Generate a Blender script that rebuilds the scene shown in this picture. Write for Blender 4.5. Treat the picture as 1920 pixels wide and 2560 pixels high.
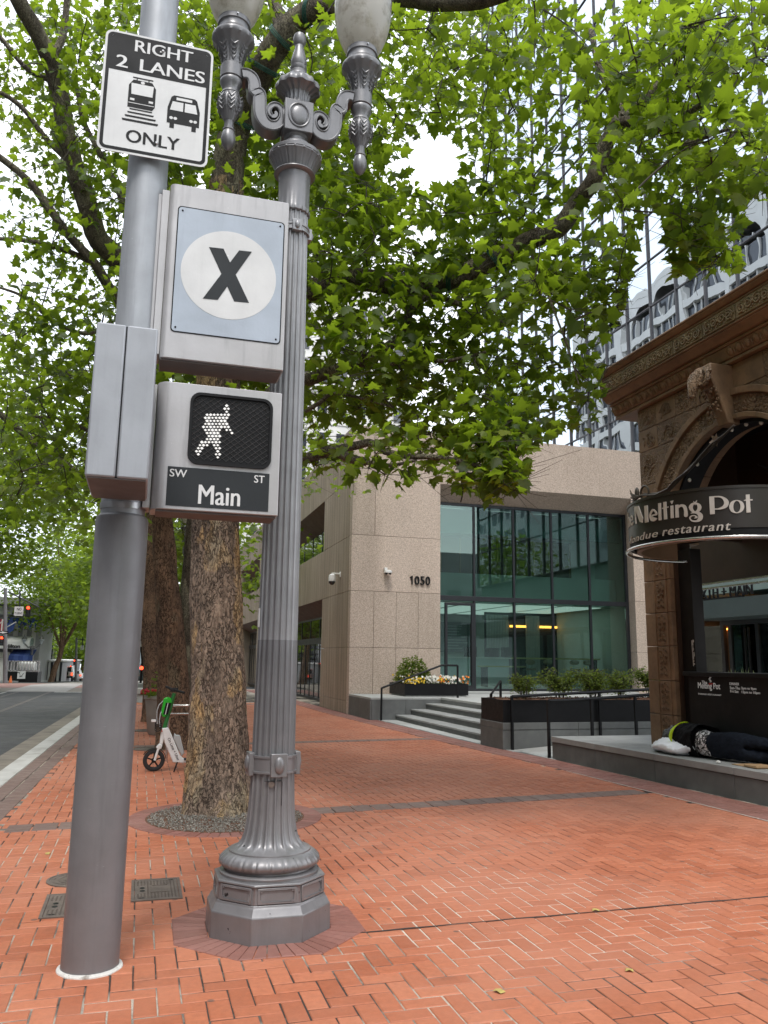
import bpy, math, random, bmesh
import numpy as np
from mathutils import Vector, Matrix, noise
random.seed(11); RN = random.Random(5)
SC = bpy.context.scene; COL = SC.collection
PI = math.pi
for o in list(bpy.data.objects): bpy.data.objects.remove(o)

# ------------------------------------------------------------------ camera, sky, sun, exposure
EYE = Vector((0, 0, 1.6)); FPX = 2016.0
RW = Matrix(((0.958, 0.064, 0.278), (-0.285, 0.170, 0.943), (0.013, -0.983, 0.181)))   # world axes in lens axes
def _basis():
    d2 = Vector((7900-960, 1745-1280, FPX)).normalized(); d1 = Vector((350-960, 1643-1280, FPX))
    d1 = (d1 - d2*d1.dot(d2)).normalized(); d3 = d2.cross(d1)
    if d3[1] > 0: d3 = -d3
    return Matrix((d2, d1, d3))
RW = _basis()
cd = bpy.data.cameras.new('camera'); cam = bpy.data.objects.new('camera', cd); COL.objects.link(cam)
cd.sensor_fit = 'VERTICAL'; cd.sensor_height = 24; cd.lens = 24*FPX/2560; cd.clip_end = 2000; cd.clip_start = .05
m = Matrix.Identity(4)
for j, v in enumerate((RW @ Vector((1, 0, 0)), RW @ Vector((0, -1, 0)), RW @ Vector((0, 0, -1)))):
    for i in range(3): m[i][j] = v[i]
m.translation = EYE; cam.matrix_world = m
SC.camera = cam

SUN_EL, SUN_AZ = math.radians(62), math.radians(200)      # behind thin cloud, high over the street
W = bpy.data.worlds.new('World'); SC.world = W; W.use_nodes = True
nt = W.node_tree; bg = nt.nodes['Background']
sky = nt.nodes.new('ShaderNodeTexSky'); sky.sky_type = 'NISHITA'; sky.sun_disc = False
sky.sun_elevation = SUN_EL; sky.sun_rotation = SUN_AZ; sky.dust_density = 3.0; sky.air_density = 1.2
mx = nt.nodes.new('ShaderNodeMixRGB'); mx.inputs[0].default_value = .86           # cloud deck over the blue
mx.inputs[2].default_value = (9.6, 9.9, 10.3, 1)
cn = nt.nodes.new('ShaderNodeTexNoise'); cn.inputs['Scale'].default_value = 2.6; cn.inputs['Detail'].default_value = 5
crp = nt.nodes.new('ShaderNodeValToRGB'); crp.color_ramp.elements[0].position = .35; crp.color_ramp.elements[1].position = .7
crp.color_ramp.elements[0].color = (7.6, 8.3, 9.2, 1); crp.color_ramp.elements[1].color = (11.2, 11.3, 11.4, 1)
gt = nt.nodes.new('ShaderNodeTexCoord')
nt.links.new(gt.outputs['Generated'], cn.inputs['Vector']); nt.links.new(cn.outputs['Fac'], crp.inputs[0])
nt.links.new(crp.outputs[0], mx.inputs[2])
nt.links.new(sky.outputs[0], mx.inputs[1]); nt.links.new(mx.outputs[0], bg.inputs['Color'])
bg.inputs['Strength'].default_value = .15
sl = bpy.data.lights.new('sun', 'SUN'); sl.energy = 1.5; sl.angle = math.radians(14); sl.color = (1, .965, .92)
so = bpy.data.objects.new('sun', sl); COL.objects.link(so)
so.rotation_euler = (PI/2 - SUN_EL, 0, PI - SUN_AZ + PI)
_d = Vector((math.sin(SUN_AZ)*math.cos(SUN_EL), math.cos(SUN_AZ)*math.cos(SUN_EL), math.sin(SUN_EL)))
so.rotation_euler = _d.to_track_quat('Z', 'Y').to_euler()
SC.view_settings.view_transform = 'Standard'; SC.view_settings.look = 'None'
SC.view_settings.gamma = 1; SC.view_settings.use_curve_mapping = False
SC.view_settings.exposure = 0.55
SC.render.engine = 'CYCLES'
SC.cycles.max_bounces = 8; SC.cycles.diffuse_bounces = 3; SC.cycles.glossy_bounces = 4
SC.cycles.transmission_bounces = 4; SC.cycles.transparent_max_bounces = 12
SC.cycles.caustics_reflective = False; SC.cycles.caustics_refractive = False
SC.cycles.sample_clamp_indirect = 6
SC.cycles.use_denoising = True

# ------------------------------------------------------------------ helpers
def ray(px, py):
    return RW @ Vector(((px-960)/FPX, (py-1280)/FPX, 1))
def at(px, py, Y):                       # the point of the vertical plane y = Y seen at photo pixel (1920 wide)
    d = ray(px, py); return d*(Y/d.y) + EYE
def atx(px, py, X):
    d = ray(px, py); return d*(X/d.x) + EYE
def gnd(px, py, z=0.0):
    d = ray(px, py); return d*((z-1.6)/d.z) + EYE
def atd(px, py, dist):
    d = ray(px, py); return d*dist + EYE
K = 1920/1659
def pix(p):                               # world point -> photo pixel
    q = RW.transposed() @ (Vector(p)-EYE); return (960+FPX*q.x/q.z, 1280+FPX*q.y/q.z, q.z)

ORI = {}
def link(o, parent=None, origin=None):
    COL.objects.link(o)
    if parent is not None: o.parent = parent
    ORI[o.name] = Vector(origin) if origin is not None else (ORI[parent.name] if parent is not None else Vector((0, 0, 0)))
    return o
def thing(name, label, cat, loc=(0, 0, 0), group=None, kind=None):
    o = bpy.data.objects.new(name, None); o.empty_display_size = .2
    link(o, None, loc); o.location = loc
    o['label'] = label; o['category'] = cat
    if group: o['group'] = group
    if kind: o['kind'] = kind
    return o
def tag(o, label, cat, group=None, kind=None):
    o['label'] = label; o['category'] = cat
    if group: o['group'] = group
    if kind: o['kind'] = kind
    return o
def copy_tree(o, loc=None, rz=None, label=None, parent=None, scale=None):
    c = o.copy(); COL.objects.link(c); c.parent = parent
    if parent is None: 
        ORI[c.name] = Vector(loc if loc is not None else o.location)
        if loc is not None: c.location = loc
        if rz is not None: c.rotation_euler.z = rz
        if scale is not None: c.scale = scale if hasattr(scale, '__len__') else (scale,)*3
        if label: c['label'] = label
    for ch in list(o.children): copy_tree(ch, parent=c)
    return c

class MB:
    def __init__(s): s.v = []; s.f = []; s.mi = []; s.cur = 0
    def add(s, vs, fs):
        b = len(s.v); s.v += [tuple(p) for p in vs]
        for f in fs: s.f.append(tuple(i+b for i in f)); s.mi.append(s.cur)
        return s
    def box(s, a, b, M=None):
        x0, y0, z0 = a; x1, y1, z1 = b
        vs = [(x0,y0,z0),(x1,y0,z0),(x1,y1,z0),(x0,y1,z0),(x0,y0,z1),(x1,y0,z1),(x1,y1,z1),(x0,y1,z1)]
        if M is not None: vs = [M @ Vector(p) for p in vs]
        return s.add(vs, [(3,2,1,0),(4,5,6,7),(0,1,5,4),(1,2,6,5),(2,3,7,6),(3,0,4,7)])
    def cbox(s, c, d, M=None):
        return s.box([c[i]-d[i]/2 for i in range(3)], [c[i]+d[i]/2 for i in range(3)], M)
    def prism(s, poly, fn, d0, d1):      # poly 2d, fn(u, v, d) -> point
        n = len(poly)
        vs = [fn(u, v, d0) for u, v in poly] + [fn(u, v, d1) for u, v in poly]
        fs = [tuple(range(n))[::-1], tuple(range(n, 2*n))] + [(i, (i+1) % n, n+(i+1) % n, n+i) for i in range(n)]
        return s.add(vs, fs)
    def hexa(s, b4, t4):                  # 4 bottom + 4 top points
        return s.add(list(b4)+list(t4), [(3,2,1,0),(4,5,6,7),(0,1,5,4),(1,2,6,5),(2,3,7,6),(3,0,4,7)])
    def quad(s, *p): return s.add(p, [tuple(range(len(p)))])
    def lathe(s, prof, c=(0, 0, 0), seg=32, fl=None, cap=True, axis='z', a0=0.0):
        n = len(prof); vs = []
        for k, (r, z) in enumerate(prof):
            for i in range(seg):
                a = 2*PI*i/seg + a0; rr = r if fl is None else fl(r, z, a, k)
                if axis == 'z': vs.append((c[0]+rr*math.cos(a), c[1]+rr*math.sin(a), c[2]+z))
                elif axis == 'y': vs.append((c[0]+rr*math.cos(a), c[1]+z, c[2]+rr*math.sin(a)))
                else: vs.append((c[0]+z, c[1]+rr*math.cos(a), c[2]+rr*math.sin(a)))
        fs = [(k*seg+i, k*seg+(i+1) % seg, (k+1)*seg+(i+1) % seg, (k+1)*seg+i) for k in range(n-1) for i in range(seg)]
        if cap: fs += [tuple(range(seg))[::-1], tuple((n-1)*seg+i for i in range(seg))]
        return s.add(vs, fs)
    def tube(s, pts, rad, seg=8, cap=True, jit=0.0):
        pts = [Vector(p) for p in pts]; n = len(pts)
        if not hasattr(rad, '__len__'): rad = [rad]*n
        vs = []; u = None
        for k in range(n):
            t = (pts[min(k+1, n-1)]-pts[max(k-1, 0)])
            if t.length < 1e-9: t = Vector((0, 0, 1))
            t.normalize()
            if u is None:
                u = Vector((1, 0, 0)) if abs(t.x) < .8 else Vector((0, 1, 0))
            u = (u - t*u.dot(t)).normalized(); w = t.cross(u)
            for i in range(seg):
                a = 2*PI*i/seg; r = rad[k]
                if jit:
                    p = pts[k]+(u*math.cos(a)+w*math.sin(a))*r
                    r *= 1 + jit*(noise.noise(p*3.1)+.6*noise.noise(p*8.3))
                vs.append(pts[k]+(u*math.cos(a)+w*math.sin(a))*r)
        fs = [(k*seg+i, k*seg+(i+1) % seg, (k+1)*seg+(i+1) % seg, (k+1)*seg+i) for k in range(n-1) for i in range(seg)]
        if cap: fs += [tuple(range(seg))[::-1], tuple((n-1)*seg+i for i in range(seg))]
        return s.add(vs, fs)
    def ball(s, c, r, seg=16, rings=8, M=None):
        rx, ry, rz = r if hasattr(r, '__len__') else (r, r, r)
        vs = []
        for k in range(rings+1):
            t = PI*k/rings
            for i in range(seg):
                a = 2*PI*i/seg; p = Vector((rx*math.sin(t)*math.cos(a), ry*math.sin(t)*math.sin(a), rz*math.cos(t)))
                if M is not None: p = M @ p
                vs.append((c[0]+p.x, c[1]+p.y, c[2]+p.z))
        fs = [((k+1)*seg+i, (k+1)*seg+(i+1) % seg, k*seg+(i+1) % seg, k*seg+i) for k in range(rings) for i in range(seg)]
        return s.add(vs, fs)
    def mesh(s, name, mats, org, ang=35, merge=False):
        me = bpy.data.meshes.new(name)
        o = Vector(org)
        me.from_pydata([(p[0]-o.x, p[1]-o.y, p[2]-o.z) for p in s.v], [], s.f)
        mats = mats if isinstance(mats, (list, tuple)) else [mats]
        for mt in mats: me.materials.append(mt)
        if len(mats) > 1: me.polygons.foreach_set('material_index', s.mi)
        me.validate(clean_customdata=False)
        if merge:
            bm = bmesh.new(); bm.from_mesh(me); bmesh.ops.remove_doubles(bm, verts=bm.verts, dist=1e-4)
            bm.to_mesh(me); bm.free()
        if ang: 
            me.polygons.foreach_set('use_smooth', [True]*len(me.polygons)); me.set_sharp_from_angle(angle=math.radians(ang))
        me.update(); return me
    def build(s, name, mats, parent=None, origin=None, bev=0, ang=35, merge=False, seg=2):
        org = Vector(origin) if origin is not None else (ORI[parent.name] if parent is not None else Vector((0, 0, 0)))
        o = bpy.data.objects.new(name, s.mesh(name, mats, org, ang, merge)); link(o, parent, org)
        if parent is None: o.location = org
        if bev:
            b = o.modifiers.new('edge', 'BEVEL'); b.width = bev; b.segments = seg; b.limit_method = 'ANGLE'; b.angle_limit = math.radians(40)
        return o
def struct(o): o['kind'] = 'structure'; return o

def XZ(Y):  return lambda u, v, d: (u, Y+d, v)     # face parallel to x-z, depth along y
def YZ(X):  return lambda u, v, d: (X+d, u, v)
def XY(Z):  return lambda u, v, d: (u, v, Z+d)
def rrect(x0, z0, x1, z1, r, n=5):
    out = []
    for cx, cz, a in ((x1-r, z1-r, 0), (x0+r, z1-r, PI/2), (x0+r, z0+r, PI), (x1-r, z0+r, 1.5*PI)):
        for i in range(n+1):
            t = a + PI/2*i/n; out.append((cx+r*math.cos(t), cz+r*math.sin(t)))
    return out
def ring2(cx, cz, rx, rz, n=48): return [(cx+rx*math.cos(2*PI*i/n), cz+rz*math.sin(2*PI*i/n)) for i in range(n)]

def text_mesh(s, size=1, ext=.0, bold=0.0, shear=0.0, xs=1.0, align='CENTER', res=4, spacing=1.0):
    cu = bpy.data.curves.new('txt', 'FONT'); cu.body = s; cu.size = size; cu.extrude = ext; cu.offset = bold
    cu.shear = shear; cu.align_x = align; cu.resolution_u = res; cu.space_character = spacing
    o = bpy.data.objects.new('txt', cu)
    me = bpy.data.meshes.new_from_object(o)
    vs = [(v.co.x*xs, v.co.y, v.co.z) for v in me.vertices]; fs = [tuple(p.vertices) for p in me.polygons]
    bpy.data.objects.remove(o); bpy.data.meshes.remove(me); bpy.data.curves.remove(cu)
    return vs, fs
def put_text(mb, s, fn, **kw):           # fn(u, v, d) -> point
    vs, fs = text_mesh(s, **kw)
    mb.add([fn(*p) for p in vs], fs); return mb
def fit_text(mb, s, box, fn, ext=.002, bold=.0, shear=0.0, spacing=1.0):   # box u0,v0,u1,v1 of the inked letters
    vs, fs = text_mesh(s, 1, ext, 0, shear, 1.0, 'LEFT', 4, spacing)
    a = min(p[0] for p in vs); b = max(p[0] for p in vs); c = min(p[1] for p in vs); d = max(p[1] for p in vs)
    u0, v0, u1, v1 = box
    e = bold*(u1-u0)/max(b-a, 1e-6)            # heavier letters: three passes, each a hair prouder than the last
    for k, sh in enumerate((0, -1, 1) if bold else (0,)):
        mb.add([fn(u0+e+(p[0]-a)/(b-a)*(u1-u0-2*e)+sh*e, v0+(p[1]-c)/(d-c)*(v1-v0), p[2]+k*.0004) for p in vs], fs)
    return mb

# ------------------------------------------------------------------ materials
def newmat(name):
    mt = bpy.data.materials.new(name); mt.use_nodes = True; t = mt.node_tree
    return mt, t, t.nodes['Principled BSDF']
def N(t, typ, **kw):
    n = t.nodes.new('ShaderNode'+typ)
    for k, v in kw.items():
        if hasattr(n, k) and k not in ('Scale', 'Detail'): setattr(n, k, v)
        else: n.inputs[k].default_value = v
    return n
def pos(t, sc=(1, 1, 1)):
    g = N(t, 'NewGeometry'); mp = N(t, 'Mapping'); mp.inputs['Scale'].default_value = sc
    t.links.new(g.outputs['Position'], mp.inputs['Vector']); return mp.outputs[0]
def ramp(t, fac, stops):
    r = N(t, 'ValToRGB'); e = r.color_ramp.elements
    while len(e) < len(stops): e.new(.5)
    for i, (p, c) in enumerate(stops): e[i].position = p; e[i].color = (*c, 1) if len(c) == 3 else c
    t.links.new(fac, r.inputs[0]); return r.outputs[0]
def noise_out(t, vec, scale, detail=3, rough=.55):
    n = N(t, 'TexNoise'); n.inputs['Scale'].default_value = scale; n.inputs['Detail'].default_value = detail; n.inputs['Roughness'].default_value = rough
    t.links.new(vec, n.inputs['Vector']); return n.outputs['Fac']
def bump(t, b, h, strength, dist=.01, nrm=None):
    n = N(t, 'Bump'); n.inputs['Strength'].default_value = strength; n.inputs['Distance'].default_value = dist
    t.links.new(h, n.inputs['Height'])
    if nrm is not None: t.links.new(nrm, n.inputs['Normal'])
    t.links.new(n.outputs[0], b.inputs['Normal']); return n.outputs[0]
def mul(c, k): return tuple(min(1, x*k) for x in c)
def mixc(t, fac, a, b):
    m_ = N(t, 'MixRGB')
    if isinstance(fac, float): m_.inputs[0].default_value = fac
    else: t.links.new(fac, m_.inputs[0])
    for i, x in ((1, a), (2, b)):
        if isinstance(x, tuple): m_.inputs[i].default_value = (*x, 1)
        else: t.links.new(x, m_.inputs[i])
    return m_.outputs[0]
def pm(name, col, rough=.6, var=.12, vs=3.0, bmp=0.0, bs=60, metal=0.0, stretch=(1, 1, 1), spec=.5, coat=0, bd=.004, dirt=None):
    mt, t, b = newmat(name); v = pos(t, stretch)
    c = ramp(t, noise_out(t, v, vs, 5), [(.3, mul(col, 1-var)), (.7, mul(col, 1+var))])
    if dirt:                              # dirt = (colour, scale, threshold lo, hi)
        f = ramp(t, noise_out(t, v, dirt[1], 6, .65), [(dirt[2], (0, 0, 0)), (dirt[3], (1, 1, 1))])
        c = mixc(t, f, c, dirt[0])
    t.links.new(c, b.inputs['Base Color']); b.inputs['Metallic'].default_value = metal
    rr = ramp(t, noise_out(t, v, vs*2.3, 4), [(.3, (max(0, rough-.07),)*3), (.7, (min(1, rough+.07),)*3)])
    t.links.new(rr, b.inputs['Roughness']); b.inputs['Specular IOR Level'].default_value = spec
    if coat: b.inputs['Coat Weight'].default_value = coat
    if bmp: bump(t, b, noise_out(t, v, bs, 4), bmp, bd)
    return mt
def emat(name, col, st):
    mt, t, b = newmat(name); b.inputs['Base Color'].default_value = (*mul(col, .6), 1)
    b.inputs['Emission Color'].default_value = (*col, 1); b.inputs['Emission Strength'].default_value = st; return mt
def glass(name, tint=(.7, .82, .78), refl=.12, rough=0.0, gcol=(.9, .95, .95), wav=0.0, ws=1.0):
    mt, t, b = newmat(name); t.nodes.remove(b); out = t.nodes['Material Output']
    tr = N(t, 'BsdfTransparent'); tr.inputs[0].default_value = (*tint, 1)
    gl = N(t, 'BsdfGlossy'); gl.inputs['Color'].default_value = (*gcol, 1); gl.inputs['Roughness'].default_value = rough
    lw = N(t, 'LayerWeight'); lw.inputs[0].default_value = .35
    f = ramp(t, lw.outputs['Fresnel'], [(0, (refl,)*3), (1, (1, 1, 1))])
    mxs = N(t, 'MixShader'); t.links.new(f, mxs.inputs[0]); t.links.new(tr.outputs[0], mxs.inputs[1]); t.links.new(gl.outputs[0], mxs.inputs[2])
    t.links.new(mxs.outputs[0], out.inputs[0])
    if wav:
        n = N(t, 'Bump'); n.inputs['Strength'].default_value = 1; n.inputs['Distance'].default_value = wav
        t.links.new(noise_out(t, pos(t), ws, 1), n.inputs['Height']); t.links.new(n.outputs[0], gl.inputs['Normal'])
    return mt
# ------------------------------------------------------------------ material library
def brick_mat(name, c0, c1, c2, pale_tint):
    mt, t, b = newmat(name); v = pos(t)
    at_ = N(t, 'Attribute'); at_.attribute_name = 'tone'
    base = ramp(t, at_.outputs['Fac'], [(0, c0), (.5, c1), (1, c2)])
    cl = ramp(t, noise_out(t, v, 26, 6, .7), [(.3, (.78,)*3), (.75, (1.12,)*3)])
    n = N(t, 'MixRGB'); n.blend_type = 'MULTIPLY'; n.inputs[0].default_value = 1
    t.links.new(base, n.inputs[1]); t.links.new(cl, n.inputs[2]); c = n.outputs[0]
    big = ramp(t, noise_out(t, v, .55, 4, .6), [(.40, (0, 0, 0)), (.62, (.55,)*3)])  # broad noise patches that mix in a paler tint
    c = mixc(t, big, c, pale_tint)
    stain = ramp(t, noise_out(t, v, 1.7, 7, .7), [(.60, (0, 0, 0)), (.74, (.45,)*3)])
    c = mixc(t, stain, c, (.10, .055, .035))
    gv = N(t, 'TexVoronoi'); gv.inputs['Scale'].default_value = 2.6; t.links.new(v, gv.inputs['Vector'])     # old chewing gum and oil drops
    gum = ramp(t, gv.outputs['Distance'], [(.045, (.75,)*3), (.06, (0, 0, 0))]); c = mixc(t, gum, c, (.085, .06, .048))
    spk = ramp(t, noise_out(t, v, 190, 2, .5), [(.70, (0, 0, 0)), (.76, (.5,)*3)])
    c = mixc(t, spk, c, (.10, .05, .03))
    t.links.new(c, b.inputs['Base Color'])
    t.links.new(ramp(t, noise_out(t, v, 9, 4), [(.3, (.52,)*3), (.7, (.74,)*3)]), b.inputs['Roughness'])
    bump(t, b, noise_out(t, v, 120, 5, .7), .35, .004)
    return mt
M = {}
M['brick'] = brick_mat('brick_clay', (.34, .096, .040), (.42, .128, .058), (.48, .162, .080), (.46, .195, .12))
M['brick_red'] = brick_mat('brick_dark_red', (.20, .075, .055), (.25, .098, .075), (.30, .13, .105), (.26, .14, .115))
M['brick_grey'] = brick_mat('brick_grey_brown', (.14, .085, .07), (.175, .11, .09), (.21, .14, .115), (.2, .14, .12))
def mortar():
    mt, t, b = newmat('mortar'); v = pos(t)
    f = ramp(t, noise_out(t, v, .9, 5, .65), [(.46, (.045, .034, .028)), (.58, (.46, .41, .34))])
    dn = N(t, 'VectorMath'); dn.operation = 'DISTANCE'; t.links.new(v, dn.inputs[0]); dn.inputs[1].default_value = (2.55, 5.2, 0)   # freshly re-sanded patch by the joint
    wb = N(t, 'Math'); wb.operation = 'MULTIPLY_ADD'; t.links.new(noise_out(t, v, 2.2, 4), wb.inputs[0]); wb.inputs[1].default_value = -1.1; t.links.new(dn.outputs['Value'], wb.inputs[2])
    f = mixc(t, ramp(t, wb.outputs[0], [(.35, (1, 1, 1)), (.62, (0, 0, 0))]), f, (.58, .53, .45))
    f2 = ramp(t, noise_out(t, v, 160, 3), [(.3, (.7,)*3), (.7, (1.15,)*3)])
    n = N(t, 'MixRGB'); n.blend_type = 'MULTIPLY'; n.inputs[0].default_value = 1
    t.links.new(f, n.inputs[1]); t.links.new(f2, n.inputs[2]); t.links.new(n.outputs[0], b.inputs['Base Color'])
    b.inputs['Roughness'].default_value = .9; bump(t, b, noise_out(t, v, 300, 2), .6, .004); return mt
M['mortar'] = mortar()
M['asphalt'] = pm('asphalt', (.055, .056, .058), .85, .25, 2.0, .6, 180, dirt=((.085, .082, .078), .8, .5, .72))
M['gutter'] = pm('gutter_concrete', (.20, .175, .145), .85, .18, 2.5, .4, 90, dirt=((.12, .105, .085), 1.4, .5, .7))
M['kerb'] = pm('kerb_concrete', (.46, .455, .43), .8, .10, 3, .3, 120, dirt=((.30, .28, .25), 2.2, .52, .75))
M['concrete'] = pm('light_paving_stone', (.40, .41, .40), .75, .10, 1.6, .2, 140, dirt=((.29, .28, .265), .9, .5, .75))
M['granite'] = pm('grey_stone', (.125, .13, .128), .7, .16, 4, .25, 150, dirt=((.11, .11, .105), 1.3, .5, .75))
M['granite_top'] = pm('grey_stone_top', (.29, .295, .29), .62, .12, 2, .2, 150, dirt=((.20, .2, .195), 1.1, .5, .75))
M['gravel'] = pm('gravel_stone', (.25, .235, .205), .85, .95, 55, .3, 200, spec=.2)
def facade(name, c, c2, scale):
    mt, t, b = newmat(name); v = pos(t)
    sp = noise_out(t, v, scale, 2, .6)
    sp2 = noise_out(t, v, scale*.4, 3, .7)
    col = ramp(t, sp, [(.36, mul(c, .72)), (.5, c), (.66, c2)])
    n = N(t, 'MixRGB'); n.blend_type = 'MULTIPLY'; n.inputs[0].default_value = 1
    t.links.new(col, n.inputs[1]); t.links.new(ramp(t, sp2, [(.3, (.84,)*3), (.7, (1.12,)*3)]), n.inputs[2])
    st = ramp(t, noise_out(t, pos(t, (1, 1, .16)), .9, 5, .6), [(.45, (1, 1, 1)), (.75, (.84, .83, .81))])
    n2 = N(t, 'MixRGB'); n2.blend_type = 'MULTIPLY'; n2.inputs[0].default_value = 1
    t.links.new(n.outputs[0], n2.inputs[1]); t.links.new(st, n2.inputs[2])
    oi = N(t, 'ObjectInfo'); n3 = N(t, 'MixRGB'); n3.blend_type = 'MULTIPLY'; n3.inputs[0].default_value = 1
    t.links.new(n2.outputs[0], n3.inputs[1]); t.links.new(ramp(t, oi.outputs['Random'], [(0, (.90, .89, .88)), (1, (1.05, 1.03, 1.02))]), n3.inputs[2])
    t.links.new(n3.outputs[0], b.inputs['Base Color']); b.inputs['Roughness'].default_value = .85
    bump(t, b, sp, .5, .01); return mt
M['facade'] = facade('pink_granite_aggregate', (.55, .45, .375), (.67, .575, .495), 42)
def shaded_board_wall():
    mt, t, b = newmat('shaded_board_marked'); v = pos(t)
    w = N(t, 'TexWave'); w.bands_direction = 'Y'; w.inputs['Scale'].default_value = .9; w.inputs['Distortion'].default_value = .25; w.inputs['Detail'].default_value = 2
    t.links.new(v, w.inputs['Vector'])
    c = ramp(t, noise_out(t, pos(t, (1, 1, .12)), 3.2, 6, .65), [(.3, (.25, .20, .15)), (.7, (.40, .325, .25))])  # shade of the street side put into the colour, under the board marks
    c2 = ramp(t, noise_out(t, v, 46, 2), [(.3, (.8,)*3), (.7, (1.12,)*3)])
    n = N(t, 'MixRGB'); n.blend_type = 'MULTIPLY'; n.inputs[0].default_value = 1
    t.links.new(c, n.inputs[1]); t.links.new(c2, n.inputs[2])
    ln = ramp(t, w.outputs['Fac'], [(0, (.62,)*3), (.06, (1,)*3)])
    n2 = N(t, 'MixRGB'); n2.blend_type = 'MULTIPLY'; n2.inputs[0].default_value = 1
    t.links.new(n.outputs[0], n2.inputs[1]); t.links.new(ln, n2.inputs[2])
    t.links.new(n2.outputs[0], b.inputs['Base Color']); b.inputs['Roughness'].default_value = .85
    bump(t, b, noise_out(t, v, 50, 3), .4, .008); return mt
M['board_shaded'] = shaded_board_wall()
M['under'] = pm('shaded_case_underside', (.11, .095, .09), .6, .1, 4)  # shade and brick bounce below the cases put into the colour
M['soffit'] = pm('brown_soffit', (.115, .06, .04), .6, .15, 2, .1, 40)
M['black_metal'] = pm('black_metal', (.007, .007, .008), .5, .2, 6, .05, 80, spec=.22)
M['mullion'] = pm('dark_window_frame', (.018, .02, .024), .4, .15, 4)
def weathered(name, col, rough, metal, streak, scale=4.0, spec=.5, chips=0):
    mt, t, b = newmat(name); v = pos(t); vs = pos(t, (1, 1, .09))
    c = ramp(t, noise_out(t, v, scale, 5), [(.3, mul(col, .88)), (.7, mul(col, 1.10))])
    f = ramp(t, noise_out(t, vs, 20, 5, .6), [(.52, (0, 0, 0)), (.78, (streak,)*3)])
    c = mixc(t, f, c, mul(col, .35))
    if chips:
        ch = ramp(t, noise_out(t, v, 13, 4, .6), [(.685, (0, 0, 0)), (.695, (1, 1, 1))])
        c = mixc(t, ch, c, (.015, .015, .016))
    sc1 = ramp(t, noise_out(t, pos(t, (1, 1, 5)), 26, 3, .6), [(.745, (0, 0, 0)), (.76, (.55,)*3)])          # pale scuffs and nicks
    c = mixc(t, sc1, c, mul(col, 2.0))
    t.links.new(c, b.inputs['Base Color']); b.inputs['Metallic'].default_value = metal
    t.links.new(ramp(t, noise_out(t, v, scale*2.5, 4), [(.3, (rough-.08,)*3), (.7, (rough+.1,)*3)]), b.inputs['Roughness'])
    b.inputs['Specular IOR Level'].default_value = spec
    bump(t, b, noise_out(t, v, 55, 4, .6), .14, .004); return mt
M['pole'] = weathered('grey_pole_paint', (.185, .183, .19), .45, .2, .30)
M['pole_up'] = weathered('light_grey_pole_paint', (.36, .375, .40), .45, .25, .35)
M['lamp'] = weathered('grey_lamp_paint', (.19, .188, .195), .36, .35, .30, 5, .6)
M['lamp_base'] = weathered('grey_lamp_base_paint', (.21, .205, .21), .36, .35, .22, 5, .6, chips=1)
M['lamp_hi'] = weathered('older_light_lamp_paint', (.30, .30, .31), .38, .35, .45, 5, .6)
M['case'] = weathered('sign_case_paint', (.44, .43, .435), .38, .25, .42, 3)
M['cab'] = weathered('cabinet_paint', (.35, .365, .395), .5, .1, .2, 3)
M['plate'] = weathered('pale_blue_plate', (.40, .45, .52), .4, 0, .16, 3)
M['white'] = weathered('sign_white', (.66, .655, .65), .4, 0, .10, 3)
M['black'] = weathered('sign_black', (.012, .012, .013), .5, 0, 0, 3, .18)
M['sign_charcoal'] = weathered('sign_charcoal', (.026, .029, .032), .5, 0, 0, 3, .25)
M['post_dark'] = pm('dark_post_paint', (.012, .010, .009), .55, .2, 3, spec=.2)
M['steel'] = pm('bolt_steel', (.45, .45, .46), .35, .1, 8, metal=.9)
M['iron'] = pm('cast_iron_lid', (.135, .108, .09), .6, .25, 8, .35, 120, metal=.1)
M['rubber'] = pm('black_rubber', (.014, .014, .015), .7, .2, 20, .2, 90)
M['terracotta'] = None
def terra(name, c, k, bs, d=.02):
    mt, t, b = newmat(name); v = pos(t)
    vo = N(t, 'TexVoronoi'); vo.feature = 'DISTANCE_TO_EDGE'; vo.inputs['Scale'].default_value = bs
    wv = N(t, 'MixRGB'); wv.blend_type = 'ADD'; wv.inputs[0].default_value = .12
    nn = N(t, 'TexNoise'); nn.inputs['Scale'].default_value = bs*.35; t.links.new(v, nn.inputs['Vector'])
    t.links.new(v, wv.inputs[1]); t.links.new(nn.outputs['Color'], wv.inputs[2]); t.links.new(wv.outputs[0], vo.inputs['Vector'])
    col = ramp(t, noise_out(t, v, 2.2, 6, .65), [(.3, mul(c, .62)), (.7, mul(c, 1.3))])
    gr = ramp(t, noise_out(t, v, 9, 5, .7), [(.52, (0, 0, 0)), (.75, (.6,)*3)])
    col = mixc(t, gr, col, mul((c[0]*.45, c[1]*.5, c[2]*.5), 1))
    t.links.new(col, b.inputs['Base Color']); b.inputs['Roughness'].default_value = .62
    h = ramp(t, vo.outputs['Distance'], [(0, (0, 0, 0)), (.12, (1, 1, 1))])
    if k: bump(t, b, h, k, d)
    else: bump(t, b, noise_out(t, v, 40, 4), .4, .006)
    return mt
M['terra'] = terra('terracotta_plain', (.215, .132, .074), 0, 10)
M['terra_rel'] = terra('terracotta_carved', (.20, .125, .07), .9, 17, .02)
M['terra_green'] = terra('terracotta_mossy', (.20, .145, .075), 0, 12)
M['dark_brown'] = pm('dark_brown_panel', (.045, .024, .014), .5, .2, 2)
M['awning'] = pm('sign_drum_brown', (.030, .0245, .020), .36, .15, 2)
M['chrome'] = pm('brushed_steel', (.62, .60, .58), .22, .06, 6, metal=1)
M['letter'] = pm('cream_letter', (.62, .58, .53), .45, .05, 6)
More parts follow.
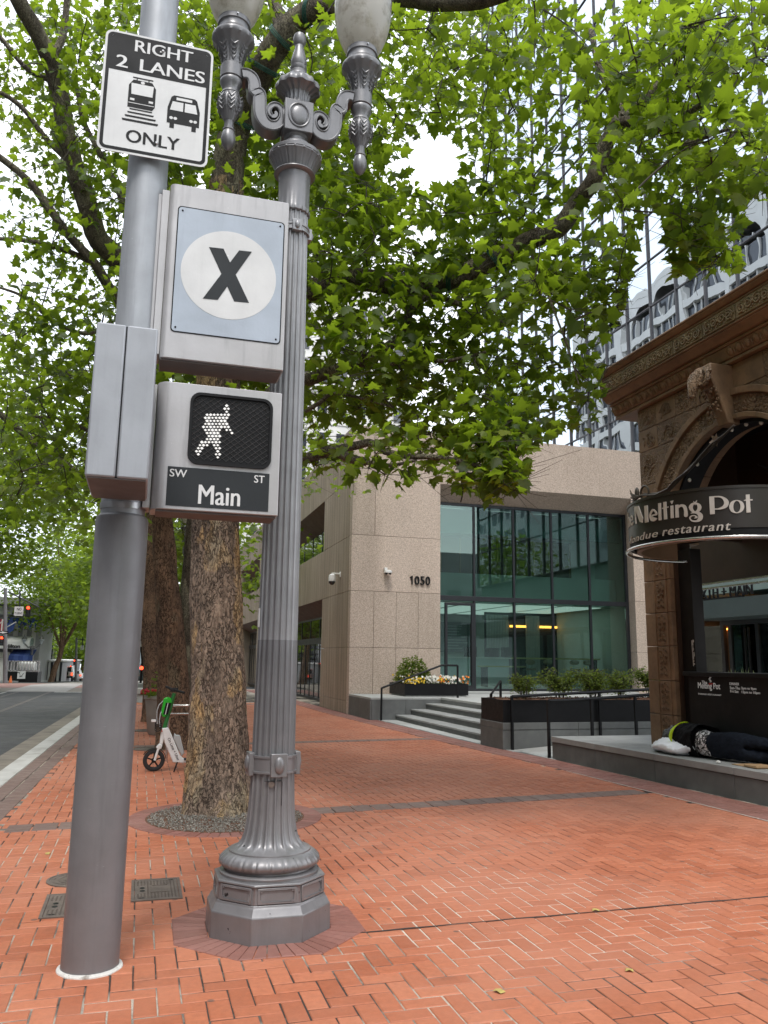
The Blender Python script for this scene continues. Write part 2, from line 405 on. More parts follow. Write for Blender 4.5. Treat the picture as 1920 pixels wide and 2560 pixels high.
M['glass'] = glass('window_glass', (.66, .80, .76), .055, 0, (.8, .95, .92))
M['glass_dark'] = glass('dark_window_glass', (.10, .12, .12), .14, 0)
M['mulch'] = pm('bark_mulch', (.12, .055, .03), .9, .5, 30, .8, 60)
M['blue_cloth'] = pm('navy_awning_cloth', (.022, .05, .19), .8, .2, 3)
M['white_paint'] = pm('white_paint', (.72, .72, .70), .5, .05, 2)
M['precast'] = pm('white_precast', (.70, .685, .65), .8, .06, .6)
M['grey_wall'] = pm('grey_wall', (.33, .33, .33), .8, .1, .8)
M['red_lit'] = emat('lit_red_signal', (1, .05, .015), 4)
M['warm'] = emat('warm_strip_light', (1, .36, .06), 4)
M['dark_glass'] = pm('dark_glazing', (.03, .035, .04), .08, .2, .5, spec=.8)

# ------------------------------------------------------------------ ground
def gz(y): return 0 if y < 54 else -.024*(y-54)
def KX(x0, y): return x0+.025*(y-11)
def sheet(name, xs, ys, zf, mt, label=None):
    mb = MB(); n = len(ys)
    vs = []
    for y in ys:
        a, b = xs(y); vs += [(a, y, zf(y)), (b, y, zf(y))]
    mb.add(vs, [(2*i, 2*i+1, 2*i+3, 2*i+2) for i in range(n-1)])
    return struct(mb.build(name, mt, ang=0))
YS = [-40, -10, 0, 10, 20, 30, 43, 54, 70, 90, 120, 160, 240, 400, 700]
sheet('ground', lambda y: (-700, 700), YS, lambda y: gz(y)-.19, M['asphalt'])
sheet('roadway', lambda y: (-9.0, KX(-2.36, y)), [-40, 0, 20, 43.6], lambda y: -.135, M['asphalt'])
sheet('far_roadway', lambda y: (-12, KX(-1.9, y)), [70, 90, 120, 160, 240, 400], lambda y: gz(y)-.135, M['asphalt'])
sheet('crossing', lambda y: (-14, KX(3, y)), [43.6, 48, 54, 60, 70], lambda y: gz(y)-.134, M['gutter'])
cbm = pm('pink_crossing_paving', (.27, .15, .125), .8, .12, 1.2, .2, 40)
sheet('crossing_border', lambda y: (-14, KX(-1.5, y)), [49, 54, 66], lambda y: gz(y)-.129, cbm)
sheet('tram_lane', lambda y: (-6.2, -3.4), [43.6, 54, 70, 120], lambda y: gz(y)-.124, pm('tram_lane_concrete', (.33, .31, .29), .8, .1, 1))
mb = MB()
for x in (-5.55, -4.1):
    for dx in (-.04, .04): mb.add([(x+dx-.02, -20, -.1305), (x+dx+.02, -20, -.1305), (x+dx+.02, 43.6, -.1305), (x+dx-.02, 43.6, -.1305)], [(0, 1, 2, 3)])
struct(mb.build('tram_rail', M['iron'], ang=0))
lm = pm('road_line_paint', (.55, .54, .50), .7, .2, 6, dirt=((.1, .1, .1), 5, .55, .6))
mb = MB()
mb.add([(-3.9, 43.0, -.130), (KX(-2.4, 43), 43.0, -.130), (KX(-2.4, 43), 43.5, -.130), (-3.9, 43.5, -.130)], [(0, 1, 2, 3)])
struct(mb.build('stop_line', lm, ang=0))
mb = MB(); mb.add([(-7.2, -20, -.1302), (-7.06, -20, -.1302), (-5.98, 43, -.1302), (-6.12, 43, -.1302)], [(0, 1, 2, 3)])
struct(mb.build('lane_line', lm, ang=0))
sheet('gutter', lambda y: (KX(-2.36, y), KX(-1.80, y)), [-40, 0, 20, 43.6], lambda y: -.131, M['gutter'])

kerb = MB(); kerb.box((KX(-1.84, 11)-1, -20, -.4), (KX(-1.84, 11)-.95, -19.9, -.35)); kerb = kerb.build('kerb', M['kerb']); struct(kerb)
y = -8.0; kmesh = None
while y < 43.4:
    L = 1.5; mb = MB(); g = .004
    mb.hexa([(KX(-1.83, y+g), y+g, -.3), (KX(-1.56, y+g), y+g, -.3), (KX(-1.56, y+L-g), y+L-g, -.3), (KX(-1.83, y+L-g), y+L-g, -.3)],
            [(KX(-1.83, y+g), y+g, .005), (KX(-1.56, y+g), y+g, .005), (KX(-1.56, y+L-g), y+L-g, .005), (KX(-1.83, y+L-g), y+L-g, .005)])
    mb.build('kerb_stone', M['kerb'], kerb, bev=.012); y += L

def XL(y): return KX(-1.155, y)
BORD = [(-10, 7.3, 8.6), (7.4, 6.40, 7.04), (11.8, 6.24, 6.80), (12.7, 6.19, 6.76), (14.5, 6.03, 6.53), (17.2, 5.86, 6.43), (21.5, 5.66, 6.30), (24.1, 5.55, 6.06), (44, 5.2, 6.06)]
def bord(y):
    for (a, i0, o0), (b, i1, o1) in zip(BORD, BORD[1:]):
        if y <= b:
            t = (y-a)/(b-a); return i0+(i1-i0)*t, o0+(o1-o0)*t
    return BORD[-1][1:]
pave = MB()
ys = [-8, 3, 7.4, 11.8, 14.5, 17.2, 21.5, 24.1, 44]
vs = []
for y in ys: vs += [(KX(-1.56, y), y, -.0042), (9.5, y, -.0042)]
pave.add(vs, [(2*i, 2*i+1, 2*i+3, 2*i+2) for i in range(len(ys)-1)])
pave = struct(pave.build('pavement', M['mortar'], ang=0))

W_ = .111; OX, OY = 1.514, 4.136
TREE = Vector((.90, 9.10, 0)); RC = Vector((.95, 8.80)); LAMP = Vector((.85, 5.28, 0))
def band1(x): return 8.47+.098*(x+1)        # front edge of the dark band near the tree
def band2(x): return 16.0+.10*(x-3)
def brick_verts(x, y, lx, ly, z, g, c=.004):
    x0, x1, y0, y1 = x+g, x+lx-g, y+g, y+ly-g
    vs = [(x0+c, y0+c, z), (x1-c, y0+c, z), (x1-c, y1-c, z), (x0+c, y1-c, z), (x0, y0, z-c*.8), (x1, y0, z-c*.8), (x1, y1, z-c*.8), (x0, y1, z-c*.8),
          (x0, y0, z-.014), (x1, y0, z-.014), (x1, y1, z-.014), (x0, y1, z-.014)]
    fs = [(0, 1, 2, 3)]+[(4+i, 4+(i+1) % 4, (i+1) % 4, i) for i in range(4)]+[(8+i, 8+(i+1) % 4, 4+(i+1) % 4, 4+i) for i in range(4)]
    return vs, fs
def set_tone(me, vals):
    a = me.attributes.new('tone', 'FLOAT', 'FACE'); a.data.foreach_set('value', vals)
field = []; near = []
for j in range(-12, 240):
    y = OY+j*W_
    xl, (xr, _) = XL(y), bord(y)
    for i in range(int((xl-OX)/W_)-2, int((xr-OX)/W_)+3):
        d = (i-j) % 4
        if d == 0: x, yy, lx, ly = OX+i*W_, y, 2*W_, W_
        elif d == 3: x, yy, lx, ly = OX+i*W_, y, W_, 2*W_
        else: continue
        cx, cy = x+lx/2, yy+ly/2
        if cx < xl-.02 or cx > bord(cy)[0]+.03: continue
        cn4 = [Vector((x+a*lx, yy+b*ly)) for a in (0, 1) for b in (0, 1)]
        if all((q-RC).length < .975 for q in cn4): continue
        if all((q-LAMP.xy).length < .565 for q in cn4): continue
        if all(.004 < q.y-band1(q.x) < .341 for q in cn4) or all(.004 < q.y-band2(q.x) < .326 for q in cn4): continue
        px, py, q = pix((cx, cy, 0))
        vis = -60 < px < 1980 and py < 2620
        (near if vis else field).append((q if vis else 1e3, x, yy, lx, ly))
near.sort(); field += near[300:]; near = near[:300]
var = []
for k in range(10):
    pair = []
    for lx, ly in ((2*W_, W_), (W_, 2*W_)):
        c = RN.choice((.0034, .004, .0048)); vs, fs = brick_verts(-lx/2, -ly/2, lx, ly, 0, c, RN.choice((.003, .004, .0055)))
        vs = [(a+RN.uniform(-.0012, .0012), b+RN.uniform(-.0012, .0012), z+RN.uniform(-.0007, .0007)) for a, b, z in vs]
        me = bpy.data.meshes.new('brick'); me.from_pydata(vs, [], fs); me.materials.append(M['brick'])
        set_tone(me, [(k+.5)/10]*len(me.polygons)); pair.append(me)
    var.append(pair)
for q, x, yy, lx, ly in near:
    o = bpy.data.objects.new('brick', RN.choice(var)[0 if lx > ly else 1]); link(o, pave)
    o.location = (x+lx/2, yy+ly/2, RN.uniform(-.0012, .0012)); o.rotation_euler = (RN.gauss(0, .003), RN.gauss(0, .003), RN.gauss(0, .004))
V, F, T = [], [], []
for q, x, yy, lx, ly in field:
    vs, fs = brick_verts(x, yy, lx, ly, RN.uniform(-.0016, .0012), RN.choice((.0038, .0044, .0052)), .004)
    b = len(V); V += vs; F += [tuple(i+b for i in f) for f in fs]; T += [min(1, max(0, RN.gauss(.5, .24)))]*len(fs)
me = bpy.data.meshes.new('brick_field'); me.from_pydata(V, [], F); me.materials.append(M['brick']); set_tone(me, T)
o = bpy.data.objects.new('brick_field', me); link(o, pave); o['kind'] = 'stuff'

# edging pavers: a soldier course of two rows along the kerb, the dark bands, the ring round the tree, the rows by the buildings
def pavers(name, quads, mt, z, n_ind):
    """quads: four ground corners each; those that show largest become parts of their own"""
    qs = []
    for q in quads:
        cx = sum(p[0] for p in q)/4; cy = sum(p[1] for p in q)/4; px, py, dd = pix((cx, cy, 0))
        qs.append((dd if dd > 0 and -40 < px < 1960 and py < 2600 else 1e4, q))
    qs.sort(key=lambda a: a[0])
    def geo(q, z, cx=0, cy=0):
        mx_, my_ = sum(p[0] for p in q)/4, sum(p[1] for p in q)/4
        def shrink(p, g):
            v = Vector((mx_-p[0], my_-p[1])); v *= min(1, g/max(v.length, 1e-6)); return p[0]+v.x-cx, p[1]+v.y-cy
        a = [shrink(p, .013) for p in q]; b = [shrink(p, .008) for p in q]
        vs = [(*p, z) for p in a]+[(*p, z-.004) for p in b]+[(*p, z-.018) for p in b]
        return vs, [(0, 1, 2, 3)]+[(4+i, 4+(i+1) % 4, (i+1) % 4, i) for i in range(4)]+[(8+i, 8+(i+1) % 4, 4+(i+1) % 4, 4+i) for i in range(4)]
    for dd, q in qs[:n_ind]:
        vs, fs = geo(q, z+RN.uniform(-.001, .001)); me = bpy.data.meshes.new(name); me.from_pydata(vs, [], fs); me.materials.append(mt)
        set_tone(me, [min(1, max(0, RN.gauss(.5, .26)))]*len(fs)); link(bpy.data.objects.new(name, me), pave)
    if len(qs) > n_ind:
        V, F, T = [], [], []
        for dd, q in qs[n_ind:]:
            vs, fs = geo(q, z+RN.uniform(-.001, .001)); b = len(V); V += vs; F += [tuple(i+b for i in f) for f in fs]
            T += [min(1, max(0, RN.gauss(.5, .26)))]*len(fs)
        me = bpy.data.meshes.new(name+'_course'); me.from_pydata(V, [], F); me.materials.append(mt); set_tone(me, T)
        o = bpy.data.objects.new(name+'_course', me); link(o, pave); o['kind'] = 'stuff'
Q = []
y = -2.0
while y < 43:
    for a, b in ((-1.56, -1.362), (-1.358, -1.155)):
        Q.append([(KX(a, y), y), (KX(b, y), y), (KX(b, y+.105), y+.105), (KX(a, y+.105), y+.105)])
    y += .107
pavers('edging_brick', Q, M['brick_grey'], .004, 140)
Q = []
for bf, w, xs in ((band1, .345, (-1.1, 6.3)), (band2, .33, (-.95, 5.95)), (lambda x: 29+.1*x, .33, (-.7, 5.4))):
    x = xs[0]
    while x < xs[1]-.1:
        c = Vector((x+.11, bf(x)+.17))
        if (c-RC).length > .98 : Q.append([(x, bf(x)), (x+.225, bf(x+.225)), (x+.225, bf(x+.225)+w), (x, bf(x)+w)])
        x += .229
pavers('dark_band_paver', Q, M['brick_grey'], .0045, 60)
Q = []
n = 58
for i in range(n):
    a, b = 2*PI*i/n, 2*PI*(i+1)/n
    Q.append([(RC.x+r*math.cos(t), RC.y+r*math.sin(t)) for r, t in ((.79, a), (.985, a), (.985, b), (.79, b))])
pavers('tree_ring_brick', Q, M['brick_red'], .0055, 58)
Q = []                                     # octagonal collar of radial bricks round the lamp foot
for s in range(8):
    a0 = s*PI/4+.38; a1 = a0+PI/4
    for k in range(6):
        t0, t1 = k/6, (k+1)/6
        P = lambda r, t: (LAMP.x+r*(math.cos(a0)*(1-t)+math.cos(a1)*t), LAMP.y+r*(math.sin(a0)*(1-t)+math.sin(a1)*t))
        Q.append([P(.385, t0), P(.615, t0), P(.615, t1), P(.385, t1)])
pavers('lamp_collar_brick', Q, M['brick_red'], .006, 48)
Q = []
y = 3.0
while y < 43:
    for k, (f0, f1) in enumerate(((0, .36), (.36, .70), (.70, 1))):
        p = .205
        def P(f, yy): i_, o_ = bord(yy); return (i_+(o_-i_)*f, yy)
        off = p/2*(k % 2)
        Q.append([P(f0, y+off), P(f1, y+off), P(f1, y+off+p*.97), P(f0, y+off+p*.97)])
    y += .205
pavers('border_brick', Q, M['brick_red'], .0065, 110)
mb = MB()
for i in range(60):                        # pale grout line along the border
    y0 = 6.2+i*.085
    a = bord(y0)[0]-.012; b = bord(y0+.085)[0]-.012; w = .010+.006*noise.noise((y0*3, 0, 0))
    mb.quad((a-w, y0, .0072), (a+w, y0, .0072), (b+w, y0+.085, .0072), (b-w, y0+.085, .0072))
mb.build('grout_line', pm('pale_grout', (.55, .5, .45), .9, .1, 20), pave, ang=0)
mb = MB()                                  # expansion joint across the bricks
pts = [(1.05+i*.06, 5.0+.014*(i*.06)+.012*noise.noise((i*.21, 3, 0))) for i in range(96)]
for (a, b), (c, d) in zip(pts, pts[1:]):
    w = .008+.005*noise.noise((a*2.2, 7, 1)); mb.quad((a, b-w, .0028), (c, d-w, .0028), (c, d+w, .0028), (a, b+w, .0028))
mb.build('expansion_joint', pm('dark_joint', (.035, .028, .026), .9, .2, 20), pave, ang=0)
# light stone strip before the steps, and the ramp floor
mb = MB(); n = 0
sp = struct(mb.add([(bord(12.6)[1], 12.6, .001), (12.5, 12.6, .001), (12.5, 24.05, .001), (bord(24)[1], 24.05, .001), (bord(21.5)[1], 21.5, .001), (bord(17.2)[1], 17.2, .001), (bord(14.5)[1], 14.5, .001)], [tuple(range(7))]).build('stone_path', M['granite'], ang=0))
y = 12.65
while y < 23.9:
    x = bord(y+.6)[1]+.05
    while x < 12:
        mb = MB(); mb.box((x+.003, y+.003, -.04), (x+1.197, y+1.197, .008)); mb.build('paving_slab', M['concrete'], sp); x += 1.2
        if x > 9 and y > 14.3: break
    y += 1.2
# fallen leaves and litter on the bricks
lf = pm('dry_leaf', (.42, .33, .10), .7, .3, 20)
for (px, py) in ((1487, 2277), (1574, 2428), (120, 2135), (1245, 2480)):
    p = gnd(px, py); mb = MB(); a = RN.uniform(0, 6)
    mb.add([(p.x+.03*math.cos(a+t)*r, p.y+.03*math.sin(a+t)*r, .004+.008*(i % 2)) for i, (t, r) in enumerate(((0, 1.3), (.9, .6), (1.7, 1), (2.6, .5), (3.4, .9), (4.4, .6), (5.2, 1)))], [tuple(range(7))])
    o = mb.build('fallen_leaf', lf, origin=p, ang=0)
    tag(o, {1487: 'dry yellow leaf lying beside the dark joint in the bricks', 1574: 'tiny dry leaf on the salmon bricks below the joint',
            120: 'dry leaf on the bricks left of the grey pole foot', 1245: 'dark crumb of leaf on the bricks at bottom centre'}[px], 'leaf', 'fallen leaves on the bricks')
# ------------------------------------------------------------------ signal pole and what hangs on it
PX, PY = -.148, 4.822
t = thing('signal_pole', 'thick grey steel pole at left with white grout round its foot', 'pole', (PX, PY, 0))
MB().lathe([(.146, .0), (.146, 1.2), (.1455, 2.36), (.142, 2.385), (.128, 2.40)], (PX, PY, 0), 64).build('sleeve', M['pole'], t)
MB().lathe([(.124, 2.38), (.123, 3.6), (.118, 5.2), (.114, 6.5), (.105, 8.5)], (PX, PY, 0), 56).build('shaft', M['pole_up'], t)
MB().lathe([(.150, .0), (.166, .0), (.165, .006), (.156, .013), (.147, .015)], (PX, PY, 0), 56, cap=False,
           fl=lambda r, z, a, k: r+.006*noise.noise((math.cos(a)*3, math.sin(a)*3, 0))*(k in (1, 2))).build('grout_ring', pm('white_grout', (.58, .565, .53), .85, .15, 20, .5, 60, dirt=((.25, .22, .19), 14, .55, .66)), t)
for z in (2.43, 3.3): MB().lathe([(.1255, z), (.129, z), (.129, z+.035), (.1255, z+.035)], (PX, PY, 0), 48).build('clamp_band', M['steel'], t)

YS_ = 4.662                                # RIGHT 2 LANES sign
s0, s1, z0, z1 = -.447, .203, 4.585, 5.405
t = thing('lane_sign', 'black and white sign reading RIGHT 2 LANES ONLY with tram and bus symbols', 'sign', (-.12, YS_, z0))
MB().prism(rrect(s0, z0, s1, z1, .045, 6), XZ(YS_), 0, .004).build('blank', [M['white']], t, ang=30)
f = lambda u, v, d: (u, YS_-.0006-d, v)
def frame(outer, inner, d0, d1, fn):
    n = len(outer); vs = []
    for d in (d0, d1): vs += [fn(u, v, d) for u, v in outer]+[fn(u, v, d) for u, v in inner]
    fs = []
    for i in range(n):
        j = (i+1) % n
        fs += [(2*n+i, 2*n+j, 3*n+j, 3*n+i), (i, j, n+j, n+i), (i, j, 2*n+j, 2*n+i), (n+i, n+j, 3*n+j, 3*n+i)]
    return vs, fs
MB().add(*frame(rrect(s0+.014, z0+.014, s1-.014, z1-.014, .036, 6), rrect(s0+.034, z0+.034, s1-.034, z1-.034, .02, 6), 0, .0008, f)).build('border', M['black'], t, ang=0)
mb = MB(); zb = 5.135
mb.prism([(s0+.033, zb), (s1-.033, zb), (s1-.033, z1-.05), (s1-.05, z1-.033), (s0+.05, z1-.033), (s0+.033, z1-.05)], f, 0, .0006); mb.build('black_panel', M['black'], t, ang=0)
f2 = lambda u, v, d: (u, YS_-.0016-d, v)
for w_, bx_ in (('RIGHT', (-.272, 5.285, .078, 5.365)), ('2', (-.375, 5.158, -.305, 5.24)), ('LANES', (-.235, 5.158, .158, 5.24))):
    fit_text(MB_ := MB(), w_, bx_, f2, .0006, .018).build('white_word', M['white'], t, ang=0)
MB_ = MB(); fit_text(MB_, 'ONLY', (-.285, 4.665, .03, 4.748), lambda u, v, d: (u, YS_-.0008-d, v), .0006, .02); MB_.build('black_letters', M['black'], t, ang=0)
def icon(dark, light, name):
    mb = MB(); mb.cur = 0
    for p in dark: mb.prism(p, lambda u, v, d: (u, YS_-.0008-d, v), 0, .0007)
    mb.cur = 1
    for p in light: mb.prism(p, lambda u, v, d: (u, YS_-.0018-d, v), 0, .0006)
    mb.build(name, [M['black'], M['white']], t, ang=0)
def q4(x0, y0, x1, y1): return [(x0, y0), (x1, y0), (x1, y1), (x0, y1)]
X0, Y0 = -.31, 4.80
tr = lambda pts: [(X0+a, Y0+b) for a, b in pts]
icon([tr([(.02, .10), (.165, .10), (.18, .125), (.18, .25), (.155, .29), (.045, .29), (.02, .25)]), tr(q4(.04, .302, .16, .31)), tr(q4(.062, .29, .068, .303)), tr(q4(.132, .29, .138, .303)),
      tr([(.035, .085), (.165, .085), (.167, .093), (.033, .093)]), tr([(.025, .06), (.175, .06), (.178, .07), (.022, .07)]), tr([(.012, .033), (.188, .033), (.192, .045), (.008, .045)]),
      tr([(-.002, .004), (.202, .004), (.207, .018), (-.007, .018)])],
     [tr([(.038, .19), (.162, .19), (.166, .265), (.034, .265)]), tr(q4(.032, .148, .058, .162)), tr(q4(.142, .148, .168, .162)), tr(q4(.024, .128, .176, .132)), tr(ring2(.1, .277, .012, .010, 14))], 'tram_symbol')
X0, Y0 = -.055, 4.80
icon([tr([(.0, .045), (.195, .045), (.195, .15), (.175, .225), (.16, .238), (.035, .238), (.02, .225), (.0, .15)]), tr(q4(.018, .012, .045, .046)), tr(q4(.15, .012, .177, .046))],
     [tr([(.015, .135), (.093, .135), (.093, .195), (.028, .195)]), tr([(.103, .135), (.18, .135), (.167, .195), (.103, .195)]), tr(q4(.05, .208, .145, .226)),
      tr(ring2(.025, .08, .011, .010, 14)), tr(ring2(.05, .08, .011, .010, 14)), tr(ring2(.145, .08, .011, .010, 14)), tr(ring2(.17, .08, .011, .010, 14))], 'bus_symbol')
for z in (5.325, 4.688): MB().lathe([(.010, 0), (.010, -.004), (.006, -.009), (.0055, -.010)], (-.105, YS_-.0025, z), 12, axis='y').build('bolt', M['steel'], t)

def case(x0, x1, y0, y1, z0, z1, rl, rr_):  # sheet-metal box with rounded upright edges
    pl = []
    for cx, cy, a, r in ((x0+rl, y0+rl, PI, rl), (x1-rr_, y0+rr_, 1.5*PI, rr_), (x1-.01, y1-.01, 0, .01), (x0+.01, y1-.01, PI/2, .01)):
        for i in range(7): pl.append((cx+r*math.cos(a+PI/2*i/6), cy+r*math.sin(a+PI/2*i/6)))
    return pl
YB = 4.68
t = thing('lane_signal', 'tall steel signal case with a black X in a white circle', 'signal', (.36, YB+.1, 3.34))
mb = MB(); mb.prism(case(-.005, .728, YB, YB+.235, 0, 0, .035, .012), lambda u, v, d: (u, v, d), 3.335, 4.455); mb.build('case', M['case'], t, bev=.004)
MB().box((-.05, YB+.03, 3.36), (-.006, YB+.20, 4.42)).box((-.075, YB+.05, 3.40), (-.05, YB+.17, 4.40)).build('hinge_strip', M['case'], t, bev=.003)
MB().prism(rrect(.053, 3.505, .695, 4.305, .02, 4), XZ(YB-.004), 0, .004).build('plate', M['plate'], t, ang=30)
MB().add(*frame(rrect(.046, 3.498, .702, 4.312, .024, 4), rrect(.053, 3.505, .695, 4.305, .02, 4), 0, .0025, lambda u, v, d: (u, YB-.0005-d, v))).build('seal', M['black'], t, ang=0)
MB().prism(ring2(.372, 3.905, .288, .287, 72), XZ(YB-.0052), 0, .001).build('disc', M['white'], t, ang=0)
mb = MB()
mb.prism([(.243, 4.068), (.330, 4.072), (.500, 3.742), (.410, 3.738)], XZ(YB-.0068), 0, .001)
mb.prism([(.425, 4.076), (.503, 4.08), (.312, 3.734), (.224, 3.73)], XZ(YB-.0076), 0, .001)
mb.build('cross', M['sign_charcoal'], t, ang=0)
for x in (.075, .673):
    for z in (3.528, 4.282): MB().lathe([(.006, 0), (.006, -.003), (.003, -.005)], (x, YB-.004, z), 8, axis='y').build('rivet', M['black'], t)
mb = MB(); mb.box((.0, YB+.02, 3.325), (.715, YB+.225, 3.3348)); mb.build('underside', M['under'], t)

t = thing('pedestrian_signal', 'steel walk signal case with a white walking figure and a street name plate', 'signal', (.36, YB+.1, 2.43))
mb = MB(); mb.prism(case(-.002, .728, YB, YB+.235, 0, 0, .075, .012), lambda u, v, d: (u, v, d), 2.432, 3.19); mb.build('case', M['case'], t, bev=.004)
MB().box((-.045, YB+.05, 2.44), (-.003, YB+.21, 3.18)).build('hinge_strip', M['case'], t, bev=.003)
MB().box((.03, YB+.02, 2.42), (.715, YB+.225, 2.4318)).build('underside', M['under'], t)
MB().add(*frame(rrect(.187, 2.705, .672, 3.138, .06, 6), rrect(.203, 2.722, .656, 3.122, .05, 6), -.004, .016, lambda u, v, d: (u, YB-d, v))).build('bezel', M['black'], t)
MB().prism(rrect(.203, 2.722, .656, 3.122, .05, 6), XZ(YB-.003), 0, .003).build('lens', M['black'], t, ang=30)
mb = MB(); n = 22
def seg_clip(x0, z0, x1, z1):
    return [(x0, z0), (x1, z1)]
for i in range(-n, n+1):
    c = i*.034
    for sgn in (1, -1):
        pts = []
        for k in range(41):
            x = .207+.445*k/40; z = 2.922+sgn*(x-.43)*.8+c
            if 2.73 < z < 3.115 and not ((x < .225 or x > .635) and (z < 2.745 or z > 3.1)): pts.append((x, YB-.006-(0.0012 if sgn > 0 else 0), z))
        if len(pts) > 1: mb.tube([pts[0], pts[-1]], .0011, 4, cap=False)
mb.build('egg_crate', pm('louvre_grey', (.06, .06, .06), .4, .1, 5), t, ang=0)
def c2w(x, y):
    p = at(200+.42194*x, 700+.42194*y, YB-.008); return p.x, p.z
strokes = [((868, 752), (862, 800), 14), ((850, 815), (775, 815), 34), ((800, 830), (790, 900), 44), ((755, 830), (742, 880), 16), ((855, 830), (868, 880), 18), ((868, 880), (905, 912), 12),
           ((785, 900), (800, 945), 34), ((765, 945), (720, 985), 20), ((720, 985), (698, 1022), 14), ((806, 945), (812, 1000), 18), ((812, 1000), (818, 1050), 15)]
mb = MB(); k = 0
for r in range(18):
    for c in range(16):
        x = 680+c*21+(r % 2)*10; y = 745+r*18
        ok = False
        for (ax, ay), (bx, by), w in strokes:
            dx, dy = bx-ax, by-ay; L = dx*dx+dy*dy; tt = max(0, min(1, ((x-ax)*dx+(y-ay)*dy)/L))
            if math.hypot(x-ax-tt*dx, y-ay-tt*dy) < w: ok = True
        if ok:
            u, v = c2w(x, y); s = .0085*RN.uniform(.8, 1.15)
            mb.prism([(u-s*1.15, v), (u, v-s), (u+s*1.15, v), (u, v+s)], XZ(YB-.010), 0, .002)
mb.build('walking_figure', emat('lit_white_figure', (1, .98, .94), .30), t, ang=0)
MB().box((.083, YB-.003, 2.453), (.668, YB-.0002, 2.682)).build('name_plate', M['sign_charcoal'], t)
mb = MB(); f = lambda u, v, d: (u, YB-.0036-d, v)
for w_, bx_, bo in (('SW', (.095, 2.622, .192, 2.667), .012), ('ST', (.578, 2.622, .640, 2.667), .012), ('Main', (.262, 2.472, .502, 2.586), .018)):
    fit_text(MB(), w_, bx_, f, .0006, bo).build('street_name_word', M['white'], t, ang=0)
t = thing('signal_cabinet', 'grey two-part metal signal housing with a dark seam on the front of the pole', 'signal housing', (-.17, 4.4, 2.44))
cx0, cx1, cs = -.318, -.018, -.172
MB().box((cx0, 4.10, 2.47), (cs-.002, 4.66, 3.27)).build('door', M['cab'], t, bev=.010)
MB().box((cs+.002, 4.10, 2.47), (cx1, 4.66, 3.27)).build('housing', M['cab'], t, bev=.010)
MB().box((cs-.004, 4.106, 2.475), (cs+.004, 4.65, 3.262)).build('seam', M['black'], t)
for z in (2.6, 3.1): MB().box((-.22, 4.64, z), (-.08, 4.73, z+.06)).build('bracket', M['cab'], t)
MB().box((cx0+.012, 4.112, 2.463), (cx1-.012, 4.648, 2.4698)).build('underside', M['under'], t)

# ------------------------------------------------------------------ twin ornamental lamp post
LX, LY = .848, 5.27
t = thing('lamp_post', 'ornate grey twin lamp post with fluted column and octagonal foot', 'lamp post', (LX, LY, 0))
C0 = (LX, LY, 0)
oa = PI/8
MB().lathe([(.388, -.01), (.386, .148), (.378, .156), (.362, .185), (.352, .196), (.352, .206)], C0, 8, a0=oa).build('foot', M['lamp_base'], t, bev=.006, ang=20)
MB().lathe([(.345, .206), (.338, .300), (.350, .303), (.346, .316), (.300, .322)], C0, 8, a0=oa).build('foot_upper', M['lamp_base'], t, bev=.004, ang=20)
for k in range(8):                         # framed panels of the octagon
    a = k*PI/4; ap = .3405*math.cos(PI/8)+.0025
    ux, uy = -math.sin(a), math.cos(a); nx, ny = math.cos(a), math.sin(a)
    fn = lambda u, v, d: (LX+nx*(ap+d-.05*(v-.21))+ux*u, LY+ny*(ap+d-.05*(v-.21))+uy*u, v)
    o_ = [(-.108, .213), (.108, .213), (.108, .294), (-.108, .294)]
    MB().add(*frame([(-.112, .211), (.112, .211), (.112, .297), (-.112, .297)], [(-.098, .222), (.098, .222), (.098, .286), (-.098, .286)], -.004, .009, fn)).build('panel_frame', M['lamp_base'], t, bev=.002)
    for su in (-1, 1):
        for sv in (.2265, .2815): MB().prism([(su*.086, sv-.006), (su*.099, sv-.006), (su*.099, sv+.006), (su*.086, sv+.006)], fn, -.002, .008).build('corner_block', M['lamp_base'], t)
def leaf_fl(n, dep, zc, hh):
    def f(r, z, a, k):
        w = max(0, 1-((z-zc)/hh)**2); return r+dep*w*(abs(math.sin(n*a/2))**.7-.5+.35*math.cos(n*a))
    return f
MB().lathe([(.301, .315), (.303, .335), (.296, .342), (.272, .350), (.268, .362)], C0, 64).build('round_plinth', M['lamp_base'], t)
MB().lathe([(.270, .360), (.288, .366), (.298, .378), (.302, .392), (.298, .408), (.286, .424), (.268, .440), (.25, .447)], C0, 240, fl=leaf_fl(22, .030, .397, .05)).build('leaf_ring', M['lamp_base'], t)
def flute(n, dep, za=None, zb=None):
    def f(r, z, a, k):
        x = (a*n/(2*PI)) % 1; q = 1-((x-.5)/.40)**2
        if q <= 0: return r
        w = 1
        if za is not None: w = min(1, max(0, (z-za)/.03))
        if zb is not None: w = min(w, max(0, (zb-z)/.02))
        return r-dep*r*math.sqrt(q)*math.sqrt(max(0, w))
    return f
MB().lathe([(.250, .440), (.252, .447), (.250, .454), (.226, .462), (.208, .472), (.192, .486), (.181, .503), (.172, .525), (.164, .553), (.157, .590), (.150, .64), (.145, .70), (.141, .78), (.138, .86), (.1365, .905)], C0, 240,
           fl=flute(20, .085, .462, None)).build('lower_shaft', M['lamp_base'], t)
MB().lathe([(.136, 1.0), (.1355, 1.05), (.1335, 1.3), (.131, 1.6), (.129, 1.715), (.1285, 1.72)], C0, 240, fl=flute(20, .10)).build('shaft', M['lamp'], t)
MB().lathe([(.1285, 1.72), (.126, 2.2), (.1215, 3.0), (.117, 3.6), (.110, 4.3), (.106, 4.70), (.108, 4.725)], C0, 240, fl=flute(20, .10)).build('upper_shaft', M['lamp_hi'], t)
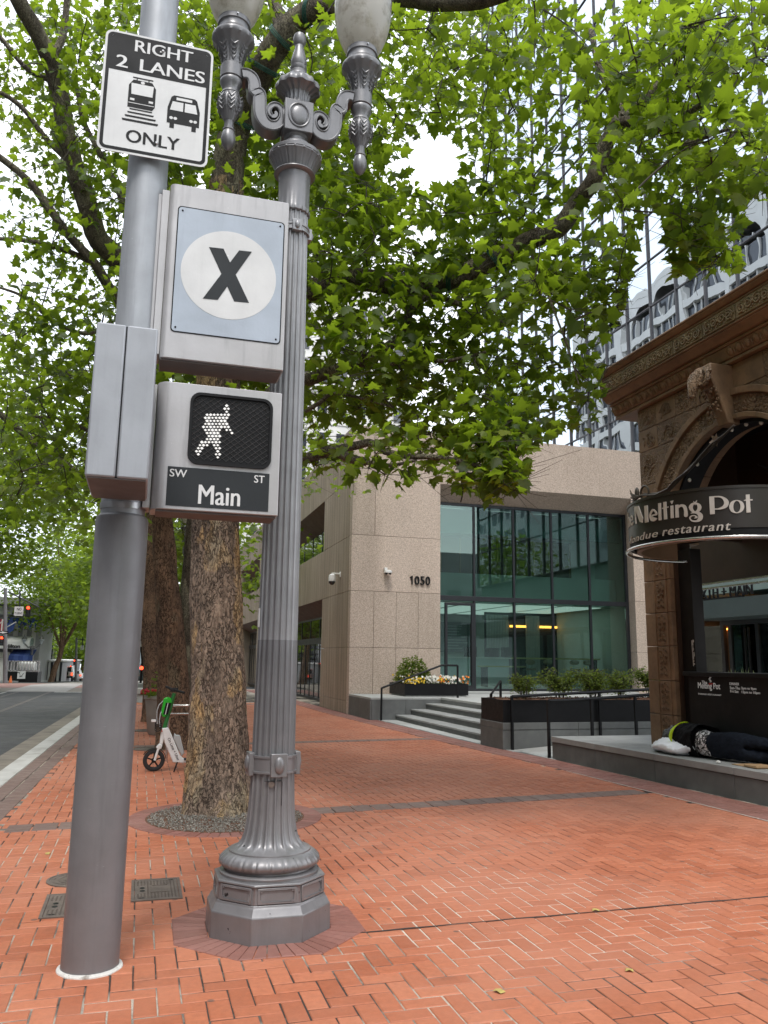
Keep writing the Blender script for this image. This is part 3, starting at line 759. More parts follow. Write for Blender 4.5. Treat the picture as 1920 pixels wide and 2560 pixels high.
def collar(zc, h, r, sz, mat):
    MB().lathe([(r-.012, zc-h/2), (r, zc-h/2), (r, zc-h/2+.012), (r-.006, zc-h/2+.014), (r-.006, zc+h/2-.014), (r, zc+h/2-.012), (r, zc+h/2), (r-.012, zc+h/2)], C0, 64).build('collar', mat, t)
    for k in range(4):
        a = -PI/2+k*PI/2+.08
        Mx = Matrix.Translation((LX, LY, zc)) @ Matrix.Rotation(a, 4, 'Z')
        p = MB().box((r-.02, -sz*.5, -sz*.66), (r+.014, sz*.5, sz*.66), Mx).build('collar_block', mat, t, bev=.004)
        MB().ball(tuple(Mx @ Vector((r+.012, 0, 0))), (.020, sz*.30, sz*.5), 20, 10, Matrix.Rotation(a, 3, 'Z')).build('oval_boss', mat, p)
collar(.957, .105, .150, .105, M['lamp_base'])
collar(4.585, .05, .121, .065, M['lamp_hi'])
MB().lathe([(.0185, 0), (.0185, .006), (.009, .011)], (LX-.028, LY-.145, .845), 14, axis='y').build('hatch_bolt', M['iron'], t)
mb = MB(); mb.box((LX+.037, LY-.1425, .72), (LX+.039, LY-.120, .86)).box((LX-.07, LY-.1365, .863), (LX+.039, LY-.12, .865)); mb.build('hatch_edge', M['black'], t)
MB().lathe([(.106, 4.712), (.116, 4.72), (.117, 4.74), (.112, 4.755), (.111, 4.90), (.114, 5.0), (.118, 5.02)], C0, 120, fl=lambda r, z, a, k: r*(1+.03*math.cos(20*a)*(1 if k in (1, 2) else 0))).build('neck', M['lamp'], t)
MB().lathe([(.118, 5.018), (.14, 5.026), (.149, 5.034), (.146, 5.042), (.132, 5.05), (.140, 5.075), (.158, 5.115), (.178, 5.145), (.186, 5.155), (.186, 5.165)], C0, 192, fl=leaf_fl(18, .022, 5.10, .06)).build('capital', M['lamp'], t)
MB().lathe([(.17, 5.163), (.190, 5.166), (.191, 5.188), (.183, 5.198), (.168, 5.205), (.15, 5.222), (.118, 5.235)], C0, 96, fl=lambda r, z, a, k: r).build('capital_rim', M['lamp'], t)
mb = MB()
for k in range(18): mb.ball((LX+.180*math.cos(k*PI/9), LY+.180*math.sin(k*PI/9), 5.158), .012, 8, 6)
mb.build('bead', M['lamp'], t)
MB().lathe([(.118, 5.23), (.112, 5.245), (.112, 5.262), (.098, 5.272), (.080, 5.292), (.079, 5.31), (.092, 5.33)], C0, 64).build('turned_neck', M['lamp'], t)
p = MB().box((LX-.104, LY-.104, 5.33), (LX+.104, LY+.104, 5.578)).build('hub_box', M['lamp'], t, bev=.006)
for k in range(4):
    Mx = Matrix.Translation((LX, LY, 5.455)) @ Matrix.Rotation(k*PI/2, 4, 'Z')
    mb = MB(); n = 40; pts = [Mx @ Vector((.105, .074*math.cos(2*PI*i/n), .092*math.sin(2*PI*i/n))) for i in range(n+1)]
    mb.tube(pts, .008, 8, cap=False); mb.ball(tuple(Mx @ Vector((.102, 0, 0))), (.022, .062, .080), 24, 12, Matrix.Rotation(k*PI/2, 3, 'Z')); mb.build('medallion', M['lamp'], p)
MB().lathe([(.088, 5.575), (.090, 5.59), (.084, 5.60), (.083, 5.64), (.092, 5.675), (.125, 5.70), (.160, 5.715), (.163, 5.735), (.150, 5.765), (.118, 5.79), (.10, 5.815), (.082, 5.825)], C0, 160,
           fl=lambda r, z, a, k: r*(1+(.05*math.cos(16*a) if 1 < k < 6 else (.04*math.cos(12*a) if k < 11 and k > 5 else 0)))).build('acanthus_cup', M['lamp'], t)
MB().lathe([(.075, 5.82), (.072, 5.845), (.064, 5.855), (.064, 5.872), (.054, 5.885), (.061, 5.90), (.061, 5.915), (.052, 5.925), (.060, 5.95), (.058, 5.975), (.046, 6.03), (.033, 6.08), (.032, 6.10), (.040, 6.112), (.046, 6.13), (.049, 6.16), (.042, 6.19), (.022, 6.207), (.002, 6.211)], C0, 40).build('finial', M['lamp'], t)
def arm(sx):
    A = [(-.412, 5.735), (-.372, 5.738), (-.338, 5.715), (-.322, 5.67), (-.316, 5.62), (-.285, 5.60), (-.278, 5.55), (-.275, 5.48), (-.262, 5.42), (-.228, 5.375), (-.182, 5.365), (-.140, 5.385), (-.115, 5.43), (-.113, 5.48), (-.135, 5.525), (-.172, 5.535), (-.205, 5.51), (-.212, 5.475), (-.195, 5.445), (-.168, 5.445), (-.158, 5.468), (-.172, 5.482)]
    w = [.085, .085, .088, .092, .098, .10, .10, .10, .098, .095, .085, .072, .06, .05, .045, .042, .038, .034, .03, .028, .024, .016]
    # smooth the path
    P, Wd = [], []
    for i in range(len(A)-1):
        for q in range(4):
            a = A[max(i-1, 0)]; b = A[i]; c = A[i+1]; d = A[min(i+2, len(A)-1)]; u = q/4
            cr = lambda k: .5*((2*b[k])+(-a[k]+c[k])*u+(2*a[k]-5*b[k]+4*c[k]-d[k])*u*u+(-a[k]+3*b[k]-3*c[k]+d[k])*u**3)
            P.append(Vector((cr(0), cr(1)))); Wd.append(w[i]*(1-u)+w[i+1]*u)
    def ribbon(mb, sc, y0, y1, off=0):
        L, R_ = [], []
        for i, p in enumerate(P):
            tn = (P[min(i+1, len(P)-1)]-P[max(i-1, 0)]).normalized(); nn = Vector((-tn.y, tn.x))
            h = Wd[i]*.5*sc; L.append(p+nn*h*.9); R_.append(p-nn*h)
        vs = []
        for y in (y0, y1):
            for a in (L, R_): vs += [(LX+sx*q.x, LY+y, q.y) for q in a]
        n = len(P); fs = []
        for i in range(n-1):
            fs += [(i, i+1, n+i+1, n+i), (2*n+i, 2*n+i+1, 3*n+i+1, 3*n+i), (i, i+1, 2*n+i+1, 2*n+i), (n+i, n+i+1, 3*n+i+1, 3*n+i)]
        fs += [(0, n, 3*n, 2*n), (n-1, 2*n-1, 4*n-1, 3*n-1)]
        mb.add(vs, fs)
    a_ = ribbon(mbk := MB(), 1, -.056, .056); o = mbk.build('scroll_arm', M['lamp'], t, ang=40)
    mb = MB()
    for off, y in ((.40, -.057), (-.40, -.057)):
        pts = []
        for i, p in enumerate(P[:74]):
            tn = (P[min(i+1, len(P)-1)]-P[max(i-1, 0)]).normalized(); nn = Vector((-tn.y, tn.x)); q = p+nn*Wd[i]*off
            pts.append((LX+sx*q.x, LY+y, q.y))
        mb.tube(pts, [.0065]*len(pts), 6)
    mb.build('scroll_moulding', M['lamp'], o)
    lx = LX+sx*.484; c = (lx, LY, 0)
    MB().lathe([(.002, 5.137), (.026, 5.155), (.044, 5.185), (.051, 5.215), (.050, 5.24), (.044, 5.272), (.038, 5.288), (.043, 5.292), (.043, 5.302), (.034, 5.308), (.033, 5.36), (.038, 5.375)], c, 40).build('drop_finial', M['lamp'], t)
    MB().lathe([(.036, 5.365), (.050, 5.40), (.072, 5.445), (.083, 5.49), (.082, 5.525), (.072, 5.555), (.064, 5.572), (.067, 5.578), (.063, 5.59), (.057, 5.60), (.059, 5.62), (.07, 5.645), (.079, 5.665), (.079, 5.685), (.072, 5.695)], c, 120, fl=leaf_fl(10, .012, 5.47, .09)).build('leaf_bulb', M['lamp'], t)
    MB().lathe([(.072, 5.695), (.081, 5.70), (.081, 5.795), (.076, 5.80), (.069, 5.81), (.072, 5.85), (.080, 5.89), (.097, 5.935), (.125, 5.975), (.148, 6.0), (.153, 6.02), (.152, 6.035), (.140, 6.052), (.128, 6.062)], c, 96, fl=lambda r, z, a, k: r*(1+.035*math.cos(14*a)*(1 if 9 <= k <= 9 or 4 < k < 8 else 0))).build('lantern_cup', M['lamp'], t)
    mb = MB()                              # raised palmettes on the cup
    for k in range(8):
        a = k*PI/4
        for s in (-1, 1):
            for j in range(4):
                z = 5.83+j*.028; r = .0755+(j*.028)**2*3.4+j*.004
                p0 = (lx+r*math.cos(a), LY+r*math.sin(a), z); aa = a+s*.24
                p1 = (lx+(r+.006)*math.cos(aa), LY+(r+.006)*math.sin(aa), z+.026)
                mb.tube([p0, p1], [.0065, .003], 5)
        r0 = .074; mb.tube([(lx+.072*math.cos(a), LY+.072*math.sin(a), 5.82), (lx+.082*math.cos(a), LY+.082*math.sin(a), 5.88), (lx+.105*math.cos(a), LY+.105*math.sin(a), 5.945)], [.006, .006, .003], 5)
    mb.build('palmette', M['lamp'], t)
    mb = MB()
    for k in range(8):                     # leaf veins on the bulb
        a = k*PI/4
        for s in (-1, 1):
            for j in range(4):
                z = 5.42+j*.032; r = .062+.022*math.sin(PI*min(1, (z-5.38)/.2)); aa = a+s*.30
                mb.tube([(lx+(r+.004)*math.cos(a), LY+(r+.004)*math.sin(a), z), (lx+(r+.011)*math.cos(aa), LY+(r+.011)*math.sin(aa), z+.034)], [.0055, .003], 5)
    mb.build('bulb_leaf', M['lamp'], t)
    MB().lathe([(.128, 6.06), (.112, 6.075), (.106, 6.10), (.108, 6.13), (.117, 6.135), (.117, 6.175), (.110, 6.178)], c, 64).build('globe_ring', M['lamp'], t)
    mb = MB()
    for k in range(3):
        a = -PI/2+.1+k*2*PI/3; mb.tube([(lx+.112*math.cos(a), LY+.112*math.sin(a), 6.155), (lx+.128*math.cos(a), LY+.128*math.sin(a), 6.155)], .006, 8)
    mb.build('set_screw', M['steel'], t)
    g = MB().lathe([(.108, 6.15), (.112, 6.165), (.132, 6.19), (.153, 6.225), (.175, 6.28), (.195, 6.345), (.210, 6.42), (.218, 6.50), (.220, 6.57), (.217, 6.64), (.212, 6.665)], c, 144, fl=lambda r, z, a, k: r*(1+.004*math.cos(72*a))).build('globe', M['globe'], t)
    MB().lathe([(.214, 6.655), (.232, 6.66), (.234, 6.72), (.220, 6.735), (.19, 6.79), (.14, 6.85), (.09, 6.89), (.06, 6.93), (.055, 6.98), (.03, 7.03), (.002, 7.06)], c, 96, fl=lambda r, z, a, k: r*(1+.012*math.cos(48*a)*(1 if k in (1, 2) else 0))).build('lantern_cap', M['lamp'], t)
def globe_mat():
    mt, tt, b = newmat('frosted_ribbed_globe'); v = pos(tt); out = tt.nodes['Material Output']
    d = ramp(tt, noise_out(tt, v, 7, 6, .7), [(.50, (.80, .78, .72)), (.72, (.42, .38, .30))])
    tt.links.new(d, b.inputs['Base Color']); b.inputs['Roughness'].default_value = .12; b.inputs['Coat Weight'].default_value = .6
    tl = N(tt, 'BsdfTranslucent'); tt.links.new(d, tl.inputs[0]); tp = N(tt, 'BsdfTransparent'); tp.inputs[0].default_value = (.9, .88, .82, 1)
    m1 = N(tt, 'MixShader'); m1.inputs[0].default_value = .5; tt.links.new(b.outputs[0], m1.inputs[1]); tt.links.new(tl.outputs[0], m1.inputs[2])
    m2 = N(tt, 'MixShader'); m2.inputs[0].default_value = .12; tt.links.new(m1.outputs[0], m2.inputs[1]); tt.links.new(tp.outputs[0], m2.inputs[2])
    tt.links.new(m2.outputs[0], out.inputs[0]); return mt
M['globe'] = globe_mat()
arm(-1); arm(1)
mb = MB(); mb.box((LX-.137, LY-.06, 1.80), (LX-.128, LY-.02, 1.92)); o = mb.build('id_tag', M['white'], t)

# ------------------------------------------------------------------ covers set in the bricks
def cover(x0, y0, x1, y1, label):
    cx, cy = (x0+x1)/2, (y0+y1)/2; t = thing('utility_cover', label, 'utility cover', (cx, cy, 0), 'rectangular covers set in the bricks')
    w, h = x1-x0, y1-y0
    MB().add(*frame([(x0, y0), (x1, y0), (x1, y1), (x0, y1)], [(x0+.02, y0+.02), (x1-.02, y0+.02), (x1-.02, y1-.02), (x0+.02, y1-.02)], 0, .010, XY(-.002))).build('rim', M['iron'], t, ang=0)
    MB().box((x0+.023, y0+.023, -.01), (x1-.023, y1-.023, .006)).build('lid', M['iron'], t)
    mb = MB(); nx, ny = 12, 18
    for i in range(nx):
        for j in range(ny):
            x = x0+.045+(w-.09)*i/(nx-1); y = y0+.06+(h-.12)*j/(ny-1)
            if abs(x-cx-.02) < .075 and abs(y-cy) < .10 : continue
            if x < x0+.10 and abs(y-cy) < .09: continue
            s = .0055; mb.prism([(x-s, y), (x, y-s*1.3), (x+s, y), (x, y+s*1.3)], XY(.006), 0, .003)
    mb.build('tread_pattern', M['iron'], t, ang=0)
    mb = MB()
    mb.add(*frame(q4(cx-.04, cy-.09, cx+.085, cy+.09), q4(cx-.03, cy-.08, cx+.075, cy+.08), .006, .010, XY(0)))
    mb.box((cx-.02, cy-.07, .0062), (cx+.015, cy+.07, .008)).box((cx+.03, cy-.05, .0062), (cx+.06, cy+.06, .008)); mb.build('name_badge', M['iron'], t, ang=0)
    mb = MB()
    for hx_, hy_, ha, hb in ((x0+.075, cy-.035, .018, .022), (x0+.075, cy+.035, .018, .022), (x0+.07, y0+.06, .022, .012), (x1-.06, y1-.05, .022, .012)): MB().prism(ring2(hx_, hy_, ha, hb, 14), XY(.0062), 0, .001).build('lift_hole', M['black'], t, ang=0)
cover(.045, 5.965, .382, 6.505, 'whole rectangular iron cover in the bricks between pole and lamp post')
cover(-.50, 5.73, -.13, 6.26, 'rectangular iron cover half hidden behind the grey pole')
def round_cover(x, y, r, label):
    t = thing('round_cover', label, 'utility cover', (x, y, 0), 'round covers set in the bricks')
    MB().lathe([(r, -.01), (r, .008), (r-.02, .011), (r-.022, .006)], (x, y, 0), 40, cap=False).build('rim', M['iron'], t)
    MB().lathe([(r-.022, .0), (r-.022, .007), (.001, .007)], (x, y, 0), 40).build('lid', M['iron'], t)
    mb = MB()
    for q in (.8, .6, .4, .2): mb.lathe([(r*q, .007), (r*q, .010), (r*q-.012, .010), (r*q-.012, .007)], (x, y, 0), 32, cap=False)
    mb.build('raised_ring', M['iron'], t)
round_cover(-.34, 6.63, .205, 'small round iron cover half hidden behind the grey pole')
round_cover(.30, 15.4, .33, 'ribbed round manhole cover in the dark band behind the scooter')
round_cover(.2, 19.2, .3, 'farther round manhole cover beside the flower pot')
# ------------------------------------------------------------------ granite office building, number 1050
FX, FY, RT = 6.08, 24.1, 9.0
B = thing('office_building', 'two storey pink granite building with number 1050 and a tall glazed corner', 'building', (FX, FY, 0))
P = lambda a, b, m_='facade', bev=.004: MB().box(a, b).build('panel', M[m_], B, bev=bev)
g = .005
xs = [FX, 6.825, 7.55, 8.275, 9.02]; zs = [0, 1.985, 3.71, 5.455]
for (z0, z1) in zip(zs, zs[1:]):
    for i, (x0, x1) in enumerate(zip(xs, xs[1:])):
        if z0 == 3.71: continue
        P((x0+g*(i > 0), FY, z0+g), (x1-g, FY+.30, z1-g))
P((FX, FY, 3.71+g), (9.02-g, FY+.30, 5.455-g))
P((FX, FY, 5.455+g), (6.825-g, FY+.30, RT)); P((6.825+g, FY, 5.455+g), (9.02-g, FY+.30, 7.29-.002))
P((6.825+g, FY+.001, 7.292), (17.7, FY+.8, RT))
mb = MB(); mb.box((FX+.02, FY+.305, 0), (9.0, FY+.42, 7.3)); mb.build('backing', M['black_metal'], B)
# sloped soffit over the big window, window jambs, right pier
mb = MB(); x0, x1, s1_ = 9.02, 16.1, 16.38
mb.hexa([(x0-.5, FY+.003, 7.286), (x1, FY+.003, 7.286), (s1_+.02, FY+.80, 6.845), (x0-.5, FY+.80, 6.845)], [(x0-.5, FY+.003, 7.3), (x1, FY+.003, 7.3), (s1_+.02, FY+.81, 7.3), (x0-.5, FY+.81, 7.3)])
mb.build('window_soffit', M['facade'], B, ang=20)
for z0, z1 in ((.6, 1.985), (1.985, 3.71), (3.71, 5.455), (5.455, 7.284)):
    MB().hexa([(16.12, FY, z0+g), (17.7, FY, z0+g), (17.7, FY+.9, z0+g), (s1_, FY+.82, z0+g)], [(16.12, FY, z1-g), (17.7, FY, z1-g), (17.7, FY+.9, z1-g), (s1_, FY+.82, z1-g)]).build('panel', M['facade'], B, bev=.004)
# glazing of the corner window
WY = FY+.80
MX = [9.30, 10.51, 11.96, 13.40, 14.85, 16.31]
fr = MB()
for x in MX[1:-1]: fr.box((x-.035, WY-.045, .66), (x+.035, WY+.06, 6.84))
fr.box((16.27, WY-.06, .66), (16.38, WY+.08, 6.85)).box((8.9, WY-.05, 6.76), (16.27, WY+.06, 6.845)).box((8.9, WY-.055, 3.575), (16.27, WY+.065, 3.73)).box((8.9, WY-.05, .60), (16.27, WY+.06, .735))
fr.build('window_frame', M['mullion'], B, bev=.004)
for a, b in zip([8.95]+MX[1:-1], MX[1:-1]+[16.27]):
    for z0, z1 in ((.735, 3.575), (3.73, 6.76)):
        if a == 8.95 and z0 < 1: continue
        MB().box((a+.035, WY-.006, z0), (b-.035, WY+.006, z1)).build('pane', M['glass'], B)
d = MB().box((9.47, WY-.05, .735), (9.55, WY+.05, 3.50)).box((10.40, WY-.05, .735), (10.472, WY+.05, 3.50)).box((9.55, WY-.05, 3.42), (10.40, WY+.05, 3.50)).box((9.55, WY-.05, .735), (10.40, WY+.05, .84)).build('door', M['mullion'], B, bev=.003)
MB().box((9.55, WY-.006, .84), (10.40, WY+.006, 3.42)).build('pane', M['glass'], d)
MB().tube([(10.33, WY-.12, .94), (10.33, WY-.12, 2.83)], .02, 10).box((10.322, WY-.11, 1.1), (10.338, WY-.045, 1.13)).box((10.322, WY-.11, 2.6), (10.338, WY-.045, 2.63)).build('handle', M['black_metal'], d)
MB().box((8.95, WY-.006, .735), (9.47, WY+.006, 3.575)).build('pane', M['glass'], B)
# numerals standing proud of the wall
MB().prism([(8.035, 3.965), (8.075, 3.965), (8.075, 4.235), (8.042, 4.235), (7.985, 4.195), (7.985, 4.155), (8.035, 4.185)], XZ(FY-.053), 0, .036).build('numeral', M['black'], B, ang=0)
for ch, (u0, u1) in zip('050', ((8.135, 8.30), (8.325, 8.475), (8.50, 8.66))):
    fit_text(mbn := MB(), ch, (u0, 3.965, u1, 4.235), lambda u, v, dd: (u, FY-.035-dd, v), .018, .022); mbn.build('numeral', M['black'], B, ang=0)
# street side: pier, floors, sloped brown soffits, recessed glazing
def bay(y0, y1, last=False):
    for z0, z1 in ((3.715, 5.43), (7.275, RT)):
        n = max(1, round((y1-y0)/4.4)); L = (y1-y0)/n
        for i in range(n): MB().box((FX+.004, y0+i*L+g, z0), (FX+.26, y0+(i+1)*L-g, z1)).build('spandrel_panel', M['board_shaded'], B, bev=.006)
    for z0, zb, xb in ((3.715, 3.20, 6.95), (7.275, 6.68, 6.95)):
        MB().hexa([(FX+.01, y0, z0-.004), (FX+.01, y1, z0-.004), (xb, y1, zb), (xb, y0, zb)], [(FX+.02, y0, z0+.1), (FX+.02, y1, z0+.1), (xb+.1, y1, zb+.6), (xb+.1, y0, zb+.6)]).build('brown_soffit', M['soffit'], B, ang=20)
    X = 6.86
    f_ = MB()
    f_.box((X-.03, y0, 2.22), (X+.05, y1, 2.46)).box((X-.03, y0, 0.0), (X+.05, y1, .10)).box((X-.03, y0, 3.2), (X+.05, y1, 3.3)).box((X-.03, y0, 5.43), (X+.05, y1, 5.47))
    k = 0; y = y0+.05
    while y < y1:
        if k % 2 == 0: f_.box((X-.025, y-.03, 2.46), (X+.045, y+.03, 3.2)).box((X-.025, y-.03, 5.47), (X+.045, y+.03, 6.9))
        f_.box((X-.024, y-.025, .10), (X+.044, y+.025, 2.22)); y += .95; k += 1
    f_.build('window_frame', M['mullion'], B)
    for z0, z1 in ((.1, 2.22), (2.46, 3.2), (5.47, 6.75)):
        y = y0+.05; st = .95 if z1 < 2.3 else 1.9
        while y < y1-.2:
            MB().box((X-.004, y+.03, z0), (X+.006, min(y1, y+st-.03), z1)).build('pane', M['mirror'], B); y += st
    MB().box((X+.4, y0, .0), (X+.45, y1, 7.0)).build('dark_interior', M['dark_brown'], B)
def mirror_mat():
    mt, tt, b = newmat('street_window_glass'); b.inputs['Base Color'].default_value = (.03, .035, .035, 1); b.inputs['Roughness'].default_value = .03
    b.inputs['Specular IOR Level'].default_value = 1.0; b.inputs['IOR'].default_value = 2.1
    return mt
M['mirror'] = mirror_mat()
for z0, z1 in ((0, .38), (.38, 1.985), (1.985, 3.71), (3.71, 5.44), (5.44, 7.28), (7.28, RT)):
    MB().box((FX-.001, FY+.304, z0+g), (FX+.3, 28.2-g*(z0 > .3), z1-g)).build('panel', M['board_shaded'], B, bev=.006)
MB().box((FX+.31, FY+.43, 0), (6.9, 28.19, 8.9)).build('backing', M['board_shaded'], B)
bay(28.2, 43.2)
for z0, z1 in ((0, 3.71), (3.71, 5.44), (5.44, 7.28), (7.28, RT)): MB().box((FX, 43.205, z0+g), (7.3, 45.0, z1-g)).build('panel', M['board_shaded'], B, bev=.006)
bay(45.0, 54.0)
for z0, z1 in ((-.2, 2.0), (2.0, 3.71), (3.71, 5.44), (5.44, 7.28), (7.28, RT)): MB().box((FX, 54.0, z0+g), (7.3, 56.5, z1-g)).build('panel', M['board_shaded'], B, bev=.006)
MB().box((6.36, 24.55, 8.7), (17.85, 56.4, 8.96)).build('roof', M['grey_wall'], B)
# the lobby behind the corner window
iw = pm('pale_interior_wall', (.52, .60, .55), .8, .04, 1); idk = pm('dark_interior_panel', (.05, .035, .02), .5, .3, 1.5, stretch=(6, 6, .4))
teal = pm('teal_ceiling', (.09, .20, .19), .6, .1, 1)
MB().box((7.0, 25.2, .55), (16.9, 34, .735)).build('lobby_floor', pm('pale_floor', (.45, .46, .45), .4, .06, 1), B)
MB().box((7.0, 33.6, .74), (16.9, 33.8, 6.9)).box((16.6, 25.3, .74), (16.8, 33.6, 6.9)).build('lobby_wall', iw, B)
MB().box((7.0, 25.0, 6.85), (16.9, 34, 7.0)).build('lobby_ceiling', teal, B)
MB().box((7.0, 26.0, 3.62), (16.6, 26.2, 4.62)).box((7.0, 26.2, 3.62), (16.6, 33.5, 3.72)).box((14.95, 27.4, 3.73), (16.6, 27.5, 6.8)).build('mezzanine_edge', iw, B)
MB().box((7.0, 26.3, 4.62), (14.95, 26.4, 5.95)).build('mezzanine_screen', idk, B)
mb = MB()
for i in range(9): mb.box((9.1+i*.72, 26.26, 4.63), (9.15+i*.72, 26.295, 5.9))
mb.build('mezzanine_post', pm('ochre_post', (.16, .10, .03), .5, .2, 3), B)
MB().box((9.0, 25.6, 5.95), (16.6, 25.75, 6.8)).build('teal_beam', teal, B)
lit = emat('added_ceiling_glow', (.92, 1, .95), .8); soffit_glow = emat('added_soffit_glow', (.92, 1, .95), .42)  # glowing panels added to brighten the lobby
for x in (9.6, 11.4, 13.2, 15.0):
    MB().box((x-.3, 26.4, 3.60), (x+1.2, 32.5, 3.618)).build('ceiling_fill_glow', soffit_glow, B)
    MB().box((x, 25.82, 6.82), (x+.9, 26.0, 6.848)).build('ceiling_fill_glow', lit, B)
MB().box((9.3, 28.0, .74), (13.2, 28.7, 1.72)).build('service_counter', pm('white_counter', (.58, .68, .66), .4, .04, 2), B)
MB().box((9.2, 27.92, 1.72), (13.4, 28.8, 1.77)).build('counter_top', M['white_paint'], B)
MB().box((11.2, 33.45, 2.0), (14.2, 33.58, 3.3)).build('menu_board', pm('menu_board_grey', (.10, .14, .14), .4, .1, 2), B)
mb = MB()
for c in range(2):
    for r in range(9): mb.box((11.4+c*1.4, 33.43, 2.15+r*.12), (11.4+c*1.4+RN.uniform(.5, 1.1), 33.448, 2.19+r*.12))
mb.build('menu_line', pm('menu_line_pale', (.3, .36, .35), .6, .1, 5), B)
mb = MB()
for x in (9.9, 11.6, 12.5, 13.1): mb.box((x, 28.2, 1.77), (x+.4, 28.5, 1.77+RN.uniform(.25, .42)))
mb.build('till', M['black_metal'], B)
slat = MB(); sx0 = 13.35
MB().box((sx0, 30.5, .74), (16.58, 30.6, 3.6)).build('screen_back', pm('navy_screen', (.010, .012, .02), .5, .1, 2), B)
for i in range(46):
    x = sx0+.03+i*.07
    if 1.0 < x-sx0 < 1.75 or 2.35 < x-sx0 < 3.2: continue
    slat.box((x, 30.40, .78), (x+.045, 30.46, 3.5))
slat.build('screen_slat', pm('pale_slat', (.30, .34, .33), .6, .1, 6), B)
mb = MB()
for a, b in ((14.37, 15.08), (15.72, 16.5)): mb.box((a, 30.30, 3.0), (b, 30.36, 3.09))
mb.build('strip_light', M['warm'], B)
yel = pm('yellow_table_edge', (.62, .56, .24), .5, .05, 3)
tb = []
for nm, xa, xb, z in (('high_table', 12.9, 16.2, 1.72), ('low_table', 11.6, 13.2, 1.42)):
    t = thing(nm, {'high_table': 'long high table with a pale yellow edge inside the corner window', 'low_table': 'lower yellow edged table behind the glass beside the counter'}[nm], 'table', ((xa+xb)/2, 26.9, .735))
    MB().box((xa, 26.6, z), (xb, 27.2, z+.05)).build('top', yel, t)
    for x in (xa+.1, xb-.14): MB().box((x, 26.65, .74), (x+.05, 27.15, z)).build('leg', M['black_metal'], t)
st = None
for i, x in enumerate((13.25, 13.95, 15.0, 15.55)):
    if st is None:
        st = thing('bar_stool', '', 'stool', (x, 26.3, .735), 'stools at the high table')
        MB().ball((x, 26.35, 1.62), (.20, .05, .10), 16, 8).build('backrest', pm('tan_leather', (.36, .29, .20), .6, .1, 6), st)
        MB().lathe([(.17, 1.33), (.19, 1.36), (.17, 1.40)], (x, 26.3, 0), 20).build('seat', pm('tan_seat', (.30, .26, .2), .6, .1, 6), st)
        legc = pm('mint_metal', (.3, .45, .43), .5, .1, 5)
        for k in range(4):
            a = PI/4+k*PI/2; MB().tube([(x+.12*math.cos(a), 26.3+.12*math.sin(a), 1.34), (x+.2*math.cos(a), 26.3+.2*math.sin(a), .74)], .014, 6).build('leg', legc, st)
        MB().tube([(x, 26.42, 1.36), (x, 26.39, 1.6)], .015, 6).build('back_stem', legc, st)
        o = st
    else: o = copy_tree(st, (x, 26.3, .735))
    o['label'] = ['tan backed bar stool leftmost at the high table inside the window', 'second bar stool from the left at the high table inside the window',
                  'bar stool under the high table just right of the fourth mullion', 'bar stool rightmost at the high table inside the window'][i]
# security cameras
t = thing('dome_camera', 'white dome camera on a bracket hanging from the brown street wall', 'security camera', (FX, 25.5, 4.1), 'security cameras')
MB().box((FX-.30, 25.47, 4.33), (FX+.0, 25.53, 4.38)).box((FX-.03, 25.44, 4.25), (FX-.002, 25.56, 4.42)).build('bracket', M['white_paint'], t, bev=.01)
MB().lathe([(.04, 4.34), (.10, 4.30), (.115, 4.22), (.12, 4.12), (.115, 4.10)], (FX-.28, 25.5, 0), 24).build('housing', M['white_paint'], t)
MB().ball((FX-.28, 25.5, 4.10), (.105, .105, .12), 20, 10).build('dome', M['dark_glass'], t)
t = thing('corner_camera', 'small white camera with twin lenses on the granite above the flower box', 'security camera', (7.2, FY, 4.3), 'security cameras')
MB().box((7.12, FY-.14, 4.36), (7.21, FY, 4.45)).build('bracket', M['white_paint'], t, bev=.008)
MB().lathe([(.05, .09), (.12, .07), (.13, .03), (.13, .0), (.11, -.01)], (7.22, FY-.17, 4.28), 24).build('housing', M['white_paint'], t)
mb = MB()
for dx in (-.06, .06): mb.ball((7.22+dx, FY-.19, 4.27), .045, 12, 8)
mb.build('lens', M['black'], t)

# ------------------------------------------------------------------ terrace, steps, flower box, rails
T = .60
ter = MB(); ter.box((8.13, 14.9, .02), (17.9, FY-.002, T-.05)).box((FX+.02, 21.72, .012), (8.13, FY-.002, T-.05))
ter = struct(ter.build('terrace', M['granite'], bev=.006))
mb = MB()
def slabs(x0, x1, y0, y1, z, nm='terrace_slab', mt='granite_top', st=1.2, par=None, th=.05):
    x = x0
    while x < x1-.05:
        y = y0
        while y < y1-.05:
            a, b = min(x1, x+st), min(y1, y+st)
            MB().box((x+.003, y+.003, z-th), (a-.003, b-.003, z)).build(nm, M[mt], par, bev=.003); y += st
        x += st
slabs(8.13, 17.9, 14.9, FY-.003, T, par=ter, mt='concrete'); slabs(FX+.01, 8.13, 21.68, FY-.003, T, par=ter, mt='concrete')
for (a, b) in ((21.70, 22.9), (22.9, 24.09)):
    MB().box((FX-.0, a+.003, .0), (FX+.04, b-.003, .545)).build('facing_slab', M['granite'], ter, bev=.004)
for (a, b) in ((FX+.042, 7.10), (7.106, 8.13)): MB().box((a, 21.685, .0), (b, 21.72, .545)).build('facing_slab', M['granite'], ter, bev=.004)
MB().box((8.9, FY+.003, T+.001), (16.4, 25.3, .66)).build('sill_step', M['concrete'], ter, bev=.004)
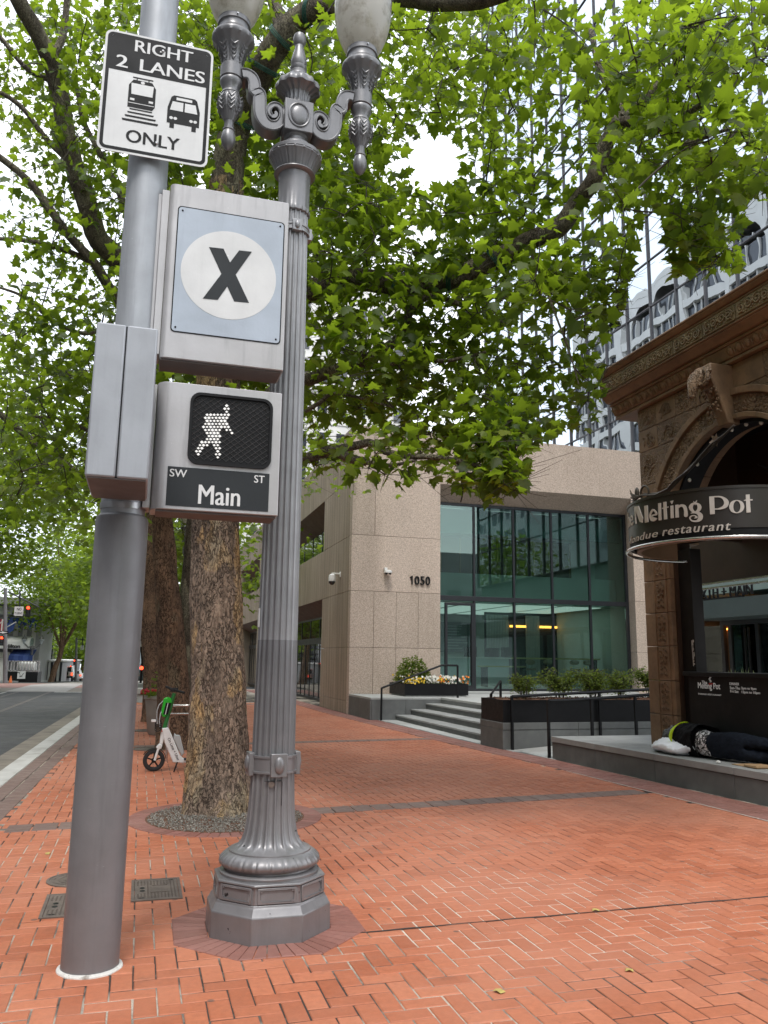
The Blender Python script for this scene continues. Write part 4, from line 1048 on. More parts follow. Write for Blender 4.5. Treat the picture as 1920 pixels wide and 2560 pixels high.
for k, (xa, z) in enumerate(((6.80, .145), (7.24, .295), (7.68, .445))):
    s = MB().box((xa+.02, 14.95, .0), (xa+.46, 21.68, z-.04)).build('step', M['granite'], ter)
    y = 14.96
    while y < 21.6:
        e = min(21.675, y+1.68); MB().box((xa, y+.003, z-.04), (xa+.455, e-.003, z)).build('tread_slab', M['granite_top'], s, bev=.004); y += 1.68
def rail(name, label, pts, posts, r=.022, grp='black metal handrails'):
    t = thing(name, label, 'handrail', posts[0][0], grp)
    mb = MB()
    for a, b in zip(pts, pts[1:]):
        a, b = Vector(a), Vector(b); mb.tube([a, b], r*1.25, 4)
    mb.build('top_bar', M['black_metal'], t, ang=20)
    for a, b in posts: MB().box((a[0]-r, a[1]-r, a[2]), (a[0]+r, a[1]+r, b[2])).build('post', M['black_metal'], t)
rail('handrail', 'black handrail rising beside the flower box on the steps', [(6.36, 21.55, .86), (8.12, 21.6, 1.49), (8.60, 21.6, 1.49)], [((6.36, 21.55, 0), (0, 0, .87)), ((8.60, 21.6, .6), (0, 0, 1.49))])
t = thing('flower_box', 'low black metal flower box full of white and orange pansies on the terrace corner', 'planter', (8.25, 23, T), 'black metal planters')
MB().box((7.27, 22.32, T+.035), (9.22, 22.34, T+.36)).box((7.27, 23.78, T+.035), (9.22, 23.80, T+.36)).box((7.27, 22.34, T+.035), (7.29, 23.78, T+.36)).box((9.20, 22.34, T+.035), (9.22, 23.78, T+.36)).build('side', M['black_metal'], t)
MB().box((7.32, 22.37, T), (9.17, 23.75, T+.035)).build('foot', M['concrete'], t)
MB().box((7.29, 22.34, T+.04), (9.20, 23.78, T+.33)).build('soil', M['mulch'], t)
gleaf = pm('flower_foliage', (.045, .085, .02), .7, .35, 12)
V = MB(); V2 = {'white': MB(), 'yellow': MB(), 'orange': MB()}
for i in range(900):
    x, y = RN.uniform(7.28, 9.21), RN.uniform(22.33, 23.78); z = T+.33+RN.uniform(0, .16); a = RN.uniform(0, 6.3); s = RN.uniform(.03, .06)
    V.quad((x, y, z), (x+s*math.cos(a), y+s*math.sin(a), z+.02), (x+1.6*s*math.cos(a+.5), y+1.6*s*math.sin(a+.5), z+.01), (x+s*math.cos(a+1.1), y+s*math.sin(a+1.1), z+.03))
for i in range(330):
    x, y = RN.uniform(7.26, 9.23), 22.30+1.45*RN.random()**1.5; z = T+.36+RN.uniform(0, .22)
    k = 'yellow' if x < 7.95 and RN.random() < .75 else ('orange' if (x > 8.95 or 8.35 < x < 8.6) and RN.random() < .7 else 'white')
    if k == 'orange' and RN.random() < .3: k = 'yellow'
    c = Vector((x, y, z)); n = Vector((RN.uniform(-.6, .4), -1, RN.uniform(-.1, .8))).normalized(); u = n.cross(Vector((0, 0, 1))).normalized(); w = u.cross(n)
    s = RN.uniform(.024, .038); q = 7
    pts = [c+(u*math.cos(2*PI*j/10)+w*math.sin(2*PI*j/10))*s*(1 if j % 2 == 0 else .78)+n*(.008 if j % 2 else 0) for j in range(10)]
    V2[k].add([c-n*.006]+pts, [(0, 1+j, 1+(j+1) % 10) for j in range(10)])
o = V.build('pansy_foliage', gleaf, ang=0); tag(o, 'green pansy leaves filling the black flower box', 'plants', kind='stuff')
for k, c in (('white', (.75, .74, .68)), ('yellow', (.70, .48, .04)), ('orange', (.72, .22, .02))):
    o = V2[k].build(k+'_flowers', pm(k+'_petal', c, .6, .08, 30), ang=0)
    tag(o, {'white': 'white pansy blooms crowding the black flower box', 'yellow': 'yellow pansy blooms at the left end of the flower box', 'orange': 'orange pansy blooms at the right end of the flower box'}[k], 'flowers', 'pansies in the flower box', 'stuff')

# long planter on its stone base, ramp, rails
t = thing('long_planter', 'long black metal planter on a grey stone base beside the ramp', 'planter', (8.3, 14.6, 0), 'black metal planters')
for x0, x1 in ((6.53, 8.1), (8.106, 9.7), (9.706, 11.3)):
    MB().box((x0, 14.16, -.02), (x1, 15.2, .36)).build('base_block', M['granite'], t, bev=.006)
    MB().box((x0, 14.15, .363), (x1, 15.21, .49)).build('coping', M['granite'], t, bev=.006)
MB().box((6.55, 14.17, .492), (11.3, 14.19, .905)).box((6.55, 15.18, .492), (11.3, 15.2, .905)).box((6.55, 14.19, .492), (6.57, 15.18, .905)).box((11.28, 14.19, .492), (11.3, 15.18, .905)).build('side', M['black_metal'], t)
mb = MB(); nx = 60
vs = []; fs = []
for j in range(9):
    for i in range(nx): vs.append((6.57+4.71*i/(nx-1), 14.19+.99*j/8, .86+.05*noise.noise((i*.4, j*.5, 0))+.03*math.sin(PI*j/8)))
for j in range(8):
    for i in range(nx-1): fs.append((j*nx+i, j*nx+i+1, (j+1)*nx+i+1, (j+1)*nx+i))
mb.add(vs, fs); mb.build('mulch', M['mulch'], t)
mb = MB()
for i in range(1500):
    x, y = RN.uniform(6.6, 11.2), RN.uniform(14.22, 15.15); a = RN.uniform(0, 6.3); s = RN.uniform(.015, .04)
    mb.quad((x, y, .91+RN.uniform(-.01, .03)), (x+s*math.cos(a), y+s*math.sin(a), .92), (x+s*math.cos(a)-.008*math.sin(a), y+s*math.sin(a)+.008*math.cos(a), .925), (x-.008*math.sin(a), y+.008*math.cos(a), .915))
o = mb.build('bark_chips', M['mulch'], t, ang=0); o['kind'] = 'stuff'
struct(MB().hexa([(6.80, 12.95, -.02), (12.5, 12.95, -.02), (12.5, 14.14, -.02), (6.80, 14.14, -.02)], [(6.80, 12.95, .012), (12.5, 12.95, .42), (12.5, 14.14, .42), (6.80, 14.14, .012)]).build('ramp', M['concrete']))
rail('handrail', 'black handrail along the front of the long planter', [(6.70, 14.11, .97), (9.70, 14.11, 1.11), (12.0, 14.11, 1.4)], [((6.70, 14.11, 0), (0, 0, .985)), ((8.55, 14.11, .02), (0, 0, 1.04)), ((10.4, 14.11, .2), (0, 0, 1.2))])
rail('handrail', 'black handrail at the end of the grey stone plinth', [(6.78, 12.84, .955), (7.25, 12.84, .965), (9.3, 12.84, 1.09), (12.0, 12.84, 1.4)], [((6.78, 12.84, 0), (0, 0, .97)), ((8.50, 12.84, .1), (0, 0, 1.04)), ((7.62, 12.84, .08), (0, 0, .98)), ((10.2, 12.84, .2), (0, 0, 1.15))])
rail('handrail', 'short sloping black handrail behind the left end of the long planter', [(6.9, 15.5, .95), (7.8, 17.0, 1.18)], [((6.9, 15.5, .1), (0, 0, .95)), ((7.8, 17.0, .4), (0, 0, 1.18))])

# ------------------------------------------------------------------ terracotta portico with the restaurant sign
Z0 = .37
plx = lambda y: 6.79+.062*(12.75-y)
pl = struct(MB().hexa([(plx(12.75), 12.75, -.02), (16, 12.75, -.02), (16, 2, -.02), (plx(2), 2, -.02)], [(plx(12.75)+.02, 12.73, Z0-.075), (16, 12.73, Z0-.075), (16, 2, Z0-.075), (plx(2)+.02, 2, Z0-.075)]).build('plinth', M['granite'], ang=20))
ys = [12.75, 11.50, 10.10, 8.62, 7.75, 6.3, 4.8, 3.2, 2]
for a, b in zip(ys, ys[1:]):
    MB().hexa([(plx(a), a-.004, -.02), (plx(a)+.018, a-.004, -.02), (plx(b)+.018, b+.004, -.02), (plx(b), b+.004, -.02)], [(plx(a), a-.004, .275), (plx(a)+.018, a-.004, .275), (plx(b)+.018, b+.004, .275), (plx(b), b+.004, .275)]).build('facing_slab', M['granite'], pl, bev=.002)
    for w0, w1 in ((-.012, .75), (.756, 1.6), (1.606, 2.6)):
        MB().hexa([(plx(a)+w0, a-.004+.012*(a == 12.75), .283), (plx(a)+w1, a-.004, .283), (plx(b)+w1, b+.004, .283), (plx(b)+w0, b+.004, .283)], [(plx(a)+w0, a-.004+.012*(a == 12.75), Z0), (plx(a)+w1, a-.004, Z0), (plx(b)+w1, b+.004, Z0), (plx(b)+w0, b+.004, Z0)]).build('coping_slab', M['granite_top'], pl, bev=.004)
MB().box((9.3, 2, Z0-.07), (16, 12.7, Z0-.004)).build('plinth_floor', M['granite_top'], pl)
AX, AYc = 7.6, 8.95                         # arch axis
Bp = thing('portico', 'carved brown terracotta portico with heavy cornice and round arch', 'portico', (AX, AYc, Z0))
def colblock(y0, y1, z0, z1):
    MB().box((AX, y0, z0+.004), (AX+.75, y1, z1-.004)).build('block', M['terra'], Bp, bev=.008)
def relief_strip(mb, y0, y1, z0, z1, X):   # small scrolling knots
    n = max(1, int((z1-z0)/.085))
    for i in range(n):
        zc = z0+(i+.5)*(z1-z0)/n
        for s in (-1, 1):
            yc = (y0+y1)/2+s*(y1-y0)*.24
            pts = [(X-.006, yc+(.034-.0042*k)*math.cos(k*.9*s+i), zc+(.034-.0042*k)*math.sin(k*.9+i)) for k in range(8)]
            mb.tube(pts, .0085, 4)
        mb.ball((X-.002, (y0+y1)/2, zc+.03), (.012, .018, .022), 6, 4)
zj = [Z0, .86, 1.36, 1.87, 2.375, 2.87, 3.37, 3.87]
for side in (1, -1):
    ya, yb = (10.42, 11.10) if side > 0 else (6.80, 7.48)
    for z0, z1 in zip(zj, zj[1:]):
        for (a, b, dx) in ((.47, .68, 0), (.0, .47, -.012)):
            y0, y1 = (ya+a, ya+b) if side > 0 else (yb-b, yb-a)
            MB().box((AX+dx, y0+.002, z0+.004), (AX+.34, y1-.002, z1-.004)).build('block', M['terra'], Bp, bev=.008)
        if side > 0:
            mb = MB(); relief_strip(mb, ya+.13, ya+.37, z0+.03, z1-.03, AX-.012); mb.build('carved_strip', M['terra_rel'], Bp)
            [MB().box((AX-.025, ya+q, z0+.006), (AX-.0, ya+q+.025, z1-.006)).build('fillet', M['terra'], Bp) for q in (.09, .385)]
# spandrel wall with arch cut out, as coursed blocks
ro, ri, zc = 1.93, 1.50, 3.42
ZT = 5.70
def arch_y(z, r): 
    q = r*r-(z-zc)**2; return math.sqrt(q) if q > 0 else 0
courses = [3.87, 4.42, 4.98, 5.34, ZT]
for side in (1, -1):
    yo = 11.10 if side > 0 else 6.80
    for ci, (z0, z1) in enumerate(zip(courses, courses[1:])):
        n = 6
        yi0 = AYc+side*max(arch_y(z0, ro), .0); 
        pts = [(yo, z0+.004), (yo, z1-.004)]
        inner = [(AYc+side*arch_y(z0+(z1-z0)*k/n, ro), z0+(z1-z0)*k/n) for k in range(n+1)]
        inner = [(y, min(max(z, z0+.004), z1-.004)) for y, z in inner]
        # split the course into blocks about 0.55 m wide
        y_in = max((y*side for y, z in inner))*side; w = abs(yo-y_in); nb = max(1, round(w/.55))
        cuts = [yo+(y_in-yo)*k/nb for k in range(nb+1)]
        for k in range(nb):
            a, b = cuts[k], cuts[k+1]
            s_ = .003*side
            if k < nb-1: poly = [(a-s_, z0+.004), (a-s_, z1-.004), (b+s_, z1-.004), (b+s_, z0+.004)]
            else: poly = [(a-s_, z0+.004), (a-s_, z1-.004)]+[p for p in inner[::-1]]
            MB().prism(poly, lambda u, v, d: (AX+.02+d, u, v), 0, .7).build('block', M['terra_rel' if (k+ci) % 2 else 'terra'], Bp, bev=.006, ang=25)
            if side > 0:                     # trailing vine carved on the block
                cy, cz = (a+b)/2, (z0+z1)/2; mb = MB(); ph = RN.uniform(0, 6)
                for q in range(3):
                    R0 = RN.uniform(.09, .15); oy, oz = RN.uniform(-.1, .1), RN.uniform(-.1, .1)
                    pts = [(AX+.016, cy+oy+(R0*(1-j/16))*math.cos(ph+q*2+j*.55), cz+oz+(R0*(1-j/16))*math.sin(ph+q*2+j*.55)) for j in range(14)]
                    if all(abs(p[1]-cy) < w/nb/2-.02 and abs(p[2]-cz) < (z1-z0)/2-.02 and (p[1]-AYc)**2+(p[2]-zc)**2 > (ro+.03)**2 for p in pts): mb.tube(pts, .011, 5)
                for q in range(9):
                    y, z = cy+RN.uniform(-.2, .2)*w/nb*1.6, cz+RN.uniform(-.18, .18)*(z1-z0)*1.9
                    if (y-AYc)**2+(z-zc)**2 > (ro+.04)**2 and abs(y-cy) < w/nb/2-.03 and abs(z-cz) < (z1-z0)/2-.03: mb.ball((AX+.018, y, z), (.012, RN.uniform(.015, .035), RN.uniform(.015, .035)), 7, 4)
                if mb.v: mb.build('carved_vine', M['terra_rel'], Bp)
# arch ring: moulded voussoirs
nv = 13
for k in range(nv):
    a0, a1 = PI*k/nv, PI*(k+1)/nv
    for (r0, r1, dx, nm, mt) in ((ri, ri+.075, -.03, 'arch_moulding', 'terra'), (ri+.078, ro-.10, .0, 'voussoir', 'terra_rel'), (ro-.098, ro, -.045, 'arch_moulding', 'terra')):
        poly = [(AYc+r1*math.cos(a0+(a1-a0)*j/6+(.002 if j == 0 else 0)), zc+r1*math.sin(a0+(a1-a0)*j/6)) for j in range(7)]+[(AYc+r0*math.cos(a0+(a1-a0)*j/6), zc+r0*math.sin(a0+(a1-a0)*j/6)) for j in range(6, -1, -1)]
        MB().prism(poly, lambda u, v, d: (AX+dx+d, u, v), 0, .6).build(nm, M[mt], Bp, bev=.01, ang=25)
    mb = MB(); am = (a0+a1)/2
    for q in range(26):
        a = a0+(a1-a0)*RN.uniform(.06, .94); r = RN.uniform(ri+.10, ro-.125)
        mb.ball((AX-.002, AYc+r*math.cos(a), zc+r*math.sin(a)), (.014, RN.uniform(.012, .026), RN.uniform(.012, .026)), 6, 4)
    mb.build('carved_knots', M['terra_rel'], Bp)['kind'] = 'stuff'
# console with a ram's head over the arch crown
cz = 5.28
con = MB().prism([(AX+.1, 5.70), (AX-.34, 5.70), (AX-.36, 5.55), (AX-.30, 5.40), (AX-.22, 5.2), (AX-.14, 5.0), (AX-.10, 4.85), (AX+.1, 4.85)], lambda u, v, d: (u, AYc+d, v), -.11, .11).build('console', M['terra'], Bp, bev=.02)
mb = MB(); hx = AX-.40
mb.ball((hx+.03, AYc+.05, 5.52), (.13, .12, .15), 16, 10); mb.tube([(hx-.0, AYc+.05, 5.52), (hx-.10, AYc+.07, 5.40), (hx-.12, AYc+.08, 5.26)], [.11, .085, .05], 12)
mb.ball((hx-.12, AYc+.08, 5.25), (.055, .05, .045), 10, 6)
for s in (-1, 1):
    pts = [(hx+.02-.01*j, AYc+.05+s*(.11+.10*math.sin(j*.5)*.8), 5.60-.11*(1-math.cos(j*.5))) for j in range(10)]
    mb.tube(pts, [.055-.0042*j for j in range(10)], 8); mb.ball((hx-.05, AYc+.05+s*.08, 5.50), .022, 8, 6)
    mb.ball((hx+.0, AYc+.05+s*.19, 5.55), (.03, .07, .03), 8, 6)
mb.build('ram_head', M['terra_rel'], con)
mb = MB()
for j in range(40): mb.ball((AX-.30+.2*(5.5-5.2)*0+RN.uniform(-.02, .02)+.28*(5.38-(zz := RN.uniform(4.95, 5.35)))*.62+.02, AYc+RN.uniform(-.13, .13), zz), RN.uniform(.016, .03), 6, 4)
mb.build('carved_beard', M['terra_rel'], con)['kind'] = 'stuff'
# cornice: bed mould, egg and dart, fascia, carved blocks, top mould; all returned at the corner
YE, YN, YC = 11.10, 6.2, 11.63
def course(z0, z1, out, nm, mt, bev=.012, out2=None):
    o2 = out if out2 is None else out2
    out *= .82; o2 *= .82; k = .06               # the cornice runs past the column and ends in a plain cut
    vs_b = [(AX-out, YN, z0), (AX-out, YC+out*k, z0), (AX+1.2, YC+out*k, z0), (AX+1.2, YN, z0)]
    vs_t = [(AX-o2, YN, z1), (AX-o2, YC+o2*k, z1), (AX+1.2, YC+o2*k, z1), (AX+1.2, YN, z1)]
    return MB().hexa([vs_b[3], vs_b[2], vs_b[1], vs_b[0]], [vs_t[3], vs_t[2], vs_t[1], vs_t[0]]).build(nm, M[mt], Bp, bev=bev, ang=25)
course(5.703, 5.76, .07, 'bed_mould', 'terra'); course(5.763, 5.915, .09, 'egg_course', 'terra', out2=.17)
course(5.918, 5.96, .20, 'fillet_course', 'terra'); course(5.963, 6.06, .25, 'cyma_course', 'terra', out2=.37); course(6.063, 6.095, .40, 'fillet_course', 'terra')
course(6.098, 6.33, .40, 'frieze_core', 'terra_green', bev=0); course(6.37, 6.43, .44, 'top_mould', 'terra', out2=.50); course(6.433, 6.47, .52, 'roof_edge', 'terra'); course(6.333, 6.367, .42, 'fillet_course', 'terra')
y = YC-.10; k = 0
while y > 6.4:
    egg = MB()
    if abs(y-AYc) > .22:
        Mx = Matrix.Rotation(math.radians(-24), 3, 'Y')
        egg.ball((AX-.108, y, 5.838), (.030, .046, .068), 12, 8, Mx)
        pts = [(AX-.105-.03*math.sin(q)*0+.0-.035*(1-math.sin(q*PI/8)*1)*0, y+.064*math.cos(q*PI/8+PI), 5.855-.085*math.sin(q*PI/8)) for q in range(9)]
        pts = [(p[0]-.0+(.5*(5.838-p[2])), p[1], p[2]) for p in pts]; egg.tube(pts, .010, 5)
        egg.build('egg_ornament', M['terra'], Bp); MB().ball((AX-.102, y-.083, 5.83), (.02, .012, .06), 6, 5, Mx).build('dart_ornament', M['terra'], Bp)
    y -= .166

def scroll_relief(mb, fn, L, H):
    for s in (-1, 1):
        for q in (0, 1):
            c0 = s*L*(.13+.22*q); sg = 1 if q == 0 else -1
            pts = []
            for j in range(18):
                r = .075*H/.2*(1-j/20); a = s*sg*(j*.62)+PI*.5; pts.append(fn(c0+r*math.cos(a), sg*.01+r*math.sin(a), .012))
            mb.tube(pts, .0125, 5)
            for j in range(6):
                a = j*1.05; p = fn(c0+.085*math.cos(a)*H/.2, .085*math.sin(a)*H/.2, .006); mb.ball(p, .014, 6, 4)
    mb.ball(fn(0, 0, .006), .026, 8, 6); mb.ball(fn(0, .05, .006), .018, 8, 6); mb.ball(fn(0, -.055, .006), .016, 8, 6)
y = YC-.01; L = .665; k = 0
while y > 6.6:
    a, b = y, y-L; fn0 = lambda u, v, d: (AX-.330-d, u, v)
    o = MB().prism(rrect(b+.006, 6.105, a-.006, 6.325, .02, 3), fn0, .0, .012).build('frieze_block', M['terra_green'], Bp, bev=.003)
    mb = MB(); cy = (a+b)/2; scroll_relief(mb, lambda u, v, d: (AX-.340-d, cy+u, 6.215+v), L*.93, .2); mb.build('scroll_carving', M['terra_green'], o)
    y -= L; k += 1
for k in range(2):                          # return face at the corner
    x0 = AX-.32+k*.66; o = MB().prism(rrect(x0+.006, 6.105, x0+.65, 6.325, .02, 3), lambda u, v, d: (u, YC+.025+d, v), 0, .012).build('frieze_block', M['terra_green'], Bp, bev=.003)
MB().box((AX+.03, YN, 5.72), (AX+3.2, YE-.02, 6.40)).build('roof_core', M['dark_brown'], Bp)
MB().box((AX+.06, 10.385, Z0), (AX+.345, 10.418, 3.6)).build('jamb', M['dark_brown'], Bp)
# dark post, ceiling and inner drum of the doorway
MB().box((AX+.12, 10.10, Z0+.002), (AX+.31, 10.41, 3.30)).build('dark_post', M['post_dark'], Bp, bev=.006)
mb = MB(); mb.tube([(AX+.118, 10.16, 1.95), (AX+.117, 10.155, 1.75), (AX+.118, 10.15, 1.58)], .006, 4)
sc = pm('scratched_paint', (.45, .43, .4), .8, .2, 20)
mb.build('scratch', sc, Bp)
mb = MB()
for j in range(9): z = 1.92-j*.04; mb.box((AX+.116, 10.125+RN.uniform(-.012, .012), z), (AX+.1195, 10.135+RN.uniform(0, .012), z+RN.uniform(.02, .05)))
mb.build('scuff', sc, Bp)
MB().box((AX+1.75, 6.2, 2.99), (AX+1.85, 12.2, 5.7)).build('inner_wall', M['dark_brown'], Bp)
MB().box((AX+.6, 6.2, 5.3), (AX+1.75, 11.05, 5.35)).build('dark_ceiling', M['black'], Bp)
MB().box((AX+.62, 10.9, 3.6), (AX+1.75, 11.0, 5.3)).build('side_wall', M['dark_brown'], Bp)
MB().box((AX+1.68, 6.2, 2.96), (AX+1.745, 12.2, 2.985)).box((AX+1.66, 6.2, 2.88), (AX+1.745, 12.2, 2.905)).build('chrome_rail', M['chrome'], Bp)
# bulbs round the arch soffit
bulb = pm('clear_bulb', (.75, .72, .65), .08, .05, 5, spec=.9)
for k in range(16):
    a = PI*(k+.5)/16; r = ri-.06
    p = Vector((AX+.16, AYc+r*math.cos(a), zc+r*math.sin(a)))
    b_ = MB().ball(p, (.028, .028, .034), 10, 8).build('bulb', bulb, Bp)
    MB().tube([p+Vector((0, .03*math.cos(a), .03*math.sin(a))), p+Vector((0, .065*math.cos(a), .065*math.sin(a)))], .014, 8).build('socket', M['black'], b_)
MB().add(*frame([(AYc+(ri-.002)*math.cos(PI*k/40), zc+(ri-.002)*math.sin(PI*k/40)) for k in range(41)]+[(AYc-(ri-.05), zc-.02), (AYc+(ri-.05), zc-.02)][:0], [(AYc+(ri-.05)*math.cos(PI*k/40), zc+(ri-.05)*math.sin(PI*k/40)) for k in range(41)], 0, .3, lambda u, v, d: (AX+.09+d, u, v))).build('soffit_band', M['black'], Bp, ang=40)
mb = MB()                                   # iron chandelier deep in the arch
for k in range(7):
    a = 2*PI*k/7; mb.tube([(AX+1.0, AYc-.1, 4.55), (AX+1.0+.25*math.cos(a), AYc-.1+.25*math.sin(a), 4.25), (AX+1.0+.5*math.cos(a), AYc-.1+.5*math.sin(a), 4.38)], .015, 6)
mb.tube([(AX+1.0, AYc-.1, 4.5), (AX+1.0, AYc-.1, 5.3)], .02, 6)
o = mb.build('chandelier', M['black_metal'], origin=(AX+1, AYc, 4.3)); tag(o, 'black iron chandelier hanging in the dark portico arch', 'chandelier')

# the drum-shaped sign
SX, SY, SR = 7.42, 8.95, 1.24
t = thing('restaurant_sign', 'curved dark brown sign reading The Melting Pot a fondue restaurant with a steel ring', 'sign', (SX, SY, 3.1))
def arcband(r0, r1, z0, z1, a0=math.radians(88), a1=math.radians(272), n=72):
    mb = MB(); vs = []
    for i in range(n+1):
        a = a0+(a1-a0)*i/n
        for r in (r0, r1):
            for z in (z0, z1): vs.append((SX+r*math.cos(a), SY+r*math.sin(a), z))
    fs = []
    for i in range(n):
        b = 4*i; c = b+4; fs += [(b+2, c+2, c+3, b+3), (b, b+1, c+1, c), (b+1, b+3, c+3, c+1), (b, c, c+2, b+2)]
    fs += [(0, 2, 3, 1), (4*n, 4*n+1, 4*n+3, 4*n+2)]
    return mb.add(vs, fs)
arcband(SR-.05, SR, 3.22, 3.70).build('drum', M['awning'], t)
arcband(SR-.03, SR+.012, 3.70, 3.735).build('top_lip', M['awning'], t)
arcband(SR-.06, SR-.012, 3.14, 3.22).build('shadow_gap', M['black'], t)
inn = pm('tan_inner_lining', (.20, .13, .07), .5, .1, 2)
arcband(SR-.16, SR-.10, 3.10, 3.62).build('inner_lining', inn, t)
MB().prism([(SX+(SR-.06)*math.cos(math.radians(90+180*i/40)), SY+(SR-.06)*math.sin(math.radians(90+180*i/40))) for i in range(41)], XY(3.60), 0, .03).build('lid', M['dark_brown'], t)
mb = MB(); mb.tube([(SX+(SR+.035)*math.cos(math.radians(70+220*i/72)), SY+(SR+.035)*math.sin(math.radians(70+220*i/72)), 3.105) for i in range(73)], .022, 12); mb.build('steel_ring', M['chrome'], t, ang=60)
def onsign(u, v, d):                        # u metres along the drum from its street-most point, growing toward the camera side
    a = PI+u/SR; r = SR+.004+d; return (SX+r*math.cos(a), SY+r*math.sin(a), v)
let = MB()
def stem(x0, x1, z0, z1, lean=0): 
    n = 3; let.prism([(x0, z0), (x1, z0), (x1+lean, z1), (x0+lean, z1)], onsign, 0, .012)
def bowl(cx, cz, rx, rz, wl, wr, t_=.012):  # contrasted ring: thick at one side
    n = 32; o = ring2(cx, cz, rx, rz, n); i_ = ring2(cx+(wl-wr)/2, cz, rx-(wl+wr)/2, rz-t_, n); let.add(*frame(o, i_, 0, .012, onsign))
def arcs(cx, cz, rx, rz, a0, a1, w0, w1, n=20):
    o, i_ = [], []
    for k in range(n+1):
        a = math.radians(a0+(a1-a0)*k/n); w = w0+(w1-w0)*math.sin(PI*k/n)
        o.append((cx+rx*math.cos(a), cz+rz*math.sin(a))); i_.append((cx+(rx-w)*math.cos(a), cz+(rz-w*.6)*math.sin(a)))
    let.prism(o+i_[::-1], onsign, 0, .012)
def su(px, py):                             # photo pixel on the drum -> (u, v)
    d = ray(px, py); A = d.x**2+d.y**2; ox, oy = EYE.x-SX, EYE.y-SY; b_ = 2*(d.x*ox+d.y*oy); c_ = ox*ox+oy*oy-SR*SR
    D_ = b_*b_-4*A*c_
    if D_ < 0: return None
    k = (-b_-math.sqrt(D_))/(2*A); p = EYE+d*k; return (math.atan2(p.y-SY, p.x-SX) % (2*PI)-PI)*SR, p.z
def cq(x, y): return su(1620+.18083*x, 1180+.18083*y)
def poly_q(pts): let.prism([cq(*p) for p in pts], onsign, 0, .012)
def smooth(pts, n=4):
    out = []; m_ = len(pts)
    for i in range(m_):
        a, b, c, d = pts[i-1], pts[i], pts[(i+1) % m_], pts[(i+2) % m_]
        for q in range(n):
            u = q/n; out.append(tuple(.5*(2*b[k]+(c[k]-a[k])*u+(2*a[k]-5*b[k]+4*c[k]-d[k])*u*u+(3*b[k]-a[k]-3*c[k]+d[k])*u**3) for k in (0, 1)))
    return out
def ring_q(o, i_, n=4):
    o = [cq(*p) for p in smooth(o, n)]; i_ = [cq(*p) for p in smooth(i_, n)]; let.add(*frame(o, i_, 0, .012, onsign))
# Melting (traced stroke by stroke in its own plane)
poly_q([(-180, 480), (-120, 470), (-60, 640), (-66, 700), (-100, 690)]); poly_q([(-58, 462), (-12, 452), (18, 690), (-62, 702)][:0] or [(-40, 470), (2, 462), (14, 692), (-30, 702)])
poly_q([(-176, 500), (-168, 498), (-150, 716), (-160, 718)])
ring_q([(30, 590), (75, 512), (128, 555), (132, 596), (75, 612), (95, 660), (135, 640), (100, 680), (50, 672)], [(52, 585), (76, 540), (106, 560), (108, 580), (60, 595), (66, 610), (60, 620), (52, 610), (48, 600)])
poly_q([(150, 435), (185, 430), (193, 665), (158, 670)])
poly_q([(220, 418), (258, 412), (272, 652), (232, 658)]); poly_q([(203, 498), (288, 478), (288, 492), (203, 512)])
poly_q([(312, 405), (355, 396), (336, 446)]); poly_q([(318, 470), (355, 464), (362, 636), (322, 642)])
poly_q([(385, 458), (425, 452), (432, 628), (388, 634)]); poly_q(smooth([(425, 470), (470, 448), (520, 462), (546, 520), (552, 612), (508, 618), (505, 540), (488, 490), (455, 482), (430, 500)], 3))
ring_q([(570, 490), (600, 440), (655, 425), (715, 440), (742, 490), (715, 545), (655, 565), (600, 545)], [(622, 490), (632, 455), (655, 445), (680, 458), (690, 490), (680, 525), (655, 545), (632, 525)])
poly_q([(628, 402), (652, 420), (682, 390), (668, 430), (655, 462), (640, 430)])
poly_q(smooth([(592, 575), (640, 552), (720, 556), (760, 600), (750, 660), (690, 692), (610, 685), (575, 640), (600, 605), (650, 598), (690, 620), (675, 640), (640, 642), (660, 625), (640, 610), (605, 618), (592, 645), (625, 670), (680, 665), (700, 620), (680, 585), (640, 572)], 3))
# Pot
poly_q([(848, 342), (915, 336), (926, 582), (860, 588)])
poly_q(smooth([(915, 336), (1010, 336), (1085, 370), (1118, 425), (1090, 490), (1010, 518), (926, 520), (926, 508), (980, 500), (1035, 470), (1052, 425), (1030, 375), (985, 352), (916, 352)], 3))
ring_q([(1122, 480), (1150, 415), (1225, 390), (1300, 415), (1328, 480), (1300, 545), (1225, 572), (1150, 548)], [(1178, 480), (1192, 425), (1225, 400), (1262, 425), (1275, 480), (1262, 535), (1225, 560), (1190, 538)])
poly_q([(1348, 316), (1400, 312), (1416, 560), (1358, 565)]); poly_q([(1322, 392), (1345, 382), (1440, 380), (1440, 396), (1345, 398), (1330, 404)])
let.build('name_letters', M['letter'], t, ang=0)
mb = MB()
a, b = cq(-215, 690), cq(-262, 560)
def along(px0, py0, px1, py1, zh, s, **kw):
    u0, v0 = su(px0, py0); u1, v1 = su(px1, py1); vm = (v0+v1)/2
    fit_text(mb, s, (u0, vm, u1, vm+zh), lambda u, v, d: onsign(u, v, d+.003), **kw)
u_end, v_base = cq(1150, 790); 
vb_, vt_ = cq(700, 830)[1], cq(700, 745)[1]
fit_text(MB(), 'restaurant', (cq(205, 860)[0], vb_, cq(1150, 790)[0], vt_+.01), lambda u, v, d: onsign(u, v, d+.004), .004, .012, shear=.25, spacing=1.15).build('sign_word', M['letter'], t, ang=0)
fit_text(MB(), 'fondue', (cq(-235, 900)[0], vb_, cq(142, 870)[0], vt_+.02), lambda u, v, d: onsign(u, v, d+.004), .004, .002, shear=.25, spacing=1.1).build('sign_word', M['letter'], t, ang=0)
uf = cq(-235, 900)[0]
